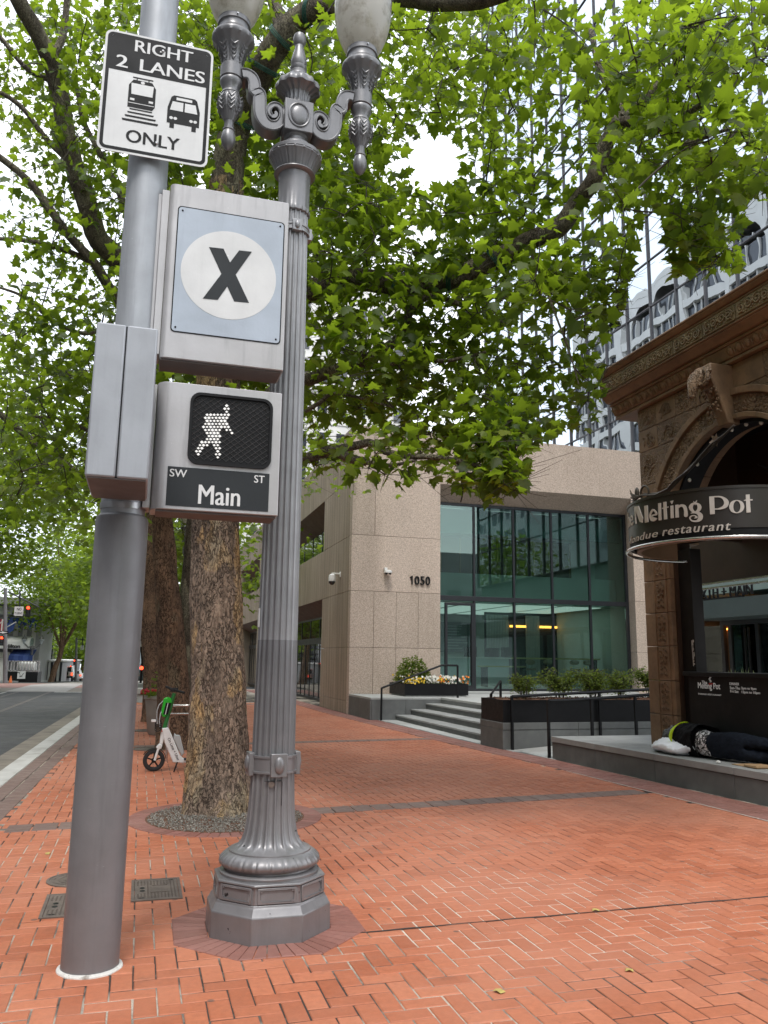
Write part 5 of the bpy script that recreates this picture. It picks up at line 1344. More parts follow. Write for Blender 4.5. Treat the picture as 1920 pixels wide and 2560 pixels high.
fit_text(MB(), 'a', (uf-.16, vb_, uf-.08, vb_+.05), lambda u, v, d: onsign(u, v, d+.004), .004, .002, shear=.25).build('sign_word', M['letter'], t, ang=0)
um = cq(-180, 480)[0]
fit_text(MB(), 'The', (um-.50, cq(-160, 716)[1], um-.07, cq(-160, 500)[1]), lambda u, v, d: onsign(u, v, d+.004), .004, .0).build('sign_word', M['letter'], t, ang=0)
mb = MB()                                   # iron vine bracket with lilies along the sign top
pv = [atx(1500+.2532*x, 900+.2532*y, AX-.25+.0004*(1300-x)*0) for x, y in ((330, 1380), (430, 1330), (560, 1320), (680, 1290), (760, 1200), (900, 1060), (1000, 960), (1120, 850), (1250, 720), (1330, 650))]
mb.tube(pv, [.02, .02, .022, .024, .026, .026, .024, .02, .014, .008], 8)
pv2 = [Vector(p)+Vector((-.03, .03*math.sin(i*1.9), .03*math.cos(i*1.9))) for i, p in enumerate(pv)]; mb.tube(pv2, .014, 6)
c = atx(1500+.2532*440, 900+.2532*1310, AX-.27); mb.tube([c+Vector((0, .105*math.cos(k*PI/10), .105*math.sin(k*PI/10))) for k in range(21)], .018, 6)
mb.ball(c+Vector((-.02, .17, .03)), (.03, .05, .09), 8, 6)
for k in range(4): mb.tube([c+Vector((-.02, .12, -.04)), c+Vector((-.06, .20+.02*k, -.10+.04*k)), c+Vector((-.08, .27, -.08+.06*k))], [.022, .016, .004], 6)
o = mb.build('iron_vine', pm('rust_dark_iron', (.05, .04, .03), .55, .3, 10), origin=pv[0]); tag(o, 'twisted iron vine bracket curling up over the curved sign', 'bracket')
c = atx(1500+.2532*1150, 900+.2532*800, AX-.22); mb = MB()
for k in range(6):
    a = k*PI/3; e = c+Vector((-.04, .11*math.cos(a), .11*math.sin(a))); s = Vector((0, -math.sin(a), math.cos(a)))*.03
    mb.add([c, c+(e-c)*.5+s, e, c+(e-c)*.5-s], [(0, 1, 2, 3)])
o2 = mb.build('lily', pm('lily_metal', (.30, .22, .18), .5, .2, 12), o, ang=0)

# counter panel with the logo and hours
HX = AX+.06
t = thing('counter_panel', 'black counter front with restaurant logo and dinner hours under the arch', 'counter', (HX, 9.2, Z0))
MB().box((HX, 7.5, Z0+.002), (HX+.5, 10.20, 1.44)).build('front', M['black'], t)
MB().box((HX-.05, 7.5, 1.44), (HX+.55, 10.27, 1.50)).build('top', M['black_metal'], t, bev=.006)
fh = lambda u, v, d: (HX-.003-d, -u, v)
sc_ = (HX/7.75)
def hp(x, y): p = atx(1700+.13563*x, 1450+.13563*y, HX-.003); return -p.y, p.z
def bx(x0, y0, x1, y1): a = hp(x0, y0); b = hp(x1, y1); return (a[0], min(a[1], b[1]), b[0], max(a[1], b[1]))
wl = emat('glowing_white_vinyl', (.8, .8, .78), .12)  # faint glow put into the lettering, which is no lamp
def vinyl(*a, **k): fit_text(MB(), *a, **k).build('lettering', wl, t, ang=0)
u0, z0 = hp(335, 2010); u1, z1 = hp(745, 2040)
vinyl('Melting Pot', (u0, z1-.01, u1, z1+.10), fh, .0006, .012); vinyl('The', (hp(405, 1915)[0], hp(405, 1915)[1], hp(500, 1915)[0], hp(405, 1855)[1]), fh, .0006, .008)
vinyl('FONDUE RESTAURANT', (hp(340, 2105)[0], hp(760, 2140)[1], hp(760, 2105)[0], hp(760, 2140)[1]+.022), fh, .0006, .006, spacing=1.2)
vinyl('DINNER', (hp(915, 1930)[0], hp(915, 1935)[1], hp(1090, 1930)[0], hp(915, 1888)[1]), fh, .0006, .012)
zr = hp(920, 2000)[1]; dz = .042
vinyl('Sun-Thu', (hp(920, 1990)[0], zr-.008, hp(1105, 1990)[0], zr+.03), fh, .0006, .012); vinyl('3pm to 9pm', (hp(1130, 2000)[0], zr-.012, hp(1405, 2000)[0], zr+.03), fh, .0006, .012)
zr -= .052
vinyl('Fri-Sat', (hp(925, 2000)[0], zr, hp(1075, 1990)[0], zr+.034), fh, .0006, .012); vinyl('12pm to 10pm', (hp(1135, 2000)[0], zr-.010, hp(1470, 2000)[0], zr+.032), fh, .0006, .012)
uc, zc_ = hp(560, 1925); mb = MB(); mb.prism([(uc-.035, zc_+.018), (uc+.075, zc_+.022), (uc+.045, zc_+.008), (uc+.03, zc_-.018), (uc-.02, zc_-.018)], fh, 0, .001); mb.build('red_pot', pm('red_vinyl', (.35, .01, .01), .5, .05, 4), t, ang=0)
mb = MB()
for s in (0, .02): mb.tube([fh(uc-.01+s+.014*math.sin(k*1.1), zc_+.03+k*.010, .001) for k in range(8)], .004, 4)
mb.build('steam_mark', wl, t, ang=0)
pl_ = MB()
for k in range(26):
    y = RN.uniform(8.0, 9.95); a = RN.uniform(-1, 1); h = RN.uniform(.03, .09); pl_.add([(HX+.2, y, 1.5), (HX+.2+.02, y+.015, 1.5), (HX+.2+.02*a, y+a*.08, 1.5+h)], [(0, 1, 2)])
o = pl_.build('counter_plants', pm('pale_leaf', (.25, .30, .12), .6, .2, 10), ang=0); tag(o, 'row of small pale green leaves showing above the black counter', 'plants', kind='stuff')

# ------------------------------------------------------------------ mirrored office tower with its lobby
TX = 18.0
t = thing('glass_tower', 'tall mirrored glass office tower with dark grid of mullions behind the portico', 'tower', (TX, 25, 0))
def tower_glass():
    mt, tt, b = newmat('tower_mirror_glass'); tt.nodes.remove(b); out = tt.nodes['Material Output']
    gl = N(tt, 'BsdfGlossy'); gl.inputs['Color'].default_value = (.60, .65, .70, 1); gl.inputs['Roughness'].default_value = .004
    n = N(tt, 'Bump'); n.inputs['Strength'].default_value = 1; n.inputs['Distance'].default_value = .0045
    tt.links.new(noise_out(tt, pos(tt, (1, 1, .8)), .9, 1.0, .4), n.inputs['Height']); tt.links.new(n.outputs[0], gl.inputs['Normal'])
    tt.links.new(gl.outputs[0], out.inputs[0]); return mt
M['tower'] = tower_glass()
PW, PH = 1.567, 1.89; Y00 = 28.18; Z00 = 1.6+(35.9-1.6)*.45
cols = range(-13, 8); rows = range(-6, 18)
cand = []
for i in cols:
    for j in rows:
        y, z = Y00+i*PW, Z00+j*PH
        px, py, q = pix((TX, y+PW/2, z+PH/2)); cand.append((0 if (q > 0 and 900 < px < 2000 and -100 < py < 1300) else 1, q, i, j))
cand.sort(); big = []; rest_panes = []
for c_, q, i, j in cand:
    y, z = Y00+i*PW, Z00+j*PH; ty, tz = RN.gauss(0, .0028), RN.gauss(0, .0022)
    pts = [(TX+a*ty*PW/2+b*tz*PH/2, y+PW/2+a*(PW/2-.03), z+PH/2+b*(PH/2-.02)) for a, b in ((-1, -1), (-1, 1), (1, 1), (1, -1))]
    if c_ == 0 and len(big) < 290: big.append(pts)
    else: rest_panes.append(pts)
for p in big: MB().add(p, [(3, 2, 1, 0)]).build('pane', M['tower'], t, ang=0)
mb = MB()
for p in rest_panes: mb.add(p, [(3, 2, 1, 0)])
o = mb.build('upper_panes', M['tower'], t, ang=0); o['kind'] = 'stuff'
mul_m = pm('tower_mullion', (.075, .075, .085), .5, .1, 2)
zt, zb_ = Z00+18*PH, Z00-6*PH
for i in list(cols)+[8]: MB().box((TX-.07, Y00+i*PW-.024, zb_), (TX+.02, Y00+i*PW+.024, zt)).build('mullion', mul_m, t)
for j in list(rows)+[18]: MB().box((TX-.05, Y00-13*PW, Z00+j*PH-.02), (TX+.015, Y00+8*PW, Z00+j*PH+.02)).build('transom', mul_m, t)
MB().box((TX+.05, Y00-13*PW, zb_), (TX+20, Y00+8*PW, zt)).build('body', M['dark_glass'], t)
# lobby level under the tower
MB().box((TX-.09, 8, .3), (TX+1.4, 24.0, .42)).build('entrance_slab', M['concrete'], t)
MB().box((TX+1.9, 8, .4), (TX+2.0, 24.05, zb_)).build('lobby_wall', pm('lobby_green_wall', (.30, .42, .37), .7, .12, .5), t)
wood = pm('slatted_wood', (.16, .07, .025), .55, .35, 3, stretch=(8, 8, .3))
MB().box((TX-.28, 24.02, .3), (TX+2.1, 24.09, 5.7)).build('end_wall', M['mullion'], t)
MB().box((TX+1.5, 18.0, .42), (TX+1.85, 24.0, 2.92)).build('wood_wall', wood, t)
MB().box((TX+1.42, 18.0, 2.80), (TX+1.49, 23.9, 2.86)).build('strip_light', M['warm'], t)
MB().box((TX-1.4, 8, 3.0), (TX+1.9, 22.25, 3.55)).build('door_canopy', pm('canopy_slate', (.05, .065, .065), .5, .1, 1), t)
MB().box((TX+.1, 8, 3.9), (TX+1.8, 24, zb_)).build('lobby_ceiling', pm('lobby_ceiling_green', (.20, .27, .25), .7, .1, 1), t)
mb = MB()
for y in (22.1, 21.75, 20.55, 18.9, 17.2, 15.5): mb.box((TX-.05, y-.07, .42), (TX+.08, y+.07, 3.0))
mb.box((TX-.06, 8, 2.86), (TX+.08, 22.1, 3.0)); mb.build('door_frame', M['mullion'], t)
MB().tube([(TX-.15, 20.95, .9), (TX-.15, 20.95, 2.75)], .03, 8).tube([(TX-.15, 20.78, .9), (TX-.15, 20.78, 2.75)], .03, 8).build('pull_handle', M['black_metal'], t)
for a, b in ((22.1, 24.0), (20.55, 21.75), (18.9, 20.55), (17.2, 18.9)): MB().box((TX-.004, a, .42), (TX+.006, b, 2.86)).build('pane', M['glass'], t)
MB().box((TX-1.38, 19.5, 3.555), (TX-1.30, 23.3, 3.60)).build('letter_rail', M['black'], t)
mb = MB(); p0 = atx(1700+.13563*440, 1450+.13563*300, TX-1.36); p1 = atx(1700+.13563*1340, 1450+.13563*190, TX-1.36); pS = p0.y+(p0.y-p1.y)*.19
fit_text(mb, 'SIXTH + MAIN', (-pS, 3.60, -p1.y, 3.92), lambda u, v, d: (TX-1.36-d, -u, v), .02, .012); mb.build('entrance_letters', M['black'], t, ang=0)

# ------------------------------------------------------------------ pale towers: hotel across the street and the block beyond
win = pm('hotel_window', (.045, .05, .06), .12, .3, .3, spec=.8)
t = thing('hotel_tower', 'tall white precast hotel tower with arched top windows across the street', 'hotel', (-20, 80, 0))
def bays(face, y0, n, w, floors, fh_, zbase, arch=True):
    wall = MB(); wn = MB()
    H = zbase+floors*fh_
    for i in range(n):
        ya = y0+i*w
        wall.box((-26, ya, -3), (-20, ya+.9, H+1.5)) if True else None
        for f in range(floors):
            z = zbase+f*fh_; wall.box((-26, ya+.901, z-.9), (-20.05, ya+w, z+.02))
        if arch:                              # rounded head over the top storey
            pl_ = [(ya+.9, H-1.6)]+[(ya+.9+(w-.9)/2-(w-.9)/2*math.cos(PI*k/16), H-1.6+1.9*math.sin(PI*k/16)) for k in range(17)]+[(ya+w, H+.4), (ya+.9, H+.4)][:0]
            top = [(ya+.9, H-1.6+0)]
            for k in range(16):
                a0, a1 = PI*k/16, PI*(k+1)/16; c0, h0 = ya+.9+(w-.9)/2*(1-math.cos(a0)), H-1.6+1.9*math.sin(a0); c1, h1 = ya+.9+(w-.9)/2*(1-math.cos(a1)), H-1.6+1.9*math.sin(a1)
                wall.add([(-20.03, c0, h0), (-20.03, c1, h1), (-20.03, c1, H+1.5), (-20.03, c0, H+1.5)], [(3, 2, 1, 0)])
        for f in range(floors):
            z = zbase+f*fh_+.02
            for k in range(4):
                a = ya+.95+(w-.95)*k/4; wn.box((-20.6, a, z), (-20.45, a+(w-.95)/4-.12, z+fh_-.95)); wall.box((-20.55, a+(w-.95)/4-.12, z), (-20.2, a+(w-.95)/4, z+fh_-.92))
    wall.box((-27, y0, -3), (-26, y0+n*w, H+1.5)).box((-26, y0, H+1.5), (-20, y0+n*w, H+2.2))
    return wall, wn
wl_, wn_ = bays(0, 40, 9, 6.2, 12, 3.4, 4.0)
wl_.build('wall', M['precast'], t, ang=0); wn_.build('windows', win, t, ang=0)['kind'] = 'stuff'
MB().box((-26.1, 40.2, 0), (-20.7, 95.6, 44)).build('dark_core', M['dark_glass'], t)
t = thing('white_tower', 'pale concrete office tower rising beyond the granite building', 'tower', (16, 92, 0))
MB().box((7.5, 88, -3), (29, 110, 46.5)).build('wall', M['precast'], t)
mb = MB(); mb2 = MB()
for f in range(10):
    for i in range(9):
        x = 8.6+i*2.3; z = 6+f*3.9
        if pix((x, 88, z))[0] < 560: pass
        q = pix((x, 88, z))
        if 600 < q[0] < 1500 and 0 < q[1] < 1500: MB().box((x, 87.93, z), (x+1.1, 88.0, z+1.8)).build('window', win, t, ang=0)
        else: mb.box((x, 87.93, z), (x+1.1, 88.0, z+1.8))
    mb2.box((7.5, 87.9, 4.9+f*3.9), (29, 88.0, 5.1+f*3.9))
mb.build('other_windows', win, t, ang=0)['kind'] = 'stuff'; mb2.build('ledge', M['precast'], t, ang=0)

# ------------------------------------------------------------------ the rest of the street canyon, seen mirrored in the glass
def block(name, label, a, b, mt, fl, face):
    t = thing(name, label, 'building', ((a[0]+b[0])/2, (a[1]+b[1])/2, 0)); MB().box(a, b).build('wall', M[mt], t); mb = MB()
    for f in range(int((b[2]-5)/fl)):
        z = 4.5+f*fl
        if face == 'y':
            x = a[0]+1
            while x < b[0]-2: mb.box((x, b[1], z), (x+1.8, b[1]+.05, z+2)); x += 3.1
        else:
            y = a[1]+1
            while y < b[1]-2: mb.box((b[0], y, z), (b[0]+.05, y+1.8, z+2)); y += 3.1
    mb.build('windows', win, t, ang=0)['kind'] = 'stuff'
block('corner_block', 'grey office block mirrored in the glass, behind the viewer', (4, -80, -1), (60, -44, 15), 'grey_wall', 3.8, 'y')
block('corner_block', 'stone office block mirrored in the glass, across the street', (-50, -40, -1), (-19, 36, 27), 'grey_wall', 3.8, 'x')
block('corner_block', 'pale office block mirrored in the glass, beyond the corner behind the viewer', (-60, -110, -1), (-19, -60, 38), 'precast', 3.8, 'x')
# ------------------------------------------------------------------ plane trees
def bark_mat(name, dark, mid, tan, olive, sc=1.0, patch=.55):
    mt, t, b = newmat(name); v = pos(t, (1, 1, .42))
    vo = N(t, 'TexVoronoi'); vo.feature = 'DISTANCE_TO_EDGE'; vo.inputs['Scale'].default_value = 21*sc
    dist = N(t, 'MixRGB'); dist.blend_type = 'ADD'; dist.inputs[0].default_value = .22
    nn = N(t, 'TexNoise'); nn.inputs['Scale'].default_value = 14*sc; nn.inputs['Detail'].default_value = 5; t.links.new(v, nn.inputs['Vector'])
    t.links.new(v, dist.inputs[1]); t.links.new(nn.outputs['Color'], dist.inputs[2]); t.links.new(dist.outputs[0], vo.inputs['Vector'])
    crack = ramp(t, vo.outputs['Distance'], [(.01, (0, 0, 0)), (.13, (1, 1, 1))])
    msk = ramp(t, noise_out(t, v, 6*sc, 4, .6), [(.50, (1, 1, 1)), (.68, (.2,)*3)])
    crack = mixc(t, msk, (1, 1, 1), crack)
    fine = noise_out(t, v, 34*sc, 7, .78)
    c = ramp(t, noise_out(t, pos(t, (1, 1, .5)), 5*sc, 6, .65), [(.32, dark), (.55, mid), (.72, mul(mid, 1.35))])
    pt = ramp(t, noise_out(t, pos(t, (1, 1, .5)), 2.1*sc, 5, .6), [(patch, (0, 0, 0)), (patch+.03, (1, 1, 1))])
    pc = ramp(t, noise_out(t, v, 3.6*sc, 4), [(.4, tan), (.6, olive)])
    c = mixc(t, pt, c, pc)
    n = N(t, 'MixRGB'); n.blend_type = 'MULTIPLY'; n.inputs[0].default_value = .92
    t.links.new(c, n.inputs[1]); t.links.new(ramp(t, crack, [(0, (.14, .11, .09)), (1, (1.05, 1.05, 1.05))]), n.inputs[2])
    n2 = N(t, 'MixRGB'); n2.blend_type = 'MULTIPLY'; n2.inputs[0].default_value = .8
    t.links.new(n.outputs[0], n2.inputs[1]); t.links.new(ramp(t, fine, [(.34, (.28,)*3), (.5, (.9,)*3), (.68, (1.35,)*3)]), n2.inputs[2])
    t.links.new(n2.outputs[0], b.inputs['Base Color']); b.inputs['Roughness'].default_value = .85
    h = N(t, 'MixRGB'); h.blend_type = 'MULTIPLY'; h.inputs[0].default_value = 1; t.links.new(crack, h.inputs[1]); t.links.new(fine, h.inputs[2])
    bump(t, b, h.outputs[0], 1.0, .04); return mt
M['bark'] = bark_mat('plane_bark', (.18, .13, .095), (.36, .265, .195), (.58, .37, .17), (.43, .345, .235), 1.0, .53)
M['bark2'] = bark_mat('brown_bark', (.14, .082, .053), (.28, .168, .10), (.30, .21, .13), (.21, .165, .10), .9, .62)  # redder, darker brown than the bark of the tree by the lamp post
M['limb'] = bark_mat('limb_bark', (.13, .10, .07), (.22, .18, .125), (.36, .32, .22), (.22, .19, .13), 1.3, .48)
M['twig'] = pm('twig', (.045, .035, .025), .8, .2, 10)
def leaf_mat(name, d0, d1, d2, trans):
    mt, t, b = newmat(name); out = t.nodes['Material Output']
    a = N(t, 'Attribute'); a.attribute_name = 'tone'
    c = ramp(t, a.outputs['Fac'], [(0, d0), (.55, d1), (1, d2)])
    t.links.new(c, b.inputs['Base Color']); b.inputs['Roughness'].default_value = .5; b.inputs['Specular IOR Level'].default_value = .35
    tl = N(t, 'BsdfTranslucent'); t.links.new(ramp(t, a.outputs['Fac'], [(0, mul(trans, .75)), (1, mul(trans, 1.2))]), tl.inputs[0])
    m_ = N(t, 'MixShader'); m_.inputs[0].default_value = .50
    t.links.new(b.outputs[0], m_.inputs[1]); t.links.new(tl.outputs[0], m_.inputs[2]); t.links.new(m_.outputs[0], out.inputs[0]); return mt
M['leaf'] = leaf_mat('plane_leaf', (.020, .042, .006), (.050, .090, .010), (.125, .17, .02), (.34, .49, .025))
M['leaf_far'] = leaf_mat('far_plane_leaf', (.045, .085, .012), (.085, .135, .018), (.14, .19, .03), (.38, .53, .045))

HALF = [(0, 0), (.20, -.09), (.46, -.04), (.35, .15), (.47, .24), (.66, .46), (.42, .43), (.29, .46), (.31, .66), (.20, .66), (0, 1.0)]
def leaf_template(simple=False):
    if simple:
        r = [(0, 0), (.42, .0), (.62, .45), (.28, .5), (0, 1)]
    else: r = HALF
    n = len(r)
    v = [(x, y, -.22*abs(x)-.12*y*y) for x, y in r]+[(-x, y, -.22*abs(x)-.12*y*y) for x, y in r[1:-1]]
    # left half shares the midrib ends
    L = [0]+list(range(n, 2*n-2))+[n-1]
    bm = bmesh.new(); vs = [bm.verts.new(p) for p in v]
    bm.faces.new([vs[i] for i in range(n)]); bm.faces.new([vs[i] for i in L[::-1]])
    bmesh.ops.triangulate(bm, faces=bm.faces[:]); bm.verts.index_update()
    V = np.array([q.co[:] for q in bm.verts]); F = np.array([[q.index for q in f.verts] for f in bm.faces]); bm.free()
    V[:, 1] -= .0
    return V, F
LT, LS = leaf_template(), leaf_template(True)
rng = np.random.default_rng(4)
def leaf_frames(P, tipdir, upmix=.8):
    n = len(P)
    nr = np.stack([rng.normal(0, .55, n), rng.normal(0, .55, n), np.full(n, upmix)], 1); nr /= np.linalg.norm(nr, axis=1)[:, None]
    td = tipdir-(tipdir*nr).sum(1)[:, None]*nr; td /= np.maximum(1e-6, np.linalg.norm(td, axis=1))[:, None]
    sx = np.cross(td, nr); return sx, td, nr
def leaf_mesh(name, P, size, tip, mt, tpl, parent, tone=None, upmix=.8):
    V, F = tpl; n = len(P); k = len(V)
    sx, td, nr = leaf_frames(P, tip, upmix)
    curl = rng.uniform(.4, 1.9, n)
    W3 = (V[None, :, 0:1]*sx[:, None, :]+V[None, :, 1:2]*td[:, None, :]+V[None, :, 2:3]*curl[:, None, None]*nr[:, None, :])*size[:, None, None]+P[:, None, :]
    org = np.array(ORI[parent.name]) if parent is not None else np.zeros(3)
    co = (W3-org).reshape(-1, 3).astype(np.float32)
    ff = (F[None]+(np.arange(n)*k)[:, None, None]).reshape(-1, 3).astype(np.int32)
    me = bpy.data.meshes.new(name); me.vertices.add(len(co)); me.vertices.foreach_set('co', co.ravel())
    me.loops.add(ff.size); me.loops.foreach_set('vertex_index', ff.ravel()); me.polygons.add(len(ff))
    me.polygons.foreach_set('loop_start', np.arange(0, ff.size, 3, dtype=np.int32)); me.polygons.foreach_set('loop_total', np.full(len(ff), 3, np.int32))
    me.update(calc_edges=True); me.materials.append(mt)
    if tone is None: tone = np.clip(rng.normal(.45, .25, n), 0, 1)
    a = me.attributes.new('tone', 'FLOAT', 'FACE'); a.data.foreach_set('value', np.repeat(tone, len(F)).astype(np.float32))
    o = bpy.data.objects.new(name, me); link(o, parent); return o
def D(x, y, Y): return at(x*K, y*K, Y)     # photo point at the 1659-wide viewing size, at depth Y

def catmull(pts, q=5):
    out = []
    for i in range(len(pts)-1):
        a, b, c, d = pts[max(i-1, 0)], pts[i], pts[i+1], pts[min(i+2, len(pts)-1)]
        for k in range(q):
            u = k/q; out.append(.5*((2*b)+(c-a)*u+(2*a-5*b+4*c-d)*u*u+(3*b-a-3*c+d)*u**3))
    out.append(pts[-1]); return out
def limb(mb, pts, r0, r1, seg=12, q=5, jit=.10):
    P_ = catmull([Vector(p) for p in pts], q); n = len(P_)
    mb.tube(P_, [r0+(r1-r0)*(i/(n-1)) for i in range(n)], seg, jit=jit); return P_
def build_crown(tree, clusters, limbs, size, per, mt, tpl, spread, ind=0, twig_r=.007, twigs=True, upmix=.8, keep_leaf=None):
    """clusters: list of sprig centres; each gets a twig to its nearest branch point and a spray of leaves"""
    nodes = [p for L in limbs for p in L]
    A = np.array([tuple(p) for p in nodes]); C = np.array([tuple(c) for c in clusters])
    order = np.argsort([np.min(np.linalg.norm(A-c, axis=1)) for c in C])
    tw = MB(); Ps, Ts, Ss, Tn = [], [], [], []
    for idx in order:
        c = C[idx]; dd = np.linalg.norm(A-c, axis=1); k = int(np.argmin(dd)); a = A[k]; L = float(dd[k])
        if twigs and L > .05:
            mid = (a+c)/2+np.array([RN.uniform(-.1, .1), RN.uniform(-.1, .1), RN.uniform(-.02, .14)])*min(1.2, L)
            q = catmull([Vector(a), Vector(mid), Vector(c)], 3)
            r = twig_r*(1+min(2.5, L)*.9); tw.tube(q, [r*(1-.6*i/(len(q)-1)) for i in range(len(q))], 4, cap=False)
        A = np.vstack([A, c, (a+c)/2])
        d = (c-a)/max(L, 1e-6); out = np.array([d[0], d[1], min(0.1, d[2])-.35])
        m_ = max(3, int(per*RN.uniform(.6, 1.4)))
        off = rng.normal(0, 1, (m_, 3))*np.array([spread, spread, spread*.62])
        Ps.append(c+off); tdir = off*.9/spread+out*1.1+np.array([0, 0, -.5])+rng.normal(0, .4, (m_, 3)); Ts.append(tdir)
        Ss.append(size*rng.uniform(.5, 1.35, m_)); Tn.append(np.clip(rng.normal(rng.normal(.47, .22), .14, m_), 0, 1))
        if twigs:
            for i in range(min(m_, 5)):
                tw.tube([c, c+off[i]], [twig_r*.55, twig_r*.25], 3, cap=False)
    P_ = np.vstack(Ps); T_ = np.vstack(Ts); S_ = np.concatenate(Ss); tone = np.concatenate(Tn)
    if keep_leaf is not None:
        kk = np.array([keep_leaf(Vector(p)) for p in P_]); P_, T_, S_, tone = P_[kk], T_[kk], S_[kk], tone[kk]
    if twigs: tw.build('twigs', M['twig'], tree, ang=0)
    if ind:
        q = np.array([pix(p)[2] for p in P_]); px = np.array([pix(p)[:2] for p in P_])
        vis = (px[:, 0] > -30) & (px[:, 0] < 1950) & (px[:, 1] > -30) & (px[:, 1] < 2500)
        score = np.where(vis, S_/q, 0); top = np.argsort(-score)[:ind]; keep = np.ones(len(P_), bool); keep[top] = False
        V, F = tpl; protos = []
        for k in range(8):
            me = bpy.data.meshes.new('leaf'); VV = V.copy(); VV[:, 2] *= .5+.25*k
            me.from_pydata([tuple(p) for p in VV], [], [tuple(int(j) for j in f) for f in F]); me.materials.append(mt)
            set_tone(me, [(k*.37) % 1]*len(me.polygons)); protos.append(me)
        sx, td, nr = leaf_frames(P_[top], T_[top], upmix)
        for i, ti in enumerate(top):
            o = bpy.data.objects.new('leaf', protos[i % 8]); link(o, tree)
            m4 = Matrix.Identity(4)
            for r in range(3):
                for cc, ax in enumerate((sx, td, nr)): m4[r][cc] = float(ax[i][r]*S_[ti])
            m4.translation = Vector(P_[ti])-ORI[tree.name]; o.matrix_local = m4
        P_, T_, S_, tone = P_[keep], T_[keep], S_[keep], tone[keep]
    o = leaf_mesh('crown', P_, S_, T_, mt, tpl, tree, tone, upmix); o['kind'] = 'stuff'; return o
def grid_clusters(rows, y0, dep, per_cell, cell=100, x0=0):
    """how full each patch of the crown is, 0-9, with its own range of depth"""
    out = []
    for r, row in enumerate(rows):
        for c, ch in enumerate(row):
            if ch in ' .': continue
            n = per_cell*int(ch)/9
            for i in range(int(n)+(RN.random() < n % 1)):
                x = x0+(c+RN.random())*cell; y = y0+(r+RN.random())*cell
                lo, hi = dep(x, y); p = D(x, y, RN.uniform(lo, hi))
                if RN.random() < min(1, (pix(p)[2]/11.0)**2): out.append(p)
    return out
def trunk_mesh(tree, pts, rads, mt, flare=None, seg=72, amp=.035):
    P_ = catmull([Vector(p) for p in pts], 20 if seg > 100 else 10); n = len(P_)
    rr = []
    for i in range(n):
        u = i/(n-1)*(len(rads)-1); k = min(int(u), len(rads)-2); rr.append(rads[k]*(1-u+k)+rads[k+1]*(u-k))
    mb = MB(); vs = []
    for i, p in enumerate(P_):
        for s in range(seg):
            a = 2*PI*s/seg; d = Vector((math.cos(a), math.sin(a), 0)); h = p.z
            lump = noise.noise((d.x*1.4, d.y*1.4, h*1.1))*.9+noise.noise((d.x*4, d.y*4, h*2.4))*.5+noise.noise((d.x*11, d.y*11, h*6))*.22+noise.noise((d.x*24, d.y*24, h*13))*.34
            root = (max(0, 1-h/.55)**2)*(.16+.13*math.cos(5*a+1)+.06*math.cos(3*a)) if flare else 0
            r = rr[i]*(1+root)+amp*lump*(rr[i]/.3)
            vs.append(p+d*r)
    fs = [(i*seg+s, i*seg+(s+1) % seg, (i+1)*seg+(s+1) % seg, (i+1)*seg+s) for i in range(n-1) for s in range(seg)]
    mb.add(vs, fs); mb.build('trunk', mt, tree, ang=60); return P_

# --- the tree beside the lamp post
t1 = thing('plane_tree', 'big plane tree with patchy tan bark standing in the gravel pit behind the lamp post', 'tree', (.9, 9.1, 0), 'plane trees along the pavement')
tp = [(.92, 9.10, -.1), (.90, 9.15, .3), (.88, 9.2, .8), (.84, 9.25, 1.4), (.80, 9.3, 2.1), (.735, 9.33, 3.1), (.69, 9.35, 4.6), (.66, 9.35, 6.0), (.65, 9.35, 7.4)]
T1 = trunk_mesh(t1, tp, [.37, .345, .315, .298, .285, .275, .262, .235, .215], M['bark'], True, 130)
mb = MB(); L1 = [T1[120:]]
top = Vector(tp[-1])
L1.append(limb(mb, [top-Vector((0, 0, .5)), D(497, 330, 9.3), D(520, 240, 9.1), D(560, 160, 8.8), D(600, 95, 8.5), D(650, 40, 8.3), D(720, 12, 8.0), D(850, -8, 7.6), D(960, 4, 7.2), D(1060, -5, 6.8), D(1200, -60, 6.3)], .21, .07, 20))
L1.append(limb(mb, [D(505, 290, 9.3), D(545, 210, 9.6), D(585, 140, 9.9), D(608, 70, 10.2), D(590, 0, 10.5), D(560, -90, 10.8)], .16, .08, 16))
L1.append(limb(mb, [D(600, 95, 8.5), D(670, 20, 9.0), D(740, -60, 9.5)], .11, .06, 12))
A_ = limb(mb, [Vector((.70, 9.3, 4.9)), D(560, 670, 9.2), D(660, 633, 8.9), D(720, 612, 8.7), D(780, 604, 8.5), D(850, 615, 8.3), D(920, 616, 8.1), D(1000, 592, 7.9), D(1060, 565, 7.7), D(1110, 540, 7.5), D(1160, 513, 7.3), D(1210, 490, 7.1), D(1250, 432, 6.9), D(1282, 390, 6.7), D(1298, 335, 6.6), D(1320, 290, 6.5), D(1335, 268, 6.4)], .150, .075, 18)
L1.append(A_)
L1.append(limb(mb, [D(1328, 280, 6.45), D(1352, 262, 6.35), D(1385, 275, 6.2), D(1415, 282, 6.0), D(1445, 268, 5.8), D(1500, 235, 5.5), D(1580, 190, 5.2)], .062, .022, 10))
L1.append(limb(mb, [D(1330, 272, 6.4), D(1335, 230, 6.5), D(1310, 180, 6.6), D(1292, 140, 6.8), D(1275, 60, 7.0)], .06, .025, 10))
L1.append(limb(mb, [D(1342, 255, 6.4), D(1390, 215, 6.4), D(1450, 150, 6.2), D(1510, 60, 6.0), D(1540, -20, 5.8)], .045, .02, 8))
L1.append(limb(mb, [D(1430, 290, 5.9), D(1480, 310, 5.6), D(1540, 290, 5.3), D(1630, 260, 5.0)], .03, .012, 8))
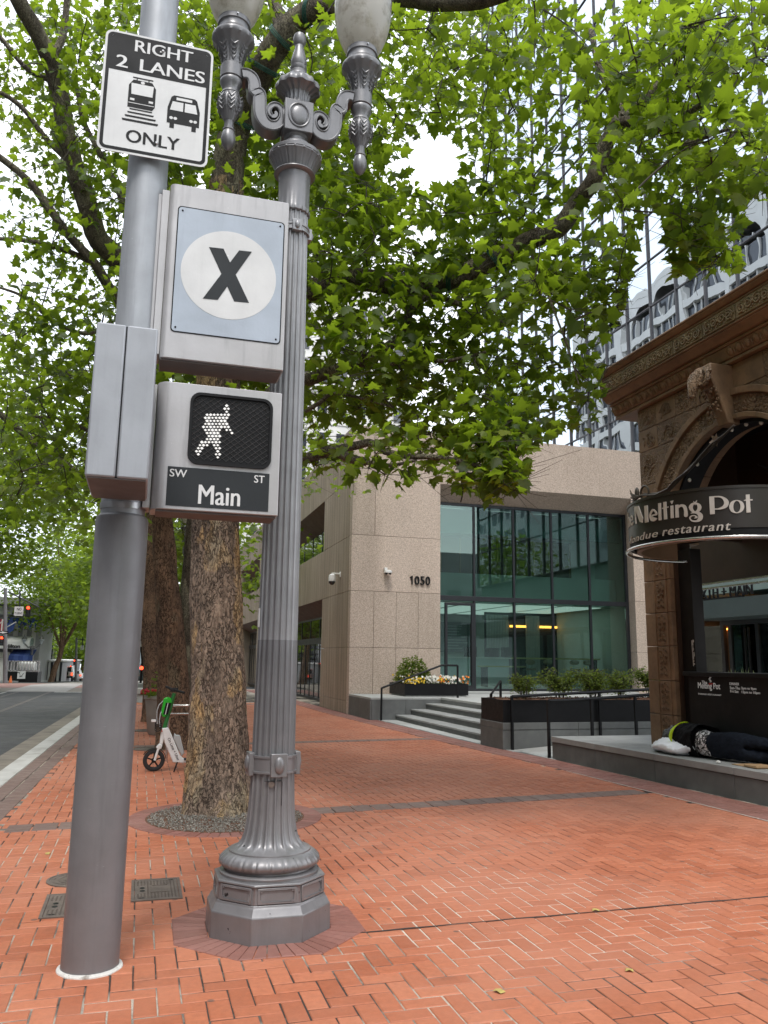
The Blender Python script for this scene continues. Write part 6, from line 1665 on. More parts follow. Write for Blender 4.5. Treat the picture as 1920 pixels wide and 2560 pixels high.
B_ = limb(mb, [Vector((.72, 9.3, 3.9)), D(590, 850, 9.1), D(650, 827, 8.9), D(700, 808, 8.7), D(770, 783, 8.5), D(830, 755, 8.3), D(870, 718, 8.2), D(888, 670, 8.1), D(930, 640, 8.0), D(1000, 660, 7.8)], .095, .03, 12)
L1.append(B_); L1.append(limb(mb, [D(770, 783, 8.5), D(830, 790, 8.2), D(890, 770, 8.0), D(960, 780, 7.7), D(1050, 760, 7.4)], .045, .015, 8))
C_ = limb(mb, [Vector((.74, 9.3, 3.3)), D(580, 1020, 8.9), D(640, 997, 8.6), D(690, 982, 8.4), D(720, 972, 8.2), D(748, 988, 8.0), D(790, 998, 7.85)], .075, .045, 12, jit=.14); L1.append(C_)
L1.append(limb(mb, [D(722, 972, 8.2), D(770, 963, 8.0), D(800, 957, 7.9), D(830, 975, 7.75), D(880, 985, 7.5), D(930, 987, 7.3), D(970, 992, 7.2), D(1010, 1000, 7.1), D(1050, 1012, 7.0)], .048, .018, 10, jit=.16))
L1.append(limb(mb, [D(790, 998, 7.85), D(840, 1005, 7.6), D(900, 995, 7.4)], .03, .012, 8))
L1.append(limb(mb, [D(640, 900, 8.8), D(690, 870, 8.6), D(720, 850, 8.4), D(780, 860, 8.1), D(850, 880, 7.8)], .03, .012, 8))
L1.append(limb(mb, [D(1140, 530, 7.4), D(1170, 600, 7.2), D(1200, 680, 7.0), D(1230, 760, 6.9), D(1250, 830, 6.8)], .018, .007, 6))
L1.append(limb(mb, [D(1480, 280, 5.6), D(1500, 360, 5.6), D(1510, 450, 5.7), D(1520, 540, 5.8)], .014, .006, 6))
mb.build('limb', M['limb'], t1, ang=60)
mb = MB(); limb(mb, [D(988, 1000, 7.2), D(997, 1030, 7.2), D(1000, 1060, 7.22), D(995, 1085, 7.25)], .012, .007, 6); mb.build('hanging_stub', M['twig'], t1)
def dep1(x, y):
    if x > 1330 and y < 480: return (4.6, 6.6)
    if x > 1400: return (5.4, 6.4)
    if y > 960: return (6.9, 8.0)
    if x > 1150: return (6.2, 7.9)
    if x < 650: return (8.5, 11.5)
    if y < 350: return (7.2, 11.5)
    return (7.2, 9.8)
rows1 = ['   66566888579999',
         '   76678888658999',
         '   76677857656899',
         '   66788703665567',
         '   55799999986253',
         '   5569999996340.',
         '   5566988987500.',
         '   55548888673...',
         '   55437887561...',
         '   44356876330...',
         '   ...1334410....']
cl = grid_clusters(rows1, 0, dep1, 17.0, 100)
# small sprays that hang clear of the mass
for (x, y, Y, n, s) in ((1040, 1030, 7.0, 9, 30), (1100, 1040, 6.9, 9, 28), (1110, 1000, 6.9, 8, 28), (940, 1050, 7.2, 5, 26), (830, 1020, 7.6, 8, 30), (880, 1000, 7.4, 8, 30), (790, 1010, 7.8, 7, 28), (1500, 500, 5.8, 9, 40), (1540, 560, 5.8, 6, 26), (1520, 440, 5.8, 7, 36), (1590, 330, 5.3, 8, 36),
                       (1260, 880, 6.8, 7, 28), (1285, 800, 6.8, 8, 34), (1270, 920, 6.7, 4, 20), (1310, 690, 6.7, 8, 34), (1230, 620, 7.0, 9, 40), (1200, 760, 7.0, 9, 40), (1480, 450, 5.7, 5, 26), (1640, 390, 5.0, 5, 20), (690, 1000, 8.3, 4, 24), (1330, 600, 6.6, 6, 30), (1330, 650, 6.6, 6, 26), (1010, 950, 7.2, 10, 40), (1090, 900, 7.1, 12, 40)):
    for i in range(n): cl.append(D(x+RN.gauss(0, s*.6), y+RN.gauss(0, s*.6), Y+RN.uniform(-.25, .25)))
EDGE_X = [0, 650, 740, 770, 850, 900, 950, 1000, 1050, 1130, 1146, 1200, 1300, 1314, 1340, 1352, 1400, 1440, 1455, 1590, 1602, 1700]
EDGE_Y = [1010, 1010, 1000, 1045, 1055, 1045, 1025, 1055, 1070, 1050, 950, 935, 925, 760, 690, 560, 480, 470, 580, 580, 420, 415]   # lower edge of the boughs over the pavement
def clear(p):                               # keep the crown out of the gap of open sky and off the lamp
    q = pix(p); x, y = q[0]/K, q[1]/K
    if ((x-940)/62)**2+((y-345)/62)**2 < 1: return False
    if y > np.interp(x, EDGE_X, EDGE_Y)+RN.uniform(-12, 14): return False
    if p.y < 6.4 and x < 900: return False
    return True
cl = [c for c in cl if clear(c) and noise.noise(c*.95+Vector((3, 1, 7))) > (-.20 if c.x > 2.6 else -.34)]
build_crown(t1, cl, L1, .122, 17, M['leaf'], LT, .20, ind=300, upmix=.6, keep_leaf=clear)
# wraps of green cord that hold the winter lights
green = pm('green_cord', (.005, .10, .075), .5, .2, 20)
cords = [(A_, 26, .150), (A_, 33, .145), (A_, 41, .138), (L1[1], 9, .20), (L1[1], 16, .18), (L1[1], 21, .165), (T1, 142, .25), (T1, 154, .228), (L1[2], 4, .16), (L1[2], 9, .15), (L1[1], 27, .14)]
CORD = ['round the long bough right of the lamp column, nearest the column', 'round the middle of the long bough right of the lamp column', 'round the outer bend of the long bough above the granite roof',
        'round the bough passing behind the left lantern, lowest of its cords', 'round the bough passing behind the lamp finial', 'round the bough just below the right lantern globe',
        'round the trunk just above the X sign case', 'round the trunk beside the left lantern drop finial', 'round the upright fork behind the scroll arm', 'round the upright fork behind the lamp hub', 'round the top bough right of the right globe']
for k, (L, i, r) in enumerate(cords):
    i = min(i, len(L)-2); p, q = Vector(L[i]), Vector(L[i+1]); tdir = (q-p).normalized(); u = tdir.orthogonal().normalized(); w = tdir.cross(u)
    mb = MB()
    for s in range(3): mb.tube([p+tdir*(.02*s-.02+.05*math.sin(2*PI*j/20+.5))+(u*math.cos(2*PI*j/20)+w*math.sin(2*PI*j/20))*(r*1.08+.004) for j in range(21)], .006, 5)
    o = mb.build('light_cord', green, origin=p); tag(o, 'green cord '+CORD[k], 'cord', 'green cords tied round the boughs')
# gravel in the tree pit
gv = MB()
for i in range(6500):
    a = RN.uniform(0, 2*PI); r = .78*math.sqrt(RN.random()); x, y = RC.x+r*math.cos(a), RC.y+r*math.sin(a)
    s = RN.uniform(.005, .012); z = .004+RN.uniform(-.004, .012)+.03*max(0, 1-(Vector((x, y))-Vector((.9, 9.1))).length/.8)
    M3 = Matrix.Rotation(RN.uniform(0, 6), 3, Vector((RN.random(), RN.random(), RN.random()+.1)).normalized())
    vs = [M3 @ Vector(p) for p in ((s, 0, 0), (-s, 0, 0), (0, s*.8, 0), (0, -s*.8, 0), (0, 0, s*.55), (0, 0, -s*.55))]
    gv.add([(x+p.x, y+p.y, z+p.z) for p in vs], [(0, 2, 4), (2, 1, 4), (1, 3, 4), (3, 0, 4), (2, 0, 5), (1, 2, 5), (3, 1, 5), (0, 3, 5)])
o = gv.build('gravel', M['gravel'], ang=0); tag(o, 'grey gravel filling the round tree pit', 'gravel', kind='stuff')
struct(MB().prism([(RC.x+.80*math.cos(k*PI/24), RC.y+.80*math.sin(k*PI/24)) for k in range(48)], XY(0), -.02, .002).build('tree_pit', M['mulch'], ang=0))
t = thing('red_tap', 'small red capped pipe beside the plane tree trunk', 'pipe', (1.31, 9.15, 0))
MB().tube([(1.31, 9.15, 0), (1.31, 9.15, .36)], .03, 10).build('pipe', M['iron'], t); MB().cbox((1.31, 9.15, .38), (.11, .09, .10)).build('cap', pm('red_paint', (.30, .03, .03), .5, .2, 8), t, bev=.015)

# --- second tree, whose limbs reach left over the road
t2 = thing('plane_tree', 'forked plane tree with brown bark behind the scooter', 'tree', (.72, 15.5, 0), 'plane trees along the pavement')
t2p = [(.75, 15.5, -.1), (.70, 15.5, .4), (.60, 15.5, 1.3), (.47, 15.5, 2.4), (.35, 15.5, 3.2), (.22, 15.5, 4.2), (.02, 15.45, 5.6), (-.2, 15.4, 6.8)]
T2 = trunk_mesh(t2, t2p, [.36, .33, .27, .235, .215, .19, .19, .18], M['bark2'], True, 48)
mb = MB(); L2 = [T2[50:]]
L2.append(limb(mb, [Vector((.78, 15.6, .9)), D(400, 1400, 15.8), D(405, 1300, 15.9), D(415, 1180, 16.0), D(425, 1050, 16), D(440, 900, 16), D(450, 700, 16)], .19, .10, 14))
L2.append(limb(mb, [Vector((-.1, 15.4, 6.3)), D(300, 640, 15.2), D(255, 560, 14.9), D(215, 520, 14.7), D(196, 470, 14.5), D(182, 420, 14.3), D(160, 360, 14.1), D(143, 290, 13.9), D(128, 200, 13.6), D(108, 130, 13.3), D(80, 70, 13.0), D(50, 20, 12.7), D(20, -40, 12.4)], .22, .12, 18))
L2.append(limb(mb, [D(108, 130, 13.3), D(135, 80, 13.2), D(145, 0, 13.1), D(150, -60, 13)], .07, .04, 10))
L2.append(limb(mb, [Vector((-.1, 15.4, 6.0)), D(262, 660, 15.0), D(235, 620, 14.8), D(205, 570, 14.6), D(150, 510, 14.4), D(110, 455, 14.2), D(60, 390, 14.0), D(0, 340, 13.8), D(-60, 300, 13.6)], .11, .05, 12))
L2.append(limb(mb, [D(205, 570, 14.6), D(140, 540, 14.6), D(60, 520, 14.6), D(-30, 515, 14.6)], .06, .03, 8))
L2.append(limb(mb, [D(160, 360, 14.1), D(100, 300, 14.0), D(50, 235, 13.9), D(0, 200, 13.8), D(-50, 190, 13.8)], .055, .03, 8))
L2.append(limb(mb, [Vector((.0, 15.45, 5.8)), D(300, 560, 15.3), D(275, 460, 15.2), D(240, 380, 15.1), D(210, 320, 15), D(180, 260, 15), D(165, 180, 15)], .08, .04, 10))
L2.append(limb(mb, [D(128, 180, 13.6), D(60, 150, 13.4), D(0, 80, 13.2), D(-40, 50, 13.1)], .05, .03, 8))
L2.append(limb(mb, [D(300, 640, 15.2), D(300, 500, 15.6), D(310, 350, 16), D(330, 200, 16.2), D(420, 60, 16.4)], .12, .06, 12))
L2.append(limb(mb, [D(240, 700, 15.2), D(180, 720, 14.9), D(110, 690, 14.6), D(50, 640, 14.4), D(-40, 610, 14.2)], .05, .02, 8))
L2.append(limb(mb, [Vector((.1, 15.5, 4.6)), D(240, 960, 15.2), D(190, 930, 15.0), D(130, 905, 14.8), D(60, 900, 14.6)], .05, .02, 8))
mb.build('limb', M['limb'], t2, ang=60)
rows2 = ['78899776', '58887767', '46687777', '56477777', '45487777', '45688777', '66788', '67777', '66666', '56646', '67633']
cl = grid_clusters(rows2, 0, lambda x, y: (12.2, 17.5), 18, 100)
build_crown(t2, [c for c in cl if c.z > 2.6 and noise.noise(c*.6+Vector((9, 2, 4))) > -.22], L2, .135, 17, M['leaf'], LT, .28, ind=200, upmix=.55)
# --- third and fourth trees along the pavement
t3 = thing('plane_tree', 'dark trunked plane tree glimpsed between the grey pole and the forked tree', 'tree', (.35, 22, 0), 'plane trees along the pavement')
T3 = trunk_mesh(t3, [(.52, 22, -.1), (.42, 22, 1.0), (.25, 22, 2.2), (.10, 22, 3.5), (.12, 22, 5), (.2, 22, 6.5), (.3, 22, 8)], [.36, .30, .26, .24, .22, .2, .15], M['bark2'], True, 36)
mb = MB(); L3 = [T3[30:]]; L3.append(limb(mb, [Vector((.12, 22, 5)), Vector((1.5, 22, 6.6)), Vector((3, 21.5, 8)), Vector((4, 21, 9.5))], .14, .06, 10)); L3.append(limb(mb, [Vector((.1, 22, 4.5)), Vector((-1.5, 22, 6)), Vector((-3.2, 22, 7.2)), Vector((-5, 21, 8.5))], .14, .06, 10)); mb.build('limb', M['limb'], t3, ang=60)
cl = [Vector((.2+RN.gauss(0, 2.6), 22.5+RN.gauss(0, 2.0), 7.3+RN.gauss(0, 1.9))) for i in range(330)]
build_crown(t3, [c for c in cl if c.z > 4.4 and not (c.x > 3.2 and c.z < 6.5)], L3, .19, 16, M['leaf_far'], LS, .42)
t4 = thing('plane_tree', 'plane tree farther along the pavement whose leaves show beside the brown trunks', 'tree', (1.2, 33, 0), 'plane trees along the pavement')
T4 = trunk_mesh(t4, [(1.2, 33, -.1), (1.15, 33, 1.5), (1.1, 33, 3), (1.0, 33, 5)], [.33, .28, .25, .2], M['bark2'], True, 28)
cl = [Vector((1.6+RN.gauss(0, 2.0), 33+RN.gauss(0, 2.2), 6.2+RN.gauss(0, 1.7))) for i in range(300)]
build_crown(t4, [c for c in cl if c.z > 3.2], [T4[15:]], .21, 18, M['leaf_far'], LS, .45, twigs=False)
# --- street trees along the far kerb on the left, and down the hill
def street_tree(label, X, Y, h, rc, n, grp, trunk_r=.28, lean=0, per=26, size=.24, spread=.5, zlo=3.2):
    z0 = gz(Y); t = thing('street_tree', label, 'tree', (X, Y, z0), grp)
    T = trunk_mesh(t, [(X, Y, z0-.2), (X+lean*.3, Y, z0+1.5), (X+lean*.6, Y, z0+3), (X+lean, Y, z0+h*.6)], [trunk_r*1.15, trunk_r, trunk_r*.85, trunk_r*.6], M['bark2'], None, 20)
    mb = MB(); L = [T[15:]]
    for k in range(5):
        a = k*1.3+RN.random(); e = Vector((X+lean+rc*.7*math.cos(a), Y+rc*.7*math.sin(a), z0+h*RN.uniform(.6, .9)))
        L.append(limb(mb, [Vector((X+lean*.6, Y, z0+3)), (Vector((X+lean*.6, Y, z0+3))+e)/2+Vector((0, 0, .6)), e], trunk_r*.5, .04, 8))
    mb.build('limb', M['bark2'], t, ang=60)
    cl = []
    while len(cl) < n:
        p = Vector((RN.uniform(-1, 1), RN.uniform(-1, 1), RN.uniform(-1, 1)))
        if .35 < p.length < 1:
            q = Vector((X+lean+p.x*rc, Y+p.y*rc, z0+h*.62+p.z*h*.40))
            if noise.noise(q*.55) > -.22 and q.z > z0+zlo: cl.append(q)
    build_crown(t, cl, L, size, per, M['leaf_far'], LS, spread, twigs=False); return t
street_tree('bushy plane tree with a forked trunk beside the fenced hotel corner', -8.35, 88, 15.5, 6.6, 380, 'street trees down the hill', .27, 1.2, 28, .28, .7, 5.2)
street_tree('plane tree overhanging the road above the white car', -3.2, 100, 16, 7.5, 420, 'street trees down the hill', .4, -.8, 30, .32, .8, 5)
street_tree('plane tree on the near side of the crossing overhanging the road', -10.2, 40, 15.0, 6.4, 620, 'street trees down the hill', .3, 1.0, 34, .22, .58, 5.4)
street_tree('plane tree down the pavement beyond the crossing', -.6, 74, 14, 6.0, 360, 'street trees down the hill', .38, -.6, 30, .28, .7, 4.4)
street_tree('tall distant plane tree where the road meets the sky', -6.5, 135, 19, 9, 300, 'street trees down the hill', .4, .5, 30, .42, 1.1, 5)
street_tree('plane tree left of the hotel entrance arch', -17.5, 76, 15, 5.5, 260, 'street trees down the hill', .35, .5, 30, .28, .7, 6)

street_tree('far plane tree closing the end of the road', -4.6, 170, 17, 9, 260, 'street trees down the hill', .4, .5, 30, .5, 1.2, 1.5)
street_tree('far plane tree left of the end of the road', -13, 165, 18, 9, 260, 'street trees down the hill', .4, .5, 30, .5, 1.2, 2)
street_tree('plane tree mirrored in the corner window, behind the viewer', 5.5, -13, 12, 5, 300, 'trees mirrored in the glass', .3, .5, 20, .24, .6, 3)
street_tree('second plane tree mirrored in the corner window, behind the viewer', 15, -14, 11, 5, 260, 'trees mirrored in the glass', .3, .5, 20, .24, .6, 3)

street_tree('low bushy tree behind the white car down the hill', -3.6, 140, 9.5, 5.5, 200, 'street trees down the hill', .3, .3, 26, .4, 1.0, .6)
street_tree('low bushy tree left of the white car down the hill', -9.5, 150, 10, 5.5, 180, 'street trees down the hill', .3, .3, 26, .4, 1.0, .6)
# ------------------------------------------------------------------ rental scooter
SX_, SY_ = .285, 12.44
t = thing('scooter', 'white and green rental kick scooter parked by the plane tree', 'scooter', (SX_, SY_, 0))
gp = pm('scooter_green', (.02, .44, .02), .35, .06, 6); gd = pm('scooter_dark_green', (.02, .17, .035), .4, .1, 6); wp = pm('scooter_white', (.74, .75, .74), .35, .05, 5); gy = pm('scooter_grey', (.42, .44, .44), .45, .06, 5)
def sp(x, z, y=0): return Vector((x, SY_+y, z))
def wheel(cx):
    w = MB().lathe([(.102, -.030), (.128, -.036), (.146, -.029), (.153, -.010), (.153, .010), (.146, .029), (.128, .036), (.102, .030)], (cx, SY_, .152), 36, axis='y', cap=False).build('wheel', M['rubber'], t)
    mb = MB().lathe([(.106, -.026), (.096, -.02), (.096, .02), (.106, .026)], (cx, SY_, .152), 36, axis='y', cap=False).lathe([(.035, -.03), (.035, .03)], (cx, SY_, .152), 16, axis='y')
    for k in range(5):
        a = k*2*PI/5+.3; mb.tube([(cx+.03*math.cos(a), SY_, .152+.03*math.sin(a)), (cx+.11*math.cos(a), SY_, .152+.11*math.sin(a))], .011, 6)
    mb.build('rim', M['black'], w)
wheel(.285); wheel(1.26)
fd = MB()
for i in range(12):
    a0, a1 = math.radians(8+i*12), math.radians(8+(i+1)*12); r = .163
    fd.hexa([(.285+r*math.cos(a), SY_+s*.038, .152+r*math.sin(a)) for a, s in ((a0, -1), (a0, 1), (a1, 1), (a1, -1))], [(.285+(r+.008)*math.cos(a), SY_+s*.038, .152+(r+.008)*math.sin(a)) for a, s in ((a0, -1), (a0, 1), (a1, 1), (a1, -1))])
fd.build('mudguard', M['black'], t)
for y in (-.045, .045): MB().tube([sp(.295, .155, y), sp(.335, .31, y)], .017, 8).build('fork_leg', wp, t)
MB().prism([(.300, .33), (.335, .30), (.375, .31), (.392, .36), (.345, .385)], XZ(SY_), -.055, .055).build('fork_crown', wp, t, bev=.012)
MB().prism([(.345, .38), (.392, .36), (.405, .43), (.455, .585), (.365, .585)], XZ(SY_), -.035, .035).build('head_tube', wp, t, bev=.012)
MB().prism([(.368, .60), (.455, .605), (.478, .57), (.645, .215), (.70, .165), (1.30, .15), (1.30, .105), (.70, .108), (.62, .115), (.55, .118), (.415, .40)], XZ(SY_), -.055, .055).build('body', wp, t, bev=.012)
MB().box((.70, SY_-.075, .152), (1.18, SY_+.075, .168)).build('deck_mat', M['rubber'], t)
MB().prism([(.548, .525), (.575, .50), (.628, .495), (.705, .245), (.665, .20), (.54, .45)], XZ(SY_), -.05, .05).build('battery_case', gy, t, bev=.014)
MB().tube([sp(.40, .58), sp(.515, 1.09)], .029, 12).build('stem', gd, t)
MB().prism([(.340, .815), (.358, .93), (.367, 1.007), (.392, 1.028), (.430, 1.036), (.471, 1.019), (.487, .967), (.462, .88), (.438, .80), (.398, .746), (.362, .762)], XZ(SY_), -.04, .04).build('green_shroud', gp, t, bev=.014)
MB().prism([(.372, .79), (.402, .955), (.428, .955), (.398, .79)], XZ(SY_), -.047, -.0402).build('shroud_panel', M['black'], t)
MB().prism([(.410, .79), (.440, .955), (.478, .955), (.440, .79)], XZ(SY_), -.047, -.0402).build('shroud_panel', M['black'], t)
MB().tube([sp(.404, .79, -.046), sp(.434, .955, -.046)], .005, 6).build('stripe', wp, t)
MB().tube([sp(.40, 1.175, .22), sp(.505, 1.135), sp(.645, 1.105, -.24)], .018, 10).box((.455, SY_-.04, 1.11), (.565, SY_+.04, 1.165)).build('handlebar', M['rubber'], t, bev=.006)
MB().tube([sp(.36, .98, -.03), sp(.31, .93, -.06), sp(.285, .85, -.07), sp(.285, .76, -.06), sp(.30, .66, -.05)], .007, 6).tube([sp(.35, .84, -.02), sp(.335, .80, -.05), sp(.325, .70, -.06), sp(.34, .62, -.04)], .007, 6).build('brake_cable', gy, t)
mb = MB(); mb.tube([sp(.315+.045*math.cos(k*.7), .575+.0032*k+.04*math.sin(k*.7), -.07+.002*k) for k in range(36)], .006, 6); mb.build('coiled_lock', M['rubber'], t)
MB().cbox((.245, SY_-.07, .705), (.065, .02, .035)).build('lock_tag', wp, t, bev=.004)
MB().cbox((.375, SY_-.038, .565), (.024, .006, .036)).build('reflector', pm('orange_reflector', (.6, .09, .02), .3, .05, 8), t)
MB().tube([sp(.61, .12, -.05), sp(.565, .0, -.14)], .010, 8).build('kickstand', M['black'], t)
mb = MB(); an = math.radians(-63)
def onbody(u, v, d): return (.452+u*math.cos(an)-v*math.sin(an), SY_-.0565-d, .455+u*math.sin(an)+v*math.cos(an))
put_text(mb, 'On Lime + Uber', onbody, size=.052, ext=.0005, align='LEFT', bold=.0005); mb.build('lettering', M['black'], t, ang=0)

# ------------------------------------------------------------------ things behind the pole on the pavement
t = thing('flower_pot', 'round concrete pot of red flowers behind the scooter', 'planter', (.45, 18.2, 0))
MB().lathe([(.22, 0), (.26, .06), (.31, .5), (.34, .72), (.37, .74), (.37, .80), (.33, .80), (.31, .70)], (.50, 18.2, 0), 36, cap=False).build('pot', pm('pot_concrete', (.30, .285, .25), .8, .12, 4, .2, 60), t)
MB().prism(ring2(.50, 18.2, .32, .32, 24), XY(.70), 0, .02).build('soil', M['mulch'], t)
fl = MB(); fo = MB()
for i in range(260):
    a = RN.uniform(0, 6.3); r = .40*math.sqrt(RN.random()); p = Vector((.50+r*math.cos(a), 18.2+r*math.sin(a), .78+RN.uniform(0, .75)*(1-r)*(1 if r < .22 else .3))); b_ = RN.uniform(0, 6.3); s = RN.uniform(.04, .09)
    fo.add([p, p+Vector((s*math.cos(b_), s*math.sin(b_), .02)), p+Vector((1.5*s*math.cos(b_+.5), 1.5*s*math.sin(b_+.5), -.02))], [(0, 1, 2)])
    if i < 26:
        q = Vector((.50+.42*math.cos(a), 18.2+.36*math.sin(a), .82+RN.uniform(0, .12))); fl.ball(q, .03, 6, 4)
o = fo.build('pot_plants', M['leaf_far'], ang=0); set_tone(o.data, [RN.random()*.5 for _ in o.data.polygons]); tag(o, 'dark green leafy plants growing in the round concrete pot', 'plants', kind='stuff')
o = fl.build('red_blooms', pm('red_petal', (.45, .03, .04), .6, .1, 20), ang=0); tag(o, 'red blooms round the rim of the concrete pot', 'flowers', kind='stuff')
t = thing('bike_rack', 'grey tube bicycle rack beside the forked tree', 'bike rack', (1.0, 13.6, 0))
MB().tube([(1.35, 13.6, 0), (1.35, 13.6, .80), (1.3, 13.6, .85), (.55, 13.6, .85), (.50, 13.6, .80), (.5, 13.6, .0)], .022, 10).build('loop', M['chrome'], t)
MB().tube([(.52, 13.6, .72), (1.33, 13.6, .72)], .02, 10).build('cross_bar', M['chrome'], t)
def slab_bench(name, label, x0, x1, Y, z0, z1, zb):
    t = thing(name, label, 'bench', ((x0+x1)/2, Y, 0)); c = pm(name+'_stone', (.30, .31, .30), .7, .1, 2)
    MB().box((x0, Y, z1-.22), (x1, Y+.5, z1)).build('seat', c, t, bev=.03)
    for x in (x0+.2, x1-.5): MB().box((x, Y+.05, 0), (x+.3, Y+.45, z1-.22)).build('leg', c, t)
    return t
slab_bench('stone_bench', 'long grey stone bench behind the grey pole', -.2, 2.6, 31.0, .0, .50, 0)
slab_bench('far_bench', 'second grey bench farther behind the grey pole', -.1, 2.7, 36.0, .0, .52, 0)
t = thing('bus_shelter', 'glass tram shelter with a dark frame beside the pavement trees', 'shelter', (.4, 41, 0))
for x in (-.25, 1.9): MB().box((x, 41, 0), (x+.1, 41.1, 2.5)).build('post', M['mullion'], t)
MB().box((-.15, 41.02, .45), (1.9, 41.06, 2.3)).build('pane', M['glass_dark'], t); MB().box((-.6, 40.4, 2.5), (2.5, 42.2, 2.68)).build('roof', M['grey_wall'], t)
MB().box((-.2, 40.6, .42), (1.8, 40.64, .50)).box((-.05, 40.3, .22), (2.0, 40.34, .28)).build('seat_rail', M['white_paint'], t)
c = at(357, 1612, 40.9); mb = MB(); mb.prism([(c.x+.42*math.cos(PI*k/20), c.z-.1+.42*math.sin(PI*k/20)) for k in range(21)], XZ(40.85), 0, .04); mb.build('route_sign', M['white_paint'], t)
mb = MB(); fit_text(mb, 'Y', (c.x-.17, c.z-.02, c.x+.13, c.z+.26), lambda u, v, d: (u, 40.845-d, v), .002, .02); mb.build('route_letter', M['black'], t, ang=0)
t = thing('signal_post', 'thin dark post with a small red light beside the shelter', 'signal', (.12, 38, 0))
q = at(354, 1670, 38); MB().tube([(q.x, 38, 0), (q.x, 38, q.z+.15)], .05, 8).build('post', M['black_metal'], t); MB().ball((q.x, 37.93, q.z), .08, 10, 6).build('lamp', M['red_lit'], t)
t = thing('lamp_post', 'farther ornate lamp post seen between the brown tree trunks', 'lamp post', (1.35, 24, 0)); lx = 1.02
q = at(459, 1405, 24)
MB().lathe([(.24, 0), (.2, .4), (.12, .6), (.10, 4.3), (.16, 4.5), (.08, 4.7)], (q.x+.48, 24, 0), 20).build('column', M['lamp'], t)
for s in (-1, 1):
    x = q.x+.48+s*.48; MB().tube([(q.x+.48, 24, 4.75), (q.x+.48+s*.2, 24, 4.62), (q.x+.48+s*.36, 24, 4.78), (x, 24, 5.0)], .045, 8).build('scroll_arm', M['lamp'], t)
    MB().lathe([(.01, 4.5), (.06, 4.6), (.05, 4.75), (.09, 4.9), (.07, 5.0), (.08, 5.2), (.15, 5.35), (.12, 5.42)], (x, 24, 0), 20).build('lantern_cup', M['lamp'], t)
    MB().lathe([(.12, 5.42), (.2, 5.65), (.21, 5.95)], (x, 24, 0), 20).build('globe', M['globe'], t); MB().lathe([(.22, 5.95), (.2, 6.02), (.05, 6.2)], (x, 24, 0), 20).build('lantern_cap', M['lamp'], t)

# ------------------------------------------------------------------ the far side of the road (depths follow the street; sizes are real)
def l7(x, y, Y): return at(x*.13563, 1450+y*.13563, Y)
Yh = 88
t = thing('hotel_entrance', 'grey stone hotel front with cornice and barrel vaulted white entrance canopy', 'hotel front', l7(300, 1850, Yh))
a = l7(-700, 620, Yh); b = l7(690, 1850, Yh); zt = l7(300, 460, Yh).z; zb = gz(Yh)-2
MB().box((a.x, Yh+.8, zb), (b.x-.3, Yh+14, zt)).build('wall', M['grey_wall'], t)
z1 = l7(0, 640, Yh).z; MB().box((a.x, Yh-.2, z1), (b.x, Yh+14, z1+.9)).box((a.x, Yh-.8, zt), (b.x+.5, Yh+14, zt+.7)).build('cornice', pm('stone_cornice', (.42, .42, .41), .8, .1, 1), t, bev=.05)
for k in range(7):
    x = l7(150+k*85, 900, Yh).x; MB().box((x, Yh+.5, zb+3), (x+.45, Yh+.8, z1)).build('pilaster', M['precast'] if k % 2 else M['grey_wall'], t)
for k in range(6):
    x = l7(175+k*85, 900, Yh).x; MB().box((x+.25, Yh+.72, l7(0, 1000, Yh).z), (x+.75, Yh+.79, l7(0, 830, Yh).z)).build('window', win, t)
xa, xb = l7(60, 0, Yh).x, l7(500, 0, Yh).x; zs_, zh = l7(0, 1265, Yh).z, l7(0, 1030, Yh).z
mb = MB(); n = 14; R_ = zh-zs_
for i in range(n):                          # barrel roof running toward the street
    a0, a1 = PI/2*i/n, PI/2*(i+1)/n
    mb.quad((xa, Yh-2, zs_+R_*math.sin(a0)), (xb+R_*.45*math.cos(a0), Yh-2-.0, zs_+R_*math.sin(a0)), (xb+R_*.45*math.cos(a1), Yh-2, zs_+R_*math.sin(a1)), (xa, Yh-2, zs_+R_*math.sin(a1)))
prof = [(Yh-2, zs_)]+[(Yh-.2-1.8*math.cos(PI*k/12), zs_+.5*R_+.5*R_*math.sin(PI*k/12)) for k in range(13)]+[(Yh+1.6, zs_)]
vault = MB(); vault.prism(prof, lambda u, v, d: (d, u, v), xa, xb+1.0); vault.build('vault', M['white_paint'], t, ang=40)
MB().prism([(Yh-1.5, zs_+.25)]+[(Yh-.2-1.3*math.cos(PI*k/12), zs_+.5*R_+.38*R_*math.sin(PI*k/12)) for k in range(13)]+[(Yh+1.1, zs_+.25)], lambda u, v, d: (xb+1.0+d, u, v), 0, .05).build('fanlight', pm('green_fanlight', (.18, .28, .24), .3, .3, 2), t)
mb = MB(); p0, p1 = l7(95, 1250, Yh-2.1), l7(375, 1185, Yh-2.1); fit_text(mb, 'Hilton', (p0.x, p0.z, p1.x, p1.z), lambda u, v, d: (u, Yh-2.06-d, v), .03, .03); mb.build('letters', M['black'], t, ang=0)
MB().box((xa-.5, Yh-1.6, zs_-.9), (l7(360, 0, Yh).x, Yh+1, zs_-.35)).build('canopy_beam', pm('stone_beam', (.40, .39, .34), .8, .1, 2), t)
for x in (60, 160): MB().box((l7(x, 0, Yh).x, Yh-1.4, zb), (l7(x, 0, Yh).x+.6, Yh-.8, zs_-.9)).build('column', M['precast'], t)
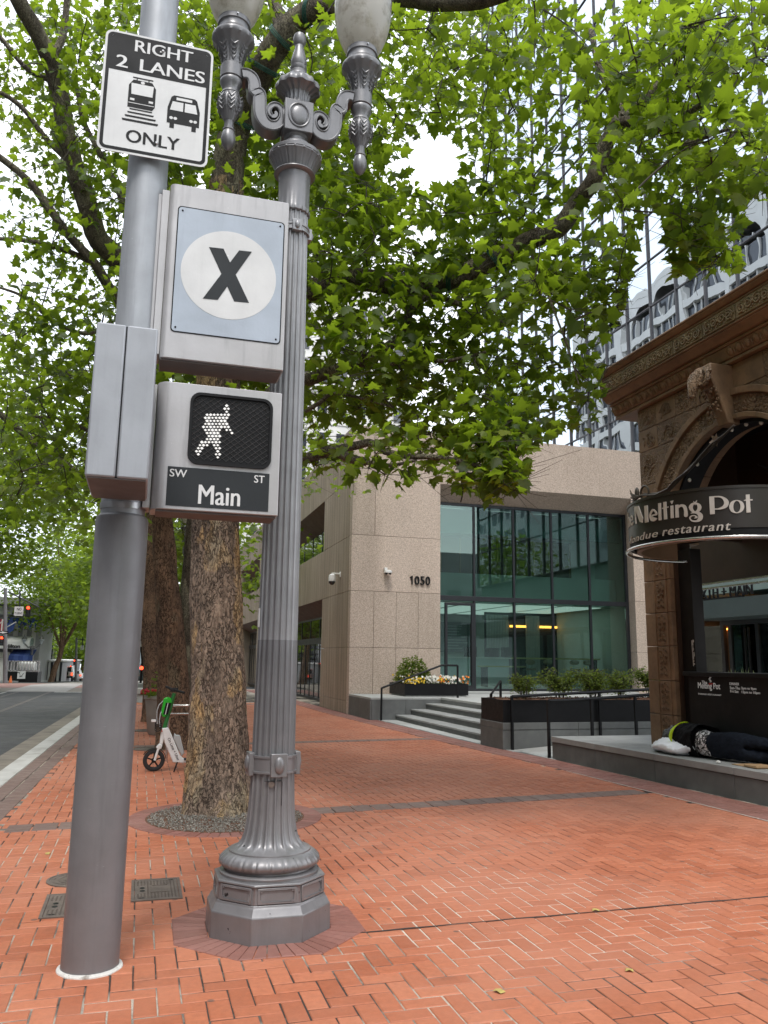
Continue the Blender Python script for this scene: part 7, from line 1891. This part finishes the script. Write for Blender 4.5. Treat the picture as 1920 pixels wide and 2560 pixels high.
def awn(label, x0, x1, ytop, ybot, out, scal):
    p0, p1 = l7(x0, ytop, Yh-.3), l7(x1, ytop, Yh-.3); zl = l7(x0, ybot, Yh-out).z
    t = thing('awning', label, 'awning', (p0.x, Yh, zl), 'navy awnings on the hotel'); n = scal; w = (p1.x-p0.x)/n
    for i in range(n):
        a = p0.x+i*w; mb = MB()
        q = 8; vs = []
        for k in range(q+1):
            th = PI*k/q; xx = a+w*k/q; lift = (math.sin(th)*.8 if scal == 6 else 0)
            vs += [(xx, Yh+.3, p0.z), (xx, Yh-out, zl+lift), (xx, Yh-out, zl-.45+lift)]
        fs = [(3*k+r, 3*k+3+r, 3*k+4+r, 3*k+1+r) for k in range(q) for r in range(2)]
        mb.add(vs, fs); mb.build('awning_bay', M['blue_cloth'] if (i % 2 == 0 or scal == 6) else pm('mid_blue_cloth', (.05, .09, .26), .8, .1, 3), t, ang=0)
awn('scalloped navy awning under the hotel cornice', 110, 720, 690, 840, 2.2, 6)
awn('striped navy awning below the hotel entrance vault', 240, 670, 1275, 1400, 2.6, 5)
def flag(label, x0, y0, x1, y1, cols, Y):
    p0, p1 = l7(x0, y0, Y), l7(x1, y1, Y); t = thing('flag', label, 'flag', p0, 'flags on the hotel front')
    e = l7(x1+60, y0-30, Y); MB().tube([l7(x0-10, y1*.35+y0*.65, Y), e], .05, 6).build('flag_pole', M['white_paint'], t)
    for i, c in enumerate(cols):
        u0, u1 = i/len(cols), (i+1)/len(cols)
        MB().hexa([(p0.x+(p1.x-p0.x)*u0, Y-.01, p1.z+.4*u0), (p0.x+(p1.x-p0.x)*u1, Y-.01, p1.z+.4*u1), (p0.x+(p1.x-p0.x)*u1, Y+.02, p1.z+.4*u1), (p0.x+(p1.x-p0.x)*u0, Y+.02, p1.z+.4*u0)],
                  [(p0.x+(p1.x-p0.x)*u0, Y-.01, p0.z), (p0.x+(p1.x-p0.x)*u1, Y-.01, p0.z), (p0.x+(p1.x-p0.x)*u1, Y+.02, p0.z), (p0.x+(p1.x-p0.x)*u0, Y+.02, p0.z)]).build('cloth', c, t)
flag('blue flag on a slanting white pole over the hotel vault', 130, 800, 240, 1010, [M['blue_cloth']], 84)
rd = pm('flag_red', (.4, .03, .04), .8, .1, 3)
flag('dark blue and red striped flag at the left edge', -20, 720, 60, 1020, [M['blue_cloth'], rd, M['white_paint'], rd], 84)
# barricaded terrace in front of the hotel
t = thing('barricade', 'black skirted terrace with grey railings and a white sign before the hotel', 'barricade', l7(560, 1840, 80))
zg = gz(80); x0, x1 = l7(230, 0, 80).x, l7(850, 0, 80).x
MB().box((x0, 80, zg-.3), (x1, 83, l7(0, 1690, 80).z)).build('skirt', M['black'], t)
for k in range(12):
    x = x0+(x1-x0)*k/11; MB().box((x, 80.1, l7(0, 1690, 80).z), (x+.08, 80.2, l7(0, 1480, 80).z)).build('railing_post', M['chrome'], t)
MB().box((x0, 80.1, l7(0, 1500, 80).z), (x1, 80.18, l7(0, 1485, 80).z)).box((x0, 80.1, l7(0, 1680, 80).z), (x1, 80.18, l7(0, 1665, 80).z)).build('rail', M['chrome'], t)
MB().box((l7(460, 0, 80).x, 80.5, l7(0, 1690, 80).z), (l7(770, 0, 80).x, 82.5, l7(0, 1500, 80).z)).build('booth', M['white_paint'], t, bev=.2)
p0, p1 = l7(315, 1820, 79.9), l7(475, 1685, 79.9); MB().box((p0.x, 79.85, p0.z), (p1.x, 79.95, p1.z)).build('notice', M['white_paint'], t)
mb = MB()
for r in range(4): z = p0.z+(p1.z-p0.z)*(.3+.17*r); mb.box((p0.x+.2, 79.835, z), (p1.x-.25-.15*r, 79.849, z+.05))
mb.tube([(p0.x+.2, 79.84, p0.z+.15), ((p0.x+p1.x)/2, 79.84, (p0.z+p1.z)/2-.1), (p1.x-.1, 79.84, p1.z-.1)], .02, 6); mb.build('notice_mark', M['black'], t, ang=0)
# low pale building and shelter beyond
t = thing('side_building', 'long pale building with a thin roof running down the hill behind the tree', 'building', l7(1100, 1840, 100))
MB().box((l7(950, 0, 100).x, 100, gz(100)-3), (l7(1270, 0, 100).x, 130, l7(0, 1510, 100).z)).build('wall', M['grey_wall'], t)
MB().box((l7(930, 0, 100).x, 99, l7(0, 1495, 100).z), (l7(1300, 0, 100).x, 131, l7(0, 1465, 100).z)).build('roof', M['precast'], t)
for k in range(7): x = l7(980+k*42, 0, 99).x; MB().box((x, 99.3, gz(100)-2), (x+.25, 99.6, l7(0, 1500, 99).z)).build('column', M['white_paint'] if k % 2 else M['mullion'], t)
t = thing('white_block', 'bright white office block rising behind the street lamps on the left', 'building', l7(760, 1400, 150))
MB().box((l7(630, 0, 150).x, 150, -6), (l7(1100, 0, 150).x, 170, l7(0, 420, 150).z)).build('wall', M['precast'], t)
mb = MB()
for k in range(10): z = l7(0, 1500-k*100, 149.9).z; mb.box((l7(640, 0, 150).x, 149.9, z), (l7(1090, 0, 150).x, 149.98, z+1.2))
mb.build('window_band', win, t, ang=0)
# signals, signs and lamps at the crossing
def signal(label, cx, cyt, cyb, Y, lit):
    p0, p1 = l7(cx, cyt, Y), l7(cx, cyb, Y); h = p0.z-p1.z; w = h*.40; t = thing('traffic_light', label, 'traffic light', p1, 'traffic lights at the crossing')
    MB().box((p0.x-w/2, Y, p1.z), (p0.x+w/2, Y+.25, p0.z)).build('housing', M['black'], t, bev=.02)
    for k in range(3):
        z = p0.z-h*(.2+.3*k); MB().lathe([(.01, -.02), (w*.36, -.02), (w*.36, 0)], (p0.x, Y, z), 20, axis='y').build('lens', M['red_lit'] if k == 0 else M['dark_glass'], t)
        vs = MB(); vs.tube([(p0.x+w*.4*math.cos(PI*j/8), Y-.1, z+w*.4*math.sin(PI*j/8)) for j in range(9)], .025, 5); vs.build('visor', M['black'], t)
    return t
signal('red traffic light hanging beside the white turn sign', 525, 470, 680, 66, 1)
signal('red traffic light at the left edge on the near pole', 35, 1030, 1210, 64, 1)
signal('red traffic light on the pale pole above the white car', 1377, 1465, 1570, 95, 1)
signal('small red light on the cabinet left of the white car', 1305, 1575, 1650, 95, 1)
def plate(name, label, x0, y0, x1, y1, Y, lines, grp=None, mt='white', ink='black'):
    p0, p1 = l7(x0, y1, Y), l7(x1, y0, Y); t = thing(name, label, 'sign', p0, grp)
    MB().box((p0.x, Y, p0.z), (p1.x, Y+.03, p1.z)).build('blank', M[mt], t); mb = MB(); W3 = p1.x-p0.x; H3 = p1.z-p0.z
    for s, a, b, c, d in lines: fit_text(mb, s, (p0.x+a*W3, p0.z+b*H3, p0.x+c*W3, p0.z+d*H3), lambda u, v, dd: (u, Y-.004-dd, v), .002, .02)
    mb.build('letters', M[ink], t, ang=0); return t
plate('turn_sign', 'white NO TURNS sign hanging over the crossing', 255, 490, 437, 658, 66, [('NO', .28, .56, .78, .86), ('TURNS', .04, .15, .92, .40)])
t = plate('one_way_sign', 'black one way arrow sign at the left edge', -90, 943, 157, 993, 64, [('ONE WAY', .1, .3, .6, .7)], None, 'black', 'white')
p0, p1 = l7(-60, 985, 63.99), l7(150, 950, 63.99); mb = MB(); zc = (p0.z+p1.z)/2; hh = (p1.z-p0.z)/2
mb.prism([(p0.x, zc-hh*.45), (p1.x-.4, zc-hh*.45), (p1.x-.4, zc-hh), (p1.x, zc), (p1.x-.4, zc+hh), (p1.x-.4, zc+hh*.45), (p0.x, zc+hh*.45)], XZ(63.985), 0, .004); mb.build('arrow', M['white'], t, ang=0)
plate('lane_board', 'small white lane sign hanging over the road above the white car', 1483, 1208, 1548, 1285, 95, [('ONLY', .15, .15, .85, .35), ('2', .35, .5, .65, .85)])
def mast(label, x, ytop, ybot, Y, r, arms):
    p0, p1 = l7(x, ytop, Y), l7(x, ybot, Y); zg = gz(Y)-.1; t = thing('signal_mast', label, 'pole', (p0.x, Y, zg), 'poles at the crossing')
    MB().tube([(p1.x, Y, zg), (p1.x+(p0.x-p1.x)*.5, Y, (zg+p0.z)/2), (p0.x, Y, p0.z)], [r, r*.85, r*.7], 10).build('pole', M['pole'], t)
    for (xa, ya, xb, yb) in arms: MB().tube([l7(xa, ya, Y), l7(xb, yb, Y)], r*.35, 6).build('mast_arm', M['mullion'], t)
mast('dark grey signal mast beside the blue flag', 100, 150, 1850, 65, .16, [(140, 210, 720, 500), (370, 200, 362, 490)])
mast('pale pole standing behind the twin street lamps', 760, 740, 1500, 96, .16, [])
mast('pale pole with red lights left of the white car', 1410, 1060, 1700, 95, .15, [(1410, 1090, 1560, 1100), (1527, 1040, 1522, 1210)])
t = thing('twin_lamp', 'distant ornate twin lamp post in front of the white block', 'lamp post', (l7(705, 0, 86).x, 86, gz(86)))
cx = l7(710, 0, 86).x; z0, z1 = gz(86), l7(0, 1210, 86).z
MB().lathe([(.25, z0), (.13, z0+1), (.11, z1-.4), (.25, z1-.2), (.1, z1)], (cx, 86, 0), 14).build('column', M['lamp'], t)
for s in (-1, 1):
    x = cx+s*.78; MB().tube([(cx, 86, z1), (cx+s*.4, 86, z1-.1), (x, 86, z1+.3)], .07, 6).build('scroll_arm', M['lamp'], t)
    zt = l7(0, 1080, 86).z; MB().lathe([(.08, z1+.2), (.14, z1+.5), (.24, zt-.1), (.26, zt)], (x, 86, 0), 14).build('globe', pm('far_globe', (.45, .48, .5), .3, .1, 3), t); MB().lathe([(.28, zt), (.1, zt+.25), (.02, zt+.45)], (x, 86, 0), 12).build('lantern_cap', M['lamp'], t)
# the white car waiting at the red light
Yc = 108; zg = gz(Yc)-.13; cx = (l7(1215, 0, Yc).x+l7(1475, 0, Yc).x)/2
t = thing('white_car', 'white off-road car seen from behind with a spare wheel on its tailgate', 'car', (cx, Yc, zg))
MB().prism([(-.9, .45), (.9, .45), (.92, 1.05), (.88, 1.1), (-.88, 1.1), (-.92, 1.05)], lambda u, v, d: (cx+u, Yc+d, zg+v), 0, 4.2).build('body', M['white_paint'], t, bev=.05)
MB().hexa([(cx-.86, Yc+.05, zg+1.1), (cx+.86, Yc+.05, zg+1.1), (cx+.86, Yc+2.8, zg+1.1), (cx-.86, Yc+2.8, zg+1.1)], [(cx-.74, Yc+.15, zg+1.82), (cx+.74, Yc+.15, zg+1.82), (cx+.74, Yc+2.3, zg+1.82), (cx-.74, Yc+2.3, zg+1.82)]).build('cabin', M['white_paint'], t, bev=.06)
MB().hexa([(cx-.70, Yc+.02, zg+1.16), (cx+.70, Yc+.02, zg+1.16), (cx+.70, Yc+.06, zg+1.16), (cx-.70, Yc+.06, zg+1.16)], [(cx-.62, Yc+.11, zg+1.70), (cx+.62, Yc+.11, zg+1.70), (cx+.62, Yc+.15, zg+1.70), (cx-.62, Yc+.15, zg+1.70)]).build('rear_window', M['dark_glass'], t)
MB().lathe([(.1, -.26), (.33, -.26), (.37, -.2), (.37, -.04), (.3, .0)], (cx, Yc-.02, zg+.95), 24, axis='y').build('spare_wheel', M['rubber'], t)
for s in (-1, 1):
    MB().box((cx+s*.78-.08, Yc-.03, zg+.72), (cx+s*.78+.08, Yc+.02, zg+1.0)).build('tail_light', M['red_lit'], t)
    for y in (.7, 3.4): MB().lathe([(.2, -.12), (.37, -.12), (.38, 0), (.37, .12), (.2, .12)], (cx+s*.80, Yc+y, zg+.38), 20, axis='x').build('wheel', M['rubber'], t)
MB().box((cx-.2, Yc+.10, zg+1.72), (cx+.2, Yc+.16, zg+1.78)).build('brake_light', M['red_lit'], t)
MB().box((cx-.9, Yc-.12, zg+.42), (cx+.9, Yc+.02, zg+.62)).build('bumper', M['black'], t, bev=.03)
Yc = 125; zg = gz(Yc)-.13; cx = l7(1520, 0, Yc).x
t = thing('pale_car', 'pale car half hidden at the edge of the grey pole down the hill', 'car', (cx, Yc, zg))
MB().prism([(-.9, .3), (.9, .3), (.9, .95), (.7, 1.0), (.55, 1.45), (-.55, 1.45), (-.7, 1.0), (-.9, .95)], lambda u, v, d: (cx+u, Yc+d, zg+v), 0, 4.2).build('body', M['white_paint'], t, bev=.05)
MB().box((cx-.55, Yc-.02, zg+1.0), (cx+.55, Yc-.003, zg+1.38)).build('rear_window', M['dark_glass'], t)
for s in (-1, 1): MB().box((cx+s*.75-.12, Yc-.03, zg+.7), (cx+s*.75+.12, Yc-.003, zg+.85)).build('tail_light', M['red_lit'], t); MB().lathe([(.2, -.1), (.32, -.1), (.32, .1), (.2, .1)], (cx+s*.8, Yc+.6, zg+.3), 16, axis='x').build('wheel', M['rubber'], t)
p = l7(200, 1790, 70); t = thing('traffic_cone', 'small orange cone at the far kerb before the hotel', 'cone', (p.x, 70, gz(70)))
MB().lathe([(.14, gz(70)-.1), (.12, gz(70)+.02), (.03, gz(70)+.42)], (p.x, 70, 0), 16).build('cone', pm('cone_orange', (.6, .14, .03), .5, .1, 5), t)
mb = MB(); mb.hexa([(-30, 66, -.6), (-11.2, 66, -.6), (-9.0, 100, -2.2), (-30, 100, -2.2)], [(-30, 66, gz(66)), (-11.2, 66, gz(66)), (-9.0, 100, gz(100)), (-30, 100, gz(100))]); struct(mb.build('far_pavement', M['concrete']))

# ------------------------------------------------------------------ shrubs
shl = leaf_mat('nandina_leaf', (.05, .085, .018), (.09, .135, .024), (.19, .19, .04), (.26, .36, .045))
def shrub(label, x, y, z, h, w, n, seed, open_):
    RN.seed(seed); t = thing('nandina_shrub', label, 'shrub', (x, y, z), 'shrubs in the long planter'); st = MB(); P_, T_, S_ = [], [], []
    for k in range(9):
        a = RN.uniform(0, 6.3); e = Vector((x+w*RN.uniform(.2, 1)*math.cos(a), y+.35*w*math.sin(a), z+h*RN.uniform(.55, 1.0))); b = Vector((x+.06*math.cos(a), y+.06*math.sin(a), z))
        mid = (b+e)/2+Vector((-.15*(e.x-x), 0, .08)); q = catmull([b, mid, e], 5); st.tube(q, [.008*(1-.6*i/(len(q)-1)) for i in range(len(q))], 5)
        for i in range(n//9):
            p = q[RN.randrange(max(1, int(len(q)*.45)), len(q))]; d = Vector((RN.gauss(0, 1), RN.gauss(0, .7), RN.gauss(.1, .4))); d.normalize(); L = RN.uniform(.06, .26)*w*1.6
            for s in range(4):
                pp = p+d*L*(.3+.22*s)+Vector((0, 0, -.03*s*s*.3)); P_.append(tuple(pp)); T_.append(tuple(d+Vector((RN.gauss(0, .5), RN.gauss(0, .5), -.2)))); S_.append(RN.uniform(.035, .06))
            st.tube([p, p+d*L], [.003, .0015], 3, cap=False)
    st.build('stem', M['twig'], t, ang=0)
    o = leaf_mesh('foliage', np.array(P_), np.array(S_), np.array(T_), shl, LSH, t, None, .7); o['kind'] = 'stuff'
def lsh():
    V = np.array([(0, 0, 0), (.32, .4, -.03), (0, 1, -.1), (-.32, .4, -.03)]); return V, np.array([(0, 1, 2), (0, 2, 3)])
LSH = lsh()
shrub('leftmost sparse shrub with a long side twig in the long planter', 7.25, 14.75, .88, .50, .52, 330, 3, 1)
shrub('second fuller shrub from the left in the long planter', 8.05, 14.75, .88, .60, .56, 540, 8, 0)
shrub('bright green shrub in the middle of the long planter', 8.78, 14.75, .88, .58, .54, 600, 15, 0)
shrub('reddish open shrub right of the bright green one in the long planter', 9.45, 14.75, .88, .58, .56, 430, 21, 0)
shrub('rightmost shrub in the long planter beside the brown column', 10.15, 14.75, .88, .62, .54, 430, 33, 0)
RN.seed(77)
t = thing('round_shrub', 'rounded green shrub behind the pansies in the flower box', 'shrub', (7.9, 23.2, .95))
P_, T_ = [], []
for i in range(1500):
    d = Vector((RN.gauss(0, 1), RN.gauss(0, 1), abs(RN.gauss(0, 1)))).normalized(); r = RN.uniform(.6, 1)*(1+.18*noise.noise(d*3)); P_.append((7.78+d.x*.52*r, 23.15+d.y*.45*r, .98+d.z*.75*r)); T_.append(tuple(d+Vector((RN.gauss(0, .5), RN.gauss(0, .5), -.4))))
o = leaf_mesh('foliage', np.array(P_), rng.uniform(.06, .11, 1500), np.array(T_), shl, LSH, t, None, .7); o['kind'] = 'stuff'
MB().tube([(7.78, 23.15, .9), (7.78, 23.15, 1.4)], [.03, .015], 6).build('stem', M['twig'], t)

# ------------------------------------------------------------------ the sleeper on the plinth
Zp = Z0
def skin_body(name, verts, edges, radii, mats, parent, sub=2):
    me = bpy.data.meshes.new(name); org = ORI[parent.name]; me.from_pydata([tuple(Vector(v)-org) for v in verts], edges, [])
    o = bpy.data.objects.new(name, me); link(o, parent)
    bm = bmesh.new(); bm.from_mesh(me); bm.verts.layers.skin.verify(); bm.to_mesh(me); bm.free()
    for i, r in enumerate(radii):
        rr = r if hasattr(r, '__len__') else (r, r); me.skin_vertices[0].data[i].radius = rr; me.skin_vertices[0].data[i].use_root = (i == 0)
    o.modifiers.new('skin', 'SKIN').use_smooth_shade = True
    s = o.modifiers.new('sub', 'SUBSURF'); s.levels = sub; s.render_levels = sub
    dg = bpy.context.evaluated_depsgraph_get(); m2 = bpy.data.meshes.new_from_object(o.evaluated_get(dg)); o.modifiers.clear(); o.data = m2
    m2.name = name
    for mt in mats: m2.materials.append(mt)
    m2.polygons.foreach_set('use_smooth', [True]*len(m2.polygons)); return o
cloth_k = pm('black_jacket', (.008, .008, .009), .85, .25, 10, .8, 18, spec=.12, bd=.03); denim = pm('dark_denim', (.010, .0135, .021), .9, .3, 14, .8, 24, spec=.12, bd=.02); skin = pm('skin', (.30, .17, .12), .6, .1, 10)
def patt():
    mt, tt, b = newmat('black_white_print'); v = pos(tt, (1, 1, 1)); vo = N(tt, 'TexVoronoi'); vo.inputs['Scale'].default_value = 15; vo.feature = 'DISTANCE_TO_EDGE'
    a = N(tt, 'MixRGB'); a.blend_type = 'ADD'; a.inputs[0].default_value = .12; n = N(tt, 'TexNoise'); n.inputs['Scale'].default_value = 18; tt.links.new(v, n.inputs['Vector']); tt.links.new(v, a.inputs[1]); tt.links.new(n.outputs['Color'], a.inputs[2]); tt.links.new(a.outputs[0], vo.inputs['Vector'])
    tt.links.new(ramp(tt, vo.outputs['Distance'], [(.10, (.02, .02, .02)), (.12, (.72, .72, .73))]), b.inputs['Base Color']); b.inputs['Roughness'].default_value = .8; return mt
t = thing('person', 'person in black jacket and dark jeans lying asleep on the stone plinth by the column', 'person', (7.35, 9.3, Zp))
#          pelvis, waist, chest, shoulders, neck, head, | hip->knee->ankle->toe x2 | arms x2
bv = [(7.36, 9.16, Zp+.21), (7.36, 9.40, Zp+.185), (7.38, 9.64, Zp+.20), (7.38, 9.88, Zp+.20), (7.40, 10.03, Zp+.17), (7.42, 10.20, Zp+.16), (7.43, 10.27, Zp+.16),
      (7.46, 8.95, Zp+.11), (7.72, 8.66, Zp+.10), (7.50, 8.34, Zp+.08), (7.60, 8.22, Zp+.07),
      (7.44, 8.96, Zp+.29), (7.70, 8.62, Zp+.25), (7.46, 8.30, Zp+.20), (7.56, 8.16, Zp+.18),
      (7.44, 9.90, Zp+.36), (7.60, 9.70, Zp+.34), (7.75, 9.90, Zp+.18), (7.80, 9.99, Zp+.12),
      (7.50, 9.90, Zp+.06), (7.70, 9.80, Zp+.06), (7.80, 10.02, Zp+.06), (7.84, 10.10, Zp+.05)]
be = [(0, 1), (1, 2), (2, 3), (3, 4), (4, 5), (5, 6), (0, 7), (7, 8), (8, 9), (9, 10), (0, 11), (11, 12), (12, 13), (13, 14), (3, 15), (15, 16), (16, 17), (17, 18), (3, 19), (19, 20), (20, 21), (21, 22)]
br = [(.16, .19), (.135, .165), (.15, .18), (.13, .185), (.062, .065), (.10, .105), (.085, .09), (.10, .095), (.072, .07), (.05, .048), (.045, .04), (.10, .105), (.075, .072), (.05, .048), (.045, .04), (.07, .07), (.055, .055), (.04, .04), (.03, .03), (.06, .06), (.05, .05), (.04, .04), (.03, .03)]
body = skin_body('body', bv, be, br, [cloth_k, patt(), denim, skin], t)
for p in body.data.polygons:
    c = p.center+ORI[t.name]
    lim = 9.40-.12*(c.z-Zp-.2)
    p.material_index = 2 if c.y < lim-.05 else (1 if c.y < lim+.19 and c.x < 7.52 else (3 if c.y > 10.06 else 0))
for vtx in body.data.vertices:             # creases in the cloth
    c = vtx.co+ORI[t.name]; w = .013*noise.noise((c.x*9, c.y*16, c.z*9))+.008*noise.noise((c.x*24, c.y*34, c.z*24)); vtx.co += vtx.normal*w
body.data.update()
# jacket: a loose shell over the upper body, open at the waist
jk = MB(); n = 72; rows_ = 34; vs = []
for r in range(rows_):
    u = r/(rows_-1); y = 9.54+.54*u; rx = .20*(1-.62*max(0, u-.55)**1.3/.35*.6); rz = .225*(1-.35*max(0, (u-.6)/.4)**2); zc_ = Zp+.205
    for k in range(n):
        a = 2*PI*k/n; f_ = 1+.09*noise.noise((math.cos(a)*2.2, y*7, math.sin(a)*2.2))+.05*noise.noise((math.cos(a)*5, y*19, math.sin(a)*5))
        vs.append((7.385+rx*f_*math.cos(a), y-.05*math.cos(a)-(.05*(1-u))*math.sin(a*2), max(Zp+.004, zc_+rz*f_*math.sin(a))))
jk.add(vs, [(r*n+k, r*n+(k+1) % n, (r+1)*n+(k+1) % n, (r+1)*n+k) for r in range(rows_-1) for k in range(n)])
jk.build('jacket', cloth_k, t, ang=80)
hv = pm('hi_vis_yellow', (.62, .86, .01), .55, .05, 20); mb = MB(); vs = []; q = 26
for k in range(q+1):
    a = math.radians(70+150*k/q); w = .075*(.5+.9*math.sin(PI*k/q))
    for s in (0, 1):
        y = 9.98-.02*math.sin(a)+s*w-.05*math.cos(a)*.4-.10*(k/q-.5)**2*0; rr = (.205-.55*s*w*.6, .225-.7*s*w*.6)
        vs.append((7.385+rr[0]*math.cos(a)-.012, y, max(Zp+.02, Zp+.215+rr[1]*math.sin(a)+.004)))
mb.add(vs, [(2*k, 2*k+1, 2*k+3, 2*k+2) for k in range(q)]); o = mb.build('hi_vis_band', hv, t, ang=80); so_ = o.modifiers.new('thick', 'SOLIDIFY'); so_.thickness = .012
hd = MB(); hd.ball((7.41, 10.25, Zp+.19), (.165, .19, .165), 36, 20)
hd.v = [(x+.02*noise.noise((x*14, y*14, z*14)), y+.02*noise.noise((y*13, z*13, x*13)), max(Zp+.01, z+.026*noise.noise((z*16, x*16, y*16)))) for x, y, z in hd.v]
def shiny():
    mt, tt, b = newmat('crumpled_dark_hood'); v = pos(tt); tt.links.new(ramp(tt, noise_out(tt, pos(tt, (1, .5, 1)), 15, 6, .75), [(.42, (.010, .010, .011)), (.6, (.03, .03, .03)), (.72, (.33, .32, .31))]), b.inputs['Base Color']); b.inputs['Roughness'].default_value = .25
    bump(tt, b, noise_out(tt, v, 22, 4, .6), .9, .03); return mt
hd.build('hood', shiny(), t, ang=80)
for (bx_, by, bz, c, nm) in ((7.60, 8.2, .07, pm('green_shoe', (.03, .28, .08), .6, .3, 20), 'shoe'), (7.55, 8.15, .19, pm('green_shoe2', (.03, .25, .08), .6, .3, 20), 'shoe')):
    s_ = MB(); s_.ball((bx_-.02, by-.02, Zp+bz), (.07, .13, .055), 16, 10); s_.build(nm, c, t, ang=80)
bg_ = MB(); bg_.ball((7.33, 10.00, Zp+.085), (.30, .48, .10), 80, 40)
def crump(x, y, z):
    k = .05; a = noise.noise((x*5, y*5, z*5)); b_ = noise.noise((x*15, y*13, z*12)); return (x+k*a+.02*b_, y+k*noise.noise((y*5, z*5, x*5)), max(Zp+.003, z+.03*noise.noise((z*6, x*6, y*6))+.036*abs(b_)))
bg_.v = [crump(x, y+.08, z-.02*max(0, (y-10.2))) for x, y, z in bg_.v]
o = bg_.build('plastic_bag', pm('white_plastic', (.86, .87, .90), .35, .06, 5, .4, 22, bd=.02), origin=(7.36, 10.1, Zp), ang=80); tag(o, 'crumpled white plastic bag under the sleeping person on the plinth', 'bag')
mb = MB(); mb.box((7.22, 8.42, Zp+.002), (7.52, 8.86, Zp+.010)).box((7.20, 8.40, Zp+.011), (7.46, 8.62, Zp+.035))
o = mb.build('cardboard', pm('brown_cardboard', (.36, .23, .12), .8, .1, 8), origin=(7.36, 8.6, Zp), bev=.002); tag(o, 'flattened brown cardboard under the legs of the sleeping person', 'cardboard')
mb = MB(); mb.ball((7.12, 8.98, Zp+.02), (.03, .03, .02), 8, 5); o = mb.build('litter', M['white_paint'], origin=(7.12, 8.98, Zp)); tag(o, 'small white scrap on the plinth beside the dark jeans', 'litter')
